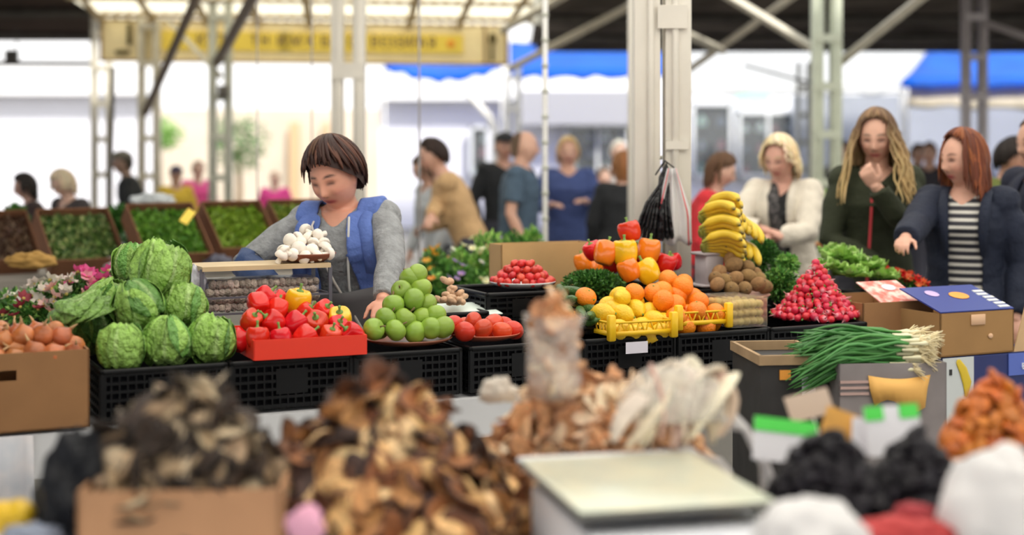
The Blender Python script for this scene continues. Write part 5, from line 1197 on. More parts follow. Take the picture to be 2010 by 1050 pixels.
# left corner: black bag, yellow fruit; pink packet
bb_ = mat('black_bag', (0.008,0.009,0.013), 0.55, bump=1.0, bscale=16, spec=0.25)
crumple(P(165, 985, 2.62), (0.085,0.10,0.13), 'shiny black plastic bag beside the box of dried mushrooms', bb_, 21)
crumple(P(85, 1045, 2.9), (0.05,0.06,0.06), 'small black plastic bag at the lower left corner', bb_, 24)
for px, py, s_, w_ in ((36, 1012, 1.0, 'right one, on top'), (6, 1016, 1.0, 'left one')):
    sl(P(px, py, 2.6), (1.2,0.4,0.5), s_, 'yellow lemon at the lower left corner, %s' % w_, None, 'lemon')
crumple(P(600, 1035, 2.36), (0.032,0.03,0.035), 'bright pink plastic packet beside the mushroom box', mat('pink_packet', (0.85,0.42,0.58), 0.5), 22, name='packet', cat='packet')
crumple(P(60, 1052, 2.5), (0.05,0.04,0.02), 'grey-blue plastic bag at the bottom left', mat('greyblue_bag', (0.28,0.32,0.42), 0.5), 23)
# ---------------------------------------------------------------- hanging bags on the thick post
pc_ = P(1298, 300, 6.05)
hk = empty('bag_hook', (pc_[0], 6.07, zz(312, 6.05)), 0, 'small steel hook on the thick cream post', 'hook')
MB().tube([(0,0.03,0),(0,-0.01,0),(0,-0.025,0.012)], 0.004, 8).build('wire', steel, hk)
blk = mat('black_carrier', (0.012,0.012,0.014), 0.35, bump=1.0, bscale=20)
hb2 = empty('carrier_bags', (pc_[0], 6.02, zz(320, 6.02)), 0, 'bundle of black carrier bags hanging on the thick cream post', 'bags')
for k in range(9):
    r2 = random.Random(k); e = P(1245+k*9, 470-abs(k-4)*2, 6.0); e = e-np.array(hb2.location); e[1] = -0.02-0.005*k
    pts = [(0.02,0,-0.0), (0.01+0.02*math.sin(k),-0.012,-0.06), tuple(e*0.55+np.array([0.0,-0.01,0])), tuple(e)]
    MB().tube(pts, [0.006,0.012,0.022,0.026], 9, flat=0.35).build('black_bag', blk, hb2)
MB().tube([(0.05,-0.01,-0.02),(0.01,-0.02,0.01),(-0.03,-0.02,-0.05)], [0.003,0.006,0.003], 6).build('handle', blk, hb2)
wb_ = mat('white_carrier', (0.85,0.84,0.84), 0.45, bump=0.8, bscale=12, transl=0.25)
hw_ = empty('carrier_bags', (P(1318,300,6.0)[0], 5.99, zz(330, 6.0)), 0, 'white carrier bags with red stripes hanging beside the black ones', 'bags')
G = []
for i in range(12):
    t = i/11; row = []
    for j in range(25):
        u = j/24*2-1; w_ = 0.02+0.055*min(1, t*1.7); row.append((u*w_+0.012*t, -0.012-0.012*math.sin(u*9+2)-0.010*math.cos(u*3.1)*t, -t*0.315+0.01*math.sin(u*6)*t))
    G.append(row)
MB().grid(G).build('white_bag', wb_, hw_, solid=0.002)
G2 = np.array(G)
for j0, j1 in ((2,4),(21,23)): MB().grid(G2[:, j0:j1]+np.array([0,-0.003,0])).build('red_stripe', mat('red_stripe', (0.75,0.12,0.14), 0.5), hw_, solid=0.001)
text('М', 0.05, (0.012,-0.04,-0.2), mat('teal_print', (0.35,0.65,0.60), 0.5), hw_) if False else None
# ---------------------------------------------------------------- flowers and plants behind
far_t = empty('plant_table', (0.05, 7.6, 0), 0.0, 'table of potted flowers behind the seller, right of her', 'table')
tz = 0.70
MB().box((0.0,0,tz-0.02), (1.6,1.0,0.04)).build('worktop', mat('grey_wood', (0.30,0.27,0.23), 0.8), far_t, smooth=False)
for x in (-0.75,0.75):
    for y in (-0.45,0.45): MB().box((x,y,(tz-0.04)/2), (0.05,0.05,tz-0.04)).build('leg', dsteel, far_t, smooth=False)
pots = (0.07, 0.12)
yo = [(0.85,0.45,0.04),(0.80,0.30,0.03)]; vio = [(0.45,0.28,0.62),(0.55,0.40,0.75)]; wy = [(0.85,0.85,0.55),(0.80,0.80,0.70)]
for k, (px, Y, top, rx_, cols, nb_, lb_, ly) in enumerate([(852,7.3,470,0.10,yo,10,'potted plant with orange blossoms right behind the seller\'s elbow',None),(905,7.4,470,0.11,wy,7,'bushy potted plant with pale yellow blossoms below the tan-clad man',1),
        (958,7.3,430,0.12,wy,8,'tall leafy potted plant with yellow-green tips before the man in slate blue',1),(1010,7.5,432,0.11,vio,3,'dark leafy potted plant beside the cardboard box',0),(1042,7.9,425,0.08,wy,2,'light green plant next to the thin white pole',1),
        (905,7.05,500,0.10,vio,5,'low potted plant with violet blossoms near the ginger mound',0),(1118,7.8,475,0.07,vio,7,'violet flowers peeking over the cardboard box',0),(1140,8.05,492,0.05,wy,5,'small white-flowered pot behind the cardboard box',1),(845,7.0,520,0.09,yo,3,'grassy green pot plant below the orange blossoms',0),(940,7.0,520,0.08,wy,2,'grassy tall pot plant left of the cherry tomatoes',0)]):
    z0 = tz; zt_ = zz(top, Y); hh = (zt_-z0-pots[1])
    flowers((P(px,300,Y)[0], Y, z0), (rx_, rx_, max(0.08, hh*0.55)), lb_, 80+k, nb_, cols, 650, pot=(0.055, 0.12, (0.25,0.12,0.07)), ls=0.024, group='potted flowers behind the seller', br=0.022, leafs=(lt+md if ly else md+dk))
# left flowers and plants
lt_t = empty('flower_table', (-1.85, 5.9, 0), 0.2, 'low table of cut flowers behind the cabbages', 'table')
MB().box((0,0,0.80), (1.9,0.8,0.04)).build('worktop', MATS['grey_wood'], lt_t, smooth=False)
for x in (-0.9,0.9):
    for y in (-0.35,0.35): MB().box((x,y,0.39), (0.05,0.05,0.78)).build('leg', dsteel, lt_t, smooth=False)
pk_ = [(0.80,0.12,0.35),(0.85,0.35,0.42),(0.90,0.55,0.50)]; wh = [(0.80,0.76,0.66),(0.70,0.62,0.55)]
for k, (px, Y, top, rx_, cols, nb_, lb_) in enumerate([(95,5.8,540,0.10,wh,26,'pot of creamy white blossoms left of the pink ones'),(140,5.7,532,0.10,wh+pk_[2:],20,'pot of white and pale pink blossoms'),(160,5.75,522,0.09,pk_[:2],24,'pot of bright pink blossoms at the centre left'),
        (222,5.75,512,0.10,pk_,30,'pot of pink and coral blossoms behind the cabbages'),(20,5.9,560,0.13,wh,4,'dark leafy pot plant at the left edge'),(60,5.7,600,0.10,[(0.30,0.03,0.05)],6,'pot plant with dark red leaves above the onions'),(235,6.1,520,0.06,wh,8,'small pale flowers beside the dark cabbage'),(190,5.65,580,0.10,pk_,3,'green leafy pot below the pink blossoms')]):
    hh = zz(top, Y)-0.82-0.10
    flowers((P(px,300,Y)[0], Y, 0.82), (rx_, rx_, max(0.06, hh*0.55)), lb_, 120+k, nb_, cols, 520, pot=(0.05, 0.10, (0.20,0.10,0.06)), ls=0.017, group='flowers behind the cabbages', br=0.030)
# tilted cardboard boxes of greens on the rear stall
rs = empty('rear_stall', (-2.3, 8.45, 0), 0.05, 'rear stall bench carrying the tilted boxes of greens', 'bench')
MB().box((0,0,0.86), (3.9,0.9,0.05)).build('worktop', MATS['grey_wood'], rs, smooth=False)
for x in (-1.9,0,1.9):
    for y in (-0.4,0.4): MB().box((x,y,0.42), (0.06,0.06,0.84)).build('leg', dsteel, rs, smooth=False)
bc = mat('red_brown_cardboard', (0.22,0.095,0.045), 0.85, var=0.15, scale=5)
def greensbox(px, Y, pyb, w, d, label, cols, seed, n=900, yaw=0.62):
    z = P(px, pyb, Y)[2]; o = openbox('cardboard_box', (P(px,300,Y)[0], Y, z), yaw, w, d, 0.13, label, m=bc, rxy=(0.72, 0))
    r2 = random.Random(seed); f = MB()
    for k in range(n):
        x = r2.uniform(-w/2+0.02, w/2-0.02); y = r2.uniform(-d/2+0.02, d/2-0.02); tuft(f, (x,y,0.085), (0.02,0.02,0.02), 1, cols, r2, ls=0.020, asp=0.5)
    f.box((0,0,0.04), (w-0.014,d-0.014,0.075), col=cols[0]); g = f.build('greens', leaf_m, o); g['kind'] = 'stuff'
greensbox(-25, 8.5, 492, 0.50, 0.42, 'tilted cardboard box of dark produce cut by the left edge', [(0.10,0.05,0.03),(0.25,0.16,0.10)], 1)
greensbox(150, 8.2, 490, 0.42, 0.42, 'tilted cardboard box of mixed dark greens below the blond shopper at the left', [(0.05,0.12,0.02),(0.20,0.33,0.08),(0.35,0.40,0.15)], 2)
greensbox(322, 8.2, 480, 0.40, 0.42, 'tilted cardboard box of bright greens behind the topmost cabbage', [(0.08,0.22,0.02),(0.18,0.38,0.04)], 3)
greensbox(462, 8.5, 470, 0.38, 0.40, 'tilted cardboard box of yellow-green salad left of the seller', [(0.18,0.30,0.02),(0.28,0.42,0.04)], 4)
greensbox(590, 8.8, 464, 0.38, 0.40, 'tilted cardboard box of greens half behind the seller', [(0.16,0.26,0.03),(0.28,0.36,0.05)], 5)
o = MB().box((0,0,0), (0.05,0.004,0.10)).build('price_card', mat('yellow_card', (0.90,0.65,0.08), 0.6), smooth=False, loc=tuple(P(368, 425, 8.0)), rot=(-0.7,0.5,0)); tag(o, 'small yellow price card stuck on the bright greens box', 'card')
crumple(P(60, 515, 6.9), (0.12,0.06,0.05), 'crumpled ochre paper sack on the bench at the left', mat('ochre_paper', (0.42,0.24,0.06), 0.8), 31, name='sack', cat='sack')
for k, (px, py, col_, lb_) in enumerate([(285,522,(0.45,0.40,0.40),'grey plastic bag behind the pink blossoms'),(225,524,(0.55,0.50,0.52),'pale plastic bag above the pink blossoms'),(430,518,(0.10,0.10,0.14),'dark bag left of the seller\'s arm')]):
    crumple(P(px, py, 8.12), (0.085,0.05,0.055), lb_, mat('bag_tone_%s' % 'abc'[k], col_, 0.5, bump=1.0, bscale=20), 40+k)
# potted pale green plant in the centre right
pt = empty('plant_stand', (P(1636,300,9)[0], 9.0, 0), 0, 'dark plant stand under the pale green potted plant', 'stand')
zp = zz(482, 9.0)
MB().lathe([(0.001,0),(0.16,0),(0.16,0.02),(0.03,0.04),(0.03,zp-0.03),(0.15,zp-0.02),(0.15,zp),(0.001,zp)], 24).build('column', dsteel, pt)
flowers((P(1636,300,9)[0], 9.0, zp), (0.13,0.12,0.13), 'pale green bushy plant in a dark pot with an orange saucer', 200, 0, yo, 1100, pot=(0.10,0.13,(0.03,0.05,0.03)), ls=0.030, leafs=[(0.55,0.75,0.25),(0.45,0.68,0.18),(0.65,0.82,0.40)])
tag(MB().lathe([(0.001,0),(0.11,0.0),(0.125,0.02),(0.12,0.02),(0.10,0.006),(0.001,0.006)], 24).build('saucer', mat('orange_saucer', (0.85,0.35,0.08), 0.5), loc=(P(1636,300,9)[0], 9.0, zp-0.001)), 'orange saucer under the pale green potted plant', 'saucer')

# greens and clutter behind the tilted boxes
for k, (px, py, r_, lb_, cl) in enumerate([(300,392,0.13,'heap of dark greens behind the bright greens box',dk),(235,400,0.10,'small heap of dark leaves left of the bright greens box',dk),(455,398,0.14,'heap of yellow-green leaves behind the salad box',lt),(410,402,0.08,'little heap of pale leaves below the grey-green post',md),(30,400,0.10,'heap of dark leaves behind the leftmost box',dk)]):
    zt_ = zz(py, 9.3); 
    herb(0,0,0,(r_,0.10,max(0.05,(zt_-0.95)/2)), 700, cl, lb_, 300+k, ls=0.022, stems=12, loc=(P(px,300,9.3)[0], 9.3, 0.95+(zt_-0.95)/2), asp=0.5)
rs2 = empty('back_bench', (P(240,300,9.3)[0], 9.35, 0), 0, 'bench behind the tilted boxes carrying loose greens', 'bench')
MB().box((0,0,0.925), (2.6,0.5,0.05)).build('worktop', MATS['grey_wood'], rs2, smooth=False)
for x in (-1.2,1.2): MB().box((x,0,0.45), (0.06,0.4,0.9)).build('leg', dsteel, rs2, smooth=False)
crumple((P(300,300,9.3)[0], 9.3, zz(392,9.3)), (0.15,0.05,0.045), 'pale plastic wrap lying over the greens behind the bright greens box', mat('pale_wrap', (0.62,0.66,0.68), 0.3, bump=1.0, bscale=14), 61)
# ---------------------------------------------------------------- people
def remesh(mb, name, voxel, smooth=3, fac=0.5):
    me = mb.mesh('tmp'); o = bpy.data.objects.new('tmp', me); COL.objects.link(o)
    r_ = o.modifiers.new('r', 'REMESH'); r_.mode = 'VOXEL'; r_.voxel_size = voxel
    if smooth: s_ = o.modifiers.new('s', 'SMOOTH'); s_.iterations = smooth; s_.factor = fac
    dg = bpy.context.evaluated_depsgraph_get(); dg.update(); e = bpy.data.meshes.new_from_object(o.evaluated_get(dg))
    n = len(e.vertices); V = np.empty(n*3); e.vertices.foreach_get('co', V); V = V.reshape(-1,3)
    Fs = np.empty(len(e.loops), dtype=int); e.loops.foreach_get('vertex_index', Fs)
    st = np.empty(len(e.polygons), dtype=int); e.polygons.foreach_get('loop_start', st); tt = np.empty(len(e.polygons), dtype=int); e.polygons.foreach_get('loop_total', tt)
    F = [tuple(Fs[a:a+b].tolist()) for a, b in zip(st, tt)]
    bpy.data.objects.remove(o); bpy.data.meshes.remove(me); bpy.data.meshes.remove(e)
    return V, F
def mkobj(name, V, F, m, parent, C=None, solid=0):
    b = MB(); b.add(V, F); 
    if C is not None: b.c = [np.asarray(C)]
    return b.build(name, m, parent, solid=solid)
def head_mb(c, M, k=1.0, fem=True, chub=0.0):
    b = MB(); b.ell((0,0,0), (1,1,1), 56)
    def fn(v):
        x, y, z = v[:,0].copy(), v[:,1].copy(), v[:,2].copy()
        fr = np.clip(-y, 0, 1); lo = np.clip(-z, 0, 1)
        X = x*0.074*(1-(0.34-0.2*chub)*lo**1.5*(0.4+0.6*fr)+0.04*chub); Y = y*0.093; Z = z*0.113
        Y = np.where(y > 0, Y*(1-0.35*lo), Y*(1-0.13*lo-0.06*np.clip(z,0,1)))     # nape tucked in, forehead sloped
        flat = np.exp(-(x/0.75)**4)*fr; Y = Y+flat*0.004*np.cos(x*3)
        g = lambda x0, z0, sx_, sz: np.exp(-((X-x0)/sx_)**2-((Z-z0)/sz)**2)*(y < -0.1)
        Y = Y-0.024*g(0,-0.030,0.0115,0.013)-0.012*g(0,-0.012,0.008,0.018)-0.004*g(0,0.010,0.010,0.018)
        for s_ in (-1,1):
            Y = Y+0.011*g(s_*0.030,0.004,0.014,0.010)-0.004*g(s_*0.030,0.022,0.022,0.008)-0.006*g(s_*0.042,-0.030,0.022,0.020)*(1+chub)-0.005*g(s_*0.011,-0.036,0.007,0.007)
        Y = Y-0.006*g(0,-0.060,0.020,0.0055)-0.007*g(0,-0.070,0.017,0.0055)+0.004*g(0,-0.080,0.018,0.005)-0.009*g(0,-0.098,0.020,0.014)
        return np.stack([X,Y,Z],1)*k
    deform(b, fn)
    V = b.v[0]; col = np.tile(SK, (len(V),1)).astype(float)
    b.v = [V@M.T+c]
    for s_ in (-1,1): b.ell(c+M@np.array([s_*0.074*k,0.012*k,-0.008*k]), (0.007*k,0.017*k,0.030*k), 12, M=M@rx(-0.2)@rz(s_*0.35))
    return b
SK = (0.62,0.36,0.25)
def face_paint(V, c, M, k, skin, browc, lip=(0.46,0.09,0.09), blush=0.25, closed=False):
    L = (V-c)@M/k; x, y, z = L[:,0], L[:,1], L[:,2]; C = np.tile(np.array(skin, float), (len(V),1))
    hd = (np.abs(x) < 0.085) & (np.abs(y) < 0.13) & (np.abs(z) < 0.12); fr = hd & (y < -0.045)
    def mixc(w, col): w = np.clip(w,0,1)[:,None]; C[:] = C*(1-w)+np.array(col)*w
    for s_ in (-1,1):
        mixc(fr*blush*np.exp(-((x-s_*0.045)/0.018)**2-((z+0.030)/0.018)**2), (0.72,0.22,0.18))
        mixc(fr*1.1*np.exp(-(np.abs((x-s_*0.031)/0.018))**4-((z-(0.027-abs(1)*0.0)-0.004*np.cos((x-s_*0.031)*80))/0.0042)**2), browc)
        mixc(fr*1.0*np.exp(-(np.abs((x-s_*0.031)/0.0135))**4-((z-0.0035)/(0.0045 if closed else 0.0058))**2), (0.05,0.03,0.025))
        mixc(fr*0.40*np.exp(-((x-s_*0.031)/0.018)**2-((z-0.006)/0.012)**2), (0.30,0.13,0.10))  # eye-socket shade put into the skin colour
        mixc(fr*0.6*np.exp(-((x-s_*0.007)/0.0035)**2-((z+0.042)/0.003)**2), (0.20,0.06,0.05))
    mixc(fr*1.2*np.exp(-(np.abs(x/0.023))**4-((z+0.065)/0.009)**2), lip)
    mixc(fr*0.8*np.exp(-(np.abs(x/0.020))**4-((z+0.0655)/0.0018)**2), (0.22,0.05,0.05))
    return C
def hand(b, W, d, palmn, k=1.0, curl=0.5, spread=0.12, thumb=1):
    """palm and five separate fingers; W wrist, d direction of the palm, palmn palm normal (fingers curl towards it)"""
    d = nrm(d); n_ = nrm(palmn-d*np.dot(palmn, d)); s_ = np.cross(d, n_)*thumb
    pc = W+d*0.045*k; Mx = np.stack([s_, n_, d], 1)
    b.ell(pc, (0.039*k, 0.0145*k, 0.050*k), 14, M=Mx); b.ell(W+d*0.072*k, (0.040*k,0.012*k,0.020*k), 12, M=Mx)
    for i, (o_, L_) in enumerate(zip((0.029,0.010,-0.010,-0.028), (0.070,0.078,0.072,0.056))):
        base = W+d*0.080*k+s_*o_*k; dd = nrm(d+s_*o_*spread*20*0.3); pts = [base-dd*0.015*k, base]; p = base; ang = 0.0
        for j, f in enumerate((0.42,0.32,0.26)):
            ang += curl*(0.9 if j else 0.6)*(1+0.12*i); v = dd*math.cos(ang)+n_*math.sin(ang); p = p+v*L_*f*k; pts.append(p)
        b.tube(pts, [0.0088*k,0.0090*k,0.0083*k,0.0076*k,0.0062*k], 8)
    base = W+d*0.025*k+s_*0.028*k; v1 = nrm(d*0.7+s_*0.75+n_*0.25); v2 = nrm(d*0.9+s_*0.25+n_*0.45)
    b.tube([base, base+v1*0.032*k, base+v1*0.032*k+v2*0.028*k, base+v1*0.032*k+v2*0.050*k], [0.014*k,0.0115*k,0.0098*k,0.0075*k], 8)
def ik(Sh, T, l1, l2, hint):
    v = T-Sh; d = np.linalg.norm(v); d2 = min(d, (l1+l2)*0.995); u = v/d; T = Sh+u*d2
    a = (l1*l1-l2*l2+d2*d2)/(2*d2); h = math.sqrt(max(0, l1*l1-a*a)); w = nrm(hint-u*np.dot(hint,u)); return Sh+u*a+w*h, T
def locks(name, c, M, k, hs, parent, seed):
    """strands laid over the skull from a crown point; hs: style values"""
    r2 = random.Random(seed); b = MB(); col = hs['col']; vol = hs.get('vol', 0.012)
    rx_, ry_, rz_ = (0.076+vol)*k, (0.095+vol)*k, (0.115+vol)*k
    cr = hs.get('crown', (0.0, 0.25, 1.0)); C0 = nrm(cr); e1 = nrm(np.cross(C0, [1,0,0])); e2 = np.cross(C0, e1)     # e1 points forward or back
    if e1[1] > 0: e1 = -e1; e2 = -e2
    # inner cap follows the skull without covering the face
    G = []
    for i in range(11):
        row = []
        for j in range(33):
            ph = j/32*2*math.pi; tm = hs['th'](ph); t = tm*i/10
            d = C0*math.cos(t)+(e1*math.cos(ph)+e2*math.sin(ph))*math.sin(t)
            row.append(c+M@(d*np.array([rx_,ry_,rz_])*0.955+np.array([0,0.006*k,0.002*k])))
        G.append(row)
    b.grid(G, col=tuple(x*0.75 for x in col))
    down = np.array([0,0,-1.0])
    for i in range(hs.get('n', 130)):
        ph = r2.uniform(0, 2*math.pi); tm = hs['th'](ph)*r2.uniform(hs.get('rag',0.88),1.06); t0 = r2.uniform(0, 0.35)*tm; pts = []; sw = r2.uniform(-0.25,0.25)+hs.get('sweep', 0)
        lift = r2.uniform(0.97,1.05)
        for j in range(8):
            t = t0+(tm-t0)*j/7; p2 = ph+sw*(j/7)
            d = C0*math.cos(t)+(e1*math.cos(p2)+e2*math.sin(p2))*math.sin(t); pts.append(c+M@(d*np.array([rx_,ry_,rz_])*lift+np.array([0,0.006*k,0.002*k])))
        L_ = hs.get('hang', lambda p: 0)(ph)*r2.uniform(0.85,1.1)*k
        if L_ > 0.01:
            out = nrm((pts[-1]-c)*np.array([1,1,0])); v = nrm(pts[-1]-pts[-2]); p = pts[-1].copy(); wv = hs.get('wave', 0.0); n_ = 9
            ph2 = r2.uniform(0,6); fl = hs.get('flare', 0.2); fw = hs.get('fwd', 0.0)
            for j in range(n_):
                v = nrm(v*0.55+(down+out*fl*(1-j/n_)+np.array([0,fw,0]))*0.45); p = p+v*L_/n_; tw = np.cross(out, down)
                pts.append(p+tw*wv*math.sin(j*1.3+ph2)*0.012+out*wv*math.cos(j*1.1+ph2)*0.010)
        kk = len(pts); w = hs.get('w', 0.0075)*k*r2.uniform(0.7,1.3); rad = [w*(0.5+0.5*math.sin(math.pi*min(1, 0.15+0.85*j/(kk-1)))) for j in range(kk)]; rad[-1] = w*0.25
        cc = jit(hs.get('col2', col) if r2.random() < hs.get('mix', 0.3) else col, 0.22, r2); tp = jit(hs.get('tip', cc), 0.1, r2); b.tube(pts, rad, 6, col=np.array([np.array(cc)*(1-q_)+np.array(tp)*q_ for q_ in np.clip((np.arange(kk)-7)/7.0,0,1)]), flat=0.6)
    return b.build(name, mat('hair_strands', attr=True, rough=0.5, spec=0.3), parent)
def th_short(front=0.95, side=1.75, back=2.15):
    return lambda p: (front+(side-front)*min(1, (1-math.cos(p))*0.85) if math.cos(p) > 0 else side+(back-side)*(-math.cos(p)))
def person(px, Y, H, yaw, label, lean=0.0, hp=0.0, hy=0.0, hr=0.0, aL=None, aR=None, top=(0.2,0.3,0.5), legs=(0.05,0.05,0.07), hair=None, skin=(0.62,0.36,0.25), wide=1.0, fem=True, sleeve='long', voxel=0.007,
           jacket=None, vest=None, topm=None, hat=None, group=None, closed=False, curlL=0.5, curlR=0.5, seed=0, cat='person', X=None, skirt=False, neck_col=None, side=0.0, palmR=None, palmL=None, extra=None, eyes=False, hs=1.0, neck=0.0):
    k = H/1.70; x0 = (px-CX)/FP*Y if X is None else X
    o = empty('person', (x0, Y, 0), yaw, label, cat, group)
    Yaw = rz(yaw)
    loc = lambda w: Yaw.T@(np.asarray(w, float)-np.array([x0, Y, 0]))
    pel = np.array([0,0,0.93*k]); ax = nrm(np.array([math.sin(side), -math.sin(lean), math.cos(lean)])); fr = nrm(np.cross(ax, [1,0,0])); fr = fr if fr[1] < 0 else -fr; lat = nrm(np.cross(fr, ax)); lat = lat if lat[0] > 0 else -lat
    pel = pel+np.array([0, 0.35*math.sin(lean)*k*0.5, 0])
    TL = 0.50*k; nb = pel+ax*TL
    Mh = rz(hy)@rx(hp)@ry(hr)
    na = nrm(ax*0.8+np.array([0,0,0.5])); hc = nb+na*0.105*k+fr*0.02*k+np.array([0,0,0.012*k-neck])+Mh@np.array([0,-0.012*k,0.035*k]); hk_ = k*hs*(0.985 if fem else 1.03)
    sw = (0.165 if fem else 0.19)*k*wide**0.5
    prof = [(-0.20,0.150,0.100),(-0.08,0.178,0.118),(0.05,0.172,0.115),(0.25,0.145,0.105),(0.5,0.148,0.108),(0.70,0.160,0.118),(0.85,0.163,0.100),(0.94,0.125,0.078),(1.0,0.078,0.062)]
    if not fem: prof = [(-0.20,0.140,0.10),(-0.08,0.162,0.112),(0.05,0.160,0.112),(0.25,0.155,0.110),(0.5,0.165,0.115),(0.70,0.180,0.120),(0.85,0.180,0.102),(0.94,0.135,0.080),(1.0,0.080,0.065)]
    def torso(b, inf, t0=-0.2, t1=1.0, hem=None):
        for s_ in (-1,1): b.tube([nb+lat*s_*0.02*k-ax*0.01*k, nb+lat*s_*0.075*k-ax*0.035*k, pel+ax*TL*0.92+lat*s_*sw*0.92], [0.042*k*wide**0.5+inf*0.6, 0.042*k*wide**0.5+inf*0.8, 0.045*k*wide**0.5+inf], 14)
        pts = []; rad = []
        for t, a, c_ in prof:
            if t < t0-1e-6 or t > t1+1e-6: continue
            f_ = 0.018*k*math.exp(-((t-0.68)/0.14)**2) if fem else 0.0
            pts.append(pel+ax*TL*t+fr*(f_*0.8)); rad.append((a*k*wide+inf, c_*k*wide+inf+f_))
        if hem is not None: pts.insert(0, pel+ax*TL*hem[0]); rad.insert(0, (hem[1]*k*wide+inf, hem[2]*k*wide+inf))
        b.tube(pts, np.array(rad), 28, up=lat, round_=False)
    T1 = {}
    for s_, a_, nm_ in ((-1, aR, 'R'), (1, aL, 'L')):
        sh = pel+ax*TL*0.90+lat*s_*sw
        if a_ is None: tg = sh+np.array([s_*0.06*k, -0.06*k, -0.50*k])+fr*0.02; hint = np.array([s_*0.4, 0.6, -0.2])
        else: tg = loc(a_[0]); hint = Yaw.T@np.array(a_[1], float)
        el, wr_ = ik(sh, tg, 0.285*k, 0.250*k, hint); T1[nm_] = (sh, el, wr_)
    b = MB(); torso(b, 0); b.tube([nb-ax*0.05*k, nb+na*0.02*k, hc-np.array([0,0,0.05*k])+Mh@np.array([0,0.022,0])], [0.066*k*wide**0.4,0.056*k*wide**0.4,0.052*k*wide**0.3], 16)
    hm_ = head_mb(hc, Mh, hk_, fem, chub=max(0, wide-1)*3); b.add(hm_.v[0], hm_.f[:len(hm_.f)]) if False else None
    for vv in [hm_]:
        off = b.n; b.v += vv.v; b.c += vv.c; b.f += [tuple(i+off for i in f) for f in vv.f]; b.n += vv.n
    for s_, nm_, cu, pn in ((-1,'R',curlR,palmR), (1,'L',curlL,palmL)):
        sh, el, wr_ = T1[nm_]; w2_ = wide**0.6
        b.ell(sh-lat*s_*0.01, (0.058*k*w2_,)*3, 14); b.tube([sh-lat*s_*0.03*k+ax*0.01, sh+(el-sh)*0.35, el, el+(wr_-el)*0.3, wr_, wr_+nrm(wr_-el)*0.02*k], [0.050*k*w2_,0.046*k*w2_,0.036*k*w2_,0.038*k*w2_,0.026*k,0.026*k], 14)
        pn_ = np.array([0,0,-1.0])-0.0*fr if pn is None else Yaw.T@np.array(pn, float)
        if abs(np.dot(nrm(pn_), nrm(wr_-el))) > 0.92: pn_ = -lat*s_
        hand(b, wr_+nrm(wr_-el)*0.005, wr_-el, pn_, k*(0.92 if fem else 1.0), cu, thumb=-s_)
    for s_ in (-1,1):
        hip = pel+np.array([s_*0.088*k,0,-0.03*k]); kn = np.array([s_*0.095*k,-0.02*k,0.49*k]); an = np.array([s_*0.10*k,0.03*k,0.085*k])
        b.tube([hip, hip+(kn-hip)*0.4, kn, kn+(an-kn)*0.3, an], [0.092*k*wide,0.080*k*wide,0.054*k,0.055*k,0.036*k], 14); b.tube([an+np.array([0,0.02*k,-0.03*k]), an+np.array([0.0,-0.06*k,-0.05*k]), an+np.array([s_*0.01,-0.15*k,-0.06*k])], [0.036*k,0.036*k,0.026*k], 10)
    V, F = remesh(b, 'body', voxel, 2, 0.45)
    browc = tuple(x*0.6 for x in hair['col']) if hair else (0.1,0.07,0.05)
    C = face_paint(V, hc, Mh, hk_, skin, browc, closed=closed)
    sk = mat('skin', attr=True, rough=0.48, var=0.05, scale=20, sss=0.12)
    mkobj('body', V, F, sk, o, C)
    if eyes:
        for s_ in (-1,1):
            ep = hc+Mh@(np.array([s_*0.031,-0.0845,0.002])*hk_); e = MB(); e.ell((0,0,0), (0.0115*hk_,0.010*hk_,0.007*hk_), 14, M=Mh, col=(0.75,0.70,0.66)); eo = e.build('eye', mat('eye_white', attr=True, rough=0.2), o, loc=tuple(ep))
            e = MB(); e.ell((0,0,0), (0.005*hk_,0.002,0.005*hk_), 10, M=Mh, col=(0.07,0.05,0.04)); e.build('iris', MATS['eye_white'], eo, loc=tuple(Mh@np.array([0,-0.0095,-0.001])*hk_))
    # clothes
    def wrinkle(V, amp, seed2, f=9):
        out = np.empty_like(V)
        for i, v in enumerate(V):
            n_ = noise.noise(Vector((v[0]*f+seed2, v[1]*f, v[2]*f*1.6))); n2 = noise.noise(Vector((v[0]*f*2.3, v[1]*f*2.3+seed2, v[2]*f*2.7)))
            c_ = pel+ax*max(0, min(TL, np.dot(v-pel, ax))); d = v-c_; d = d-ax*np.dot(d, ax); out[i] = v+nrm(d)*amp*(n_+0.5*n2)
        return out
    def garment(inf, sl, hem, t1=1.0, name='shirt', m=None, amp=0.007, cutf=None, solid=0, cuff=1.0, seed2=0):
        g = MB(); torso(g, inf, -0.08, t1, hem=hem)
        if sl:
            for s_, nm_ in ((-1,'R'),(1,'L')):
                sh, el, wr_ = T1[nm_]; w2_ = wide**0.6; q = sl
                g.ell(sh-lat*s_*0.012, (0.058*k*w2_+inf,)*3, 14)
                if q == 'long': pts = [sh-lat*s_*0.03*k, sh+(el-sh)*0.4, el, el+(wr_-el)*0.4, el+(wr_-el)*0.97]; rad = [0.052*k*w2_+inf,0.049*k*w2_+inf,0.041*k*w2_+inf,0.040*k*w2_+inf,0.030*k+inf*cuff]
                else: pts = [sh-lat*s_*0.03*k, sh+(el-sh)*0.3, sh+(el-sh)*0.72]; rad = [0.052*k*w2_+inf,0.051*k*w2_+inf,0.050*k*w2_+inf*1.4]
                g.tube(pts, rad, 16, round_=False)
        V, F = remesh(g, name, max(voxel, 0.008), 3, 0.5); V = wrinkle(V, amp*k, seed+seed2)
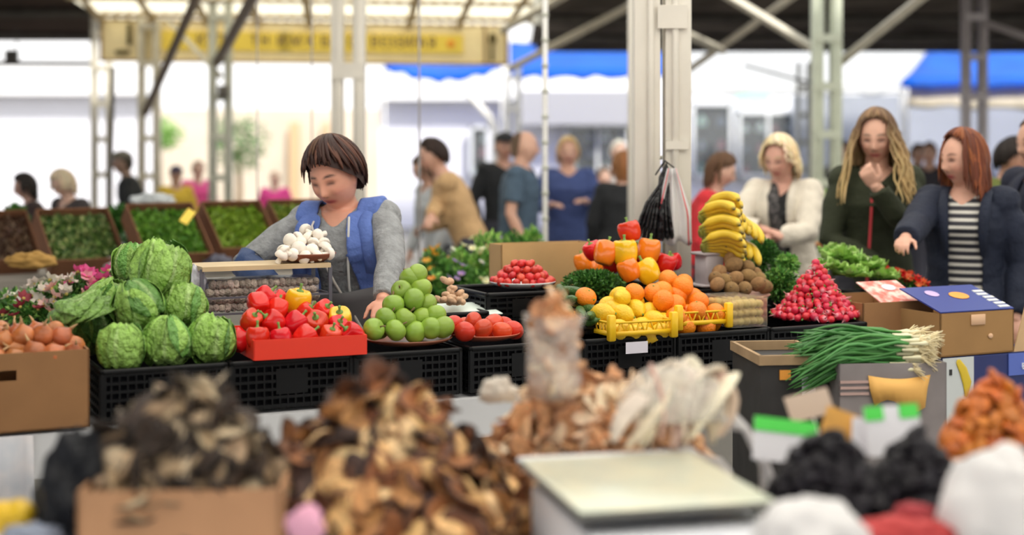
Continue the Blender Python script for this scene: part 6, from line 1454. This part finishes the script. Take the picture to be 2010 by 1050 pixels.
        if cutf:
            L = V-pel; t = L@ax/TL; s_ = L@lat; d = L@fr; keep = ~cutf(t, s_, d); F = [f for f in F if all(keep[i] for i in f)]
            used = np.zeros(len(V), bool); used[[i for f in F for i in f]] = True; mp = np.cumsum(used)-1; V = V[used]; F = [tuple(int(mp[i]) for i in f) for f in F]
            ec = {}
            for f in F:
                for i in range(len(f)): e_ = tuple(sorted((f[i], f[(i+1)%len(f)]))); ec[e_] = ec.get(e_, 0)+1
            nb_ = {}
            for (a_, b_), c_ in ec.items():
                if c_ == 1: nb_.setdefault(a_, []).append(b_); nb_.setdefault(b_, []).append(a_)
            for _ in range(12):
                V = V.copy(); upd = {a_: (V[a_]+np.mean(V[q_], axis=0))/2 for a_, q_ in nb_.items()}
                for a_, v_ in upd.items(): V[a_] = v_
        return mkobj(name, V, F, m, o, solid=solid)
    neck_cut = lambda t, s_, d: (t > 0.97)
    tm_ = topm or mat('cloth_%02d%02d%02d' % tuple(int(99*x) for x in top), top, 0.85, var=0.10, scale=14, bump=0.5, bscale=60)
    inf = 0.010 if (jacket or vest) else 0.016
    scoop = lambda t, s_, d: (np.abs(s_) < 0.085*k) & ((t > 1.03) | ((d > 0) & (t > 0.90+1.6*np.abs(s_)/k)))
    garment(inf*k, sleeve if not jacket else None, (-0.20,0.165,0.115), name='shirt', m=tm_, cutf=scoop, amp=0.006)
    if vest:
        vm = mat('vest_%02d%02d%02d' % tuple(int(99*x) for x in vest), vest, 0.75, var=0.10, scale=10, bump=0.6, bscale=50)
        garment(0.030*k, None, (-0.22,0.175,0.125), name='vest', m=vm, amp=0.010, solid=0.006, seed2=3, cutf=lambda t, s_, d: ((t > 1.0) & (np.abs(s_) < 0.08*k)) | ((d > 0) & (np.abs(s_+0.0) < k*(0.050+0.05*(1-np.clip(t,0,1))))) | ((t > 0.55) & (np.abs(s_) > (0.185+0.02*(wide-1))*k*wide)))
        for s_ in (-1,1):   # shoulder piping of the vest
            q = MB(); pts = [pel+ax*TL*t+lat*s_*a*k*wide+fr*d*k*wide for t, a, d in ((0.55,0.13,0.135),(0.75,0.125,0.135),(0.92,0.11,0.10),(1.0,0.10,0.02),(0.97,0.11,-0.07))]; q.tube(pts, 0.013*k, 10, flat=2.2); q.build('shoulder_band', vm, o)
    if jacket:
        jm = mat('jacket_%02d%02d%02d' % tuple(int(99*x) for x in jacket['col']), jacket['col'], 0.8, var=0.10, scale=12, bump=0.5, bscale=50); gp = jacket.get('gap', 0.05)
        garment(0.026*k, 'long', (jacket.get('hem', -0.42),0.195,0.14), name='jacket', m=jm, amp=0.010, solid=0.005, seed2=5, cutf=lambda t, s_, d: ((t > 1.02) & (np.abs(s_) < 0.08*k)) | ((d > 0) & (t > jacket.get('from', -9)) & (np.abs(s_-jacket.get('off', 0)*k) < k*(gp+jacket.get('vee', 0.0)*np.clip(t-0.4,0,1)))))
        for s_ in (-1,1):
            e = gp+0.006; q = MB(); pts = [pel+ax*TL*t+lat*(jacket.get('off', 0)*k+s_*(e+jacket.get('vee',0)*max(0,t-0.4))*k)+fr*dd*k*wide for t, dd in ((0.45,0.135),(0.65,0.155),(0.82,0.145),(0.93,0.115),(1.0,0.07),(1.04,0.0),(1.03,-0.05))]
            q.tube(pts, [0.012,0.022,0.026,0.024,0.020,0.018,0.016], 10, flat=0.4, up=fr); q.build('lapel', jm, o)
    # trousers and shoes
    g = MB()
    for s_ in (-1,1):
        hip = pel+np.array([s_*0.088*k,0,-0.0*k]); kn = np.array([s_*0.095*k,-0.02*k,0.49*k]); an = np.array([s_*0.10*k,0.03*k,0.10*k])
        g.tube([hip, hip+(kn-hip)*0.4, kn, kn+(an-kn)*0.5, an], [0.105*k*wide,0.094*k*wide,0.072*k,0.066*k,0.062*k], 14, round_=False)
    g.tube([pel+ax*0.06*k, pel-ax*0.02, pel-ax*0.10*k], np.array([(0.170,0.118),(0.185,0.126),(0.175,0.12)])*k*wide, 20, up=lat, round_=False)
    V, F = remesh(g, 'trousers', 0.012, 2); mkobj('trousers', wrinkle(V, 0.006, seed+9), F, mat('trousers_%02d%02d%02d' % tuple(int(99*x) for x in legs), legs, 0.85, var=0.1), o)
    for s_ in (-1,1):
        an = np.array([s_*0.10*k,0.03*k,0.05*k]); MB().tube([an+np.array([0,0.035*k,-0.004]), an+np.array([0,-0.03*k,0.0]), an+np.array([s_*0.01,-0.11*k,-0.01*k]), an+np.array([s_*0.012,-0.17*k,-0.018*k])], np.array([(0.042,0.045),(0.046,0.05),(0.048,0.038),(0.036,0.028)])*k, 14, up=(1,0,0)).build('shoe', mat('dark_shoe', (0.04,0.035,0.03), 0.5), o)
    if hair: locks('hair', hc, Mh, hk_, hair, o, seed+17)
    if hat:
        q = MB(); r_ = 0.1*hk_; q.ell((0,0,0), (0.088*hk_,0.108*hk_,0.075*hk_), 24, fn=lambda v: v*np.array([1,1,1])*np.where(v[:,2:3] < 0, np.array([[1,1,0.12]]), 1.0)); 
        q.box((0,-0.115*hk_,-0.004), (0.11*hk_,0.07*hk_,0.008), bev=0.004); q.v = [v@Mh.T for v in q.v]; q.build('cap', mat('cap_%02d' % int(99*hat[0]), hat, 0.85), o, loc=tuple(hc+Mh@np.array([0,-0.002,0.050*hk_])))
    if extra: extra(dict(o=o, pel=pel, ax=ax, fr=fr, lat=lat, TL=TL, k=k, arms=T1, hc=hc, Mh=Mh, nb=nb, wide=wide))
    return o, dict(pel=pel, ax=ax, fr=fr, lat=lat, TL=TL, k=k, arms=T1, hc=hc, Mh=Mh)
def W(px, py, Y): return P(px, py, Y)
D = math.radians
# the seller
def seller_extra(d):
    o, pel, ax, fr, lat, TL, k, w = d['o'], d['pel'], d['ax'], d['fr'], d['lat'], d['TL'], d['k'], d['wide']
    # long thin strap across the chest, from her right shoulder down to her left hip, and zip edges
    pts = [pel+ax*TL*t+lat*x*k*w+fr*dd*k*w for t, x, dd in ((1.0,-0.075,0.03),(0.93,-0.07,0.115),(0.75,-0.045,0.150),(0.5,-0.005,0.150),(0.25,0.045,0.155),(0.0,0.095,0.160),(-0.25,0.14,0.15))]
    MB().tube(pts, 0.0055, 8, flat=0.5, up=fr).build('cord', mat('pale_cord', (0.62,0.58,0.54), 0.6), o)
    pts = [pel+ax*TL*t+lat*x*k*w+fr*dd*k*w for t, x, dd in ((0.97,0.055,0.09),(0.85,0.06,0.130),(0.65,0.055,0.153),(0.45,0.045,0.150),(0.2,0.05,0.152),(-0.1,0.05,0.155))]
    MB().tube(pts, 0.005, 8, flat=0.5, up=fr).build('zip', mat('pale_zip', (0.60,0.60,0.58), 0.5), o)
    G = []
    for i in range(12):
        t = 0.42-0.95*i/11; row = []
        for j in range(15):
            u = j/14*2-1; row.append(pel+ax*TL*t+lat*u*0.13*k*w+fr*(0.150+0.022*math.cos(u*1.4)-0.03*abs(u)**2*1.6+0.004*math.sin(7*u+i*0.7))*k*w)
        G.append(row)
    MB().grid(G).build('apron', mat('dark_grey_apron', (0.115,0.11,0.115), 0.6, var=0.12), o, solid=0.004)
    sh, el, wr_ = d['arms']['R']
    uu = nrm(el-sh); dd = nrm(wr_-el); MB().tube([el-uu*0.035, el+dd*0.01, el+dd*0.09, el+dd*0.20], [0.060,0.062,0.060,0.052], 16, round_=False).build('sleeve_guard', mat('navy_guard', (0.03,0.06,0.16), 0.6, bump=0.5, bscale=30), o)
hair_seller = dict(col=(0.040,0.016,0.012), col2=(0.10,0.042,0.026), mix=0.35, vol=0.025, th=th_short(1.22,1.66,2.0), n=330, w=0.0075, crown=(0.15,0.3,1.0), sweep=0.45, rag=0.70)
bw = np.array
knit = mat('grey_marl_knit', (0.27,0.28,0.29), 0.9, var=0.22, scale=30, bump=0.9, bscale=50)
yS = 5.56
person(700, yS, 1.665, D(-14), 'woman seller in blue vest over grey knit, dark short hair, leaning over her produce', lean=D(12), side=D(-4), hp=D(22), hy=D(-9), hr=D(-7), wide=1.17, seed=3, voxel=0.0062,
       aR=(W(556,590,5.30), (-1.0,-0.25,-0.35)), aL=(W(752,588,5.02), (0.9,0.4,-0.35)), curlL=0.55, curlR=0.6, top=(0.3,0.3,0.3), topm=knit, vest=(0.10,0.17,0.48), legs=(0.05,0.05,0.06), hair=hair_seller, skin=(0.74,0.36,0.25), closed=True, extra=seller_extra, hs=1.15, neck=0.016)
# shoppers at the right
hair_long = dict(col=(0.15,0.085,0.045), col2=(0.26,0.16,0.08), tip=(0.62,0.44,0.20), mix=0.45, vol=0.014, th=th_short(0.70,1.55,2.1), hang=lambda p: 0.36 if math.cos(p) < 0.55 else 0.0, wave=1.1, flare=0.38, n=340, w=0.008, crown=(0,0.1,1.0))
def hair_sides(L, front=0.75, cut=0.55, **k2):
    d = dict(vol=0.014, th=th_short(front,1.5,2.1), hang=lambda p: L if math.cos(p) < cut else 0.0, wave=0.3, flare=0.15, n=240, w=0.008, crown=(0,0.1,1.0)); d.update(k2); return d
def long_extra(d):
    o = d['o']; pel, ax, fr, lat, TL, k = (d[x] for x in ('pel','ax','fr','lat','TL','k'))
    for s_ in (-1,):
        pts = [pel+ax*TL*t+lat*x*k+fr*dd*k for t, x, dd in ((0.9,-0.03,0.13),(0.6,-0.04,0.165),(0.2,-0.05,0.165),(-0.3,-0.06,0.16))]
        MB().tube(pts, 0.007, 8, flat=0.4, up=fr).build('red_trim', mat('red_knit', (0.55,0.05,0.06), 0.8), o)
person(1719, 7.05, 1.81, D(-8), 'young woman with long blond-brown hair and dark green top, hand held to her chin', lean=D(6), hp=D(14), hy=D(-14), wide=0.95, seed=5, voxel=0.0065,
       aL=(W(1721,368,6.74), (0.25,-0.2,-1.0)), aR=(W(1722,520,6.85), (-0.8,0.2,-0.6)), curlL=1.0, palmL=(0,0.6,0.6), top=(0.024,0.030,0.012), legs=(0.03,0.03,0.04), hair=hair_long, skin=(0.70,0.40,0.29), extra=long_extra, hs=1.04)
navy = (0.006,0.011,0.030)
hair_red = hair_sides(0.17, 0.62, 0.45, col=(0.13,0.035,0.016), col2=(0.26,0.075,0.025), mix=0.4, wave=0.15, n=300, flare=0.12)
person(1898, 6.55, 1.69, D(-28), 'auburn-haired woman in navy jacket and black and white striped shirt reaching for red flowers', lean=D(4), hp=D(6), hy=D(-42), wide=1.05, seed=7, voxel=0.0065,
       aR=(W(1766,486,6.05), (-0.1,0.5,-1.0)), aL=None, curlR=0.7, topm=stripes('black_white_stripes', (0.62,0.60,0.55), (0.02,0.02,0.03), 0.034, 'Z', 0.42), jacket=dict(col=navy, gap=0.072, vee=0.03, hem=-0.35, off=0.015), legs=(0.03,0.03,0.04), hair=hair_red, skin=(0.66,0.36,0.26), hs=1.10)
hair_blond = hair_sides(0.075, 0.78, 0.5, col=(0.80,0.62,0.34), col2=(0.90,0.76,0.52), mix=0.5, wave=0.5, vol=0.020, n=260, flare=0.35)
def scarf(d):
    o = d['o']; pel, ax, fr, lat, TL, k = (d[x] for x in ('pel','ax','fr','lat','TL','k'))
    MB().tube([pel+ax*TL*t+lat*x*k+fr*dd*k for t, x, dd in ((1.0,-0.05,0.03),(0.92,-0.03,0.13),(0.7,-0.02,0.165),(0.4,0.0,0.16),(0.1,0.01,0.165))], [0.03,0.035,0.035,0.035,0.03], 12, flat=0.5, up=fr).build('scarf', mat('black_spotted_scarf', (0.015,0.015,0.017), 0.7, col2=(0.10,0.09,0.09), scale=40), o)
person(1540, 8.2, 1.70, D(-22), 'blond woman in cream jacket and black scarf choosing herbs', lean=D(10), hp=D(16), hy=D(-16), seed=9, voxel=0.008, aR=(W(1500,452,7.85), (-0.8,0,-0.6)), aL=(W(1515,466,7.8), (0.9,0.2,-0.4)),
       top=(0.02,0.02,0.022), jacket=dict(col=(0.72,0.66,0.56), gap=0.055, vee=0.02, hem=-0.6), legs=(0.10,0.10,0.12), hair=hair_blond, skin=(0.70,0.38,0.29), extra=scarf, hs=1.05)
person(1378, 9.2, 1.62, D(70), 'person with brown ponytailed hair in red jacket bending beside the thick post', lean=D(14), hp=D(20), hy=D(10), seed=11, voxel=0.009, top=(0.62,0.03,0.04), hair=hair_sides(0.08, 0.9, -0.2, col=(0.12,0.06,0.03), n=170), skin=(0.70,0.42,0.32))
person(1965, 9.2, 1.70, D(25), 'dark-haired person in green top standing between the auburn woman and the right edge', lean=D(8), hp=D(22), hy=D(30), seed=13, voxel=0.009, top=(0.14,0.17,0.04), hair=dict(col=(0.02,0.014,0.012), vol=0.022, th=th_short(0.95,1.8,2.2), n=170, w=0.009), skin=(0.52,0.28,0.19))
person(2052, 7.3, 1.78, D(-70), 'man in dark navy jacket cut by the right edge', lean=D(3), hp=D(10), seed=15, voxel=0.009, fem=False, wide=1.05, top=(0.012,0.018,0.045), jacket=dict(col=(0.007,0.010,0.028), gap=0.03, hem=-0.35), hair=dict(col=(0.10,0.06,0.035), vol=0.004, th=th_short(0.8,1.5,2.0), n=120, w=0.006), skin=(0.60,0.34,0.24))
# people in the middle distance
person(905, 10.4, 1.76, D(-82), 'dark-haired person in tan sweater leaning left over the flowers', lean=D(24), hp=D(20), seed=17, voxel=0.009, fem=False, wide=0.98, aR=(W(842,436,10.0), (0.3,0.2,-1)), aL=(W(838,445,10.5), (0.3,0.2,-1)), top=(0.62,0.40,0.20), hair=dict(col=(0.035,0.02,0.015), vol=0.010, th=th_short(0.85,1.6,2.1), n=150, w=0.008), skin=(0.66,0.38,0.28))
person(858, 11.3, 1.60, D(-60), 'person in pale grey jacket half hidden behind the tan-clad shopper', lean=D(12), hp=D(25), seed=19, voxel=0.011, top=(0.55,0.58,0.60), hair=hair_sides(0.08, 0.8, 0.4, col=(0.10,0.06,0.04), n=120), skin=(0.62,0.36,0.26))
person(1018, 10.8, 1.765, D(80), 'balding man in slate blue T-shirt facing right', lean=D(3), hy=D(20), seed=21, voxel=0.009, fem=False, wide=1.12, sleeve='short', top=(0.07,0.115,0.17), legs=(0.03,0.04,0.07), hair=dict(col=(0.22,0.15,0.10), vol=0.002, crown=(0,1.0,0.25), th=lambda p: 0.95, n=110, w=0.005), skin=(0.70,0.42,0.31))
person(988, 13.0, 1.78, D(20), 'person in black coat and black cap behind the man in slate blue', seed=23, voxel=0.012, fem=False, top=(0.015,0.017,0.02), hat=(0.02,0.02,0.025), hair=dict(col=(0.03,0.02,0.02), vol=0.004, th=th_short(0.8,1.5,2.0), n=90, w=0.007), skin=(0.60,0.34,0.25))
def purse(d):
    a = d['arms']['L'][2]; MB().box((0,0,-0.13), (0.10,0.02,0.30), bev=0.006).build('paper_bag', mat('pale_blue_bag', (0.62,0.72,0.80), 0.6), d['o'], loc=tuple(a+np.array([0,-0.03,-0.02])))
person(1114, 12.0, 1.725, D(4), 'blond woman in navy blue sweater holding a pale bag, facing the stall', seed=25, voxel=0.010, wide=1.12, aR=(W(1082,402,11.7), (-0.6,0.3,-0.6)), aL=(W(1150,395,11.7), (0.6,0.3,-0.6)), top=(0.055,0.085,0.24), legs=(0.035,0.04,0.07), hair=hair_sides(0.05, 0.8, 0.4, col=(0.68,0.45,0.20), col2=(0.80,0.60,0.32), n=150), skin=(0.72,0.42,0.31), extra=None)
person(1222, 11.0, 1.61, D(170), 'auburn-haired person in black coat seen from behind, left of the thick post', lean=D(6), seed=27, voxel=0.011, wide=1.1, top=(0.015,0.02,0.02), hair=hair_sides(0.05, 0.8, 2, col=(0.33,0.14,0.05), n=130), skin=(0.66,0.40,0.30))
person(1214, 14.5, 1.72, D(10), 'white-haired person far behind the black-coated one', seed=29, voxel=0.013, top=(0.45,0.42,0.42), hair=dict(col=(0.80,0.78,0.74), vol=0.014, th=th_short(0.95,1.7,2.1), n=90, w=0.009), skin=(0.70,0.45,0.36))
person(1185, 14.0, 1.45, D(10), 'person in a pinkish red top far behind the blond woman in navy', seed=30, voxel=0.013, top=(0.75,0.18,0.18), hair=dict(col=(0.15,0.10,0.08), vol=0.012, th=th_short(0.95,1.7,2.1), n=80, w=0.009), skin=(0.70,0.45,0.36))
for i, (px, Y, H, yw, tc, lb_) in enumerate([(1652,16,1.72,0.6,(0.03,0.03,0.035),'distant person in dark clothes left of the long-haired woman'),(1800,17,1.70,0.3,(0.03,0.03,0.04),'distant person in black between the two women, left one'),(1825,16,1.71,-0.4,(0.025,0.022,0.03),'distant person in dark clothes between the two women, right one'),(1908,18,1.74,0.2,(0.05,0.05,0.05),'distant dark figure behind the auburn woman')]):
    person(px, Y, H, yw, lb_, seed=31+i, voxel=0.015, fem=False, top=tc, hair=dict(col=(0.025,0.02,0.02), vol=0.008, th=th_short(0.9,1.6,2.1), n=70, w=0.009), skin=(0.50,0.30,0.22))
# people at the left
person(78, 11.0, 1.46, D(-70), 'dark-haired person in dark clothes sitting low at the left behind the boxes', lean=D(14), hp=D(14), seed=41, voxel=0.010, top=(0.05,0.03,0.03), hair=hair_sides(0.08, 0.85, 0.3, col=(0.02,0.014,0.012), n=140), skin=(0.55,0.33,0.26))
person(152, 10.8, 1.50, D(-35), 'blond person with a dark hair clip and dark top behind the boxes at the left', lean=D(16), hp=D(30), seed=43, voxel=0.010, top=(0.06,0.05,0.05), hair=hair_sides(0.07, 0.85, 0.4, col=(0.62,0.50,0.34), col2=(0.75,0.65,0.45), n=180, vol=0.02), skin=(0.68,0.44,0.34))
person(262, 14.0, 1.63, D(-75), 'man in flat grey cap and black jacket facing left', lean=D(12), seed=45, voxel=0.011, fem=False, top=(0.015,0.016,0.02), hat=(0.13,0.12,0.10), hair=dict(col=(0.05,0.04,0.03), vol=0.003, th=th_short(0.8,1.5,2.0), n=80, w=0.007), skin=(0.30,0.19,0.14))
person(345, 15.5, 1.46, D(20), 'person in a yellow jacket and dark cap behind the far greens', seed=47, voxel=0.013, top=(0.75,0.52,0.06), hat=(0.06,0.05,0.10), hair=dict(col=(0.05,0.04,0.03), vol=0.004, th=th_short(0.8,1.5,2.0), n=70, w=0.008), skin=(0.60,0.36,0.26))
person(388, 17.0, 1.50, D(30), 'person in a bright pink top far behind, left of the grey-green post', seed=49, voxel=0.014, wide=1.1, top=(0.85,0.10,0.35), hair=dict(col=(0.55,0.40,0.30), vol=0.01, th=th_short(0.9,1.6,2.1), n=70, w=0.009), skin=(0.70,0.45,0.36))
person(540, 18.0, 1.36, D(0), 'small person in a bright pink top far behind, left of the seller', seed=51, voxel=0.014, wide=1.2, top=(0.88,0.08,0.35), hair=dict(col=(0.50,0.38,0.25), vol=0.01, th=th_short(0.9,1.6,2.1), n=60, w=0.009), skin=(0.75,0.50,0.40))
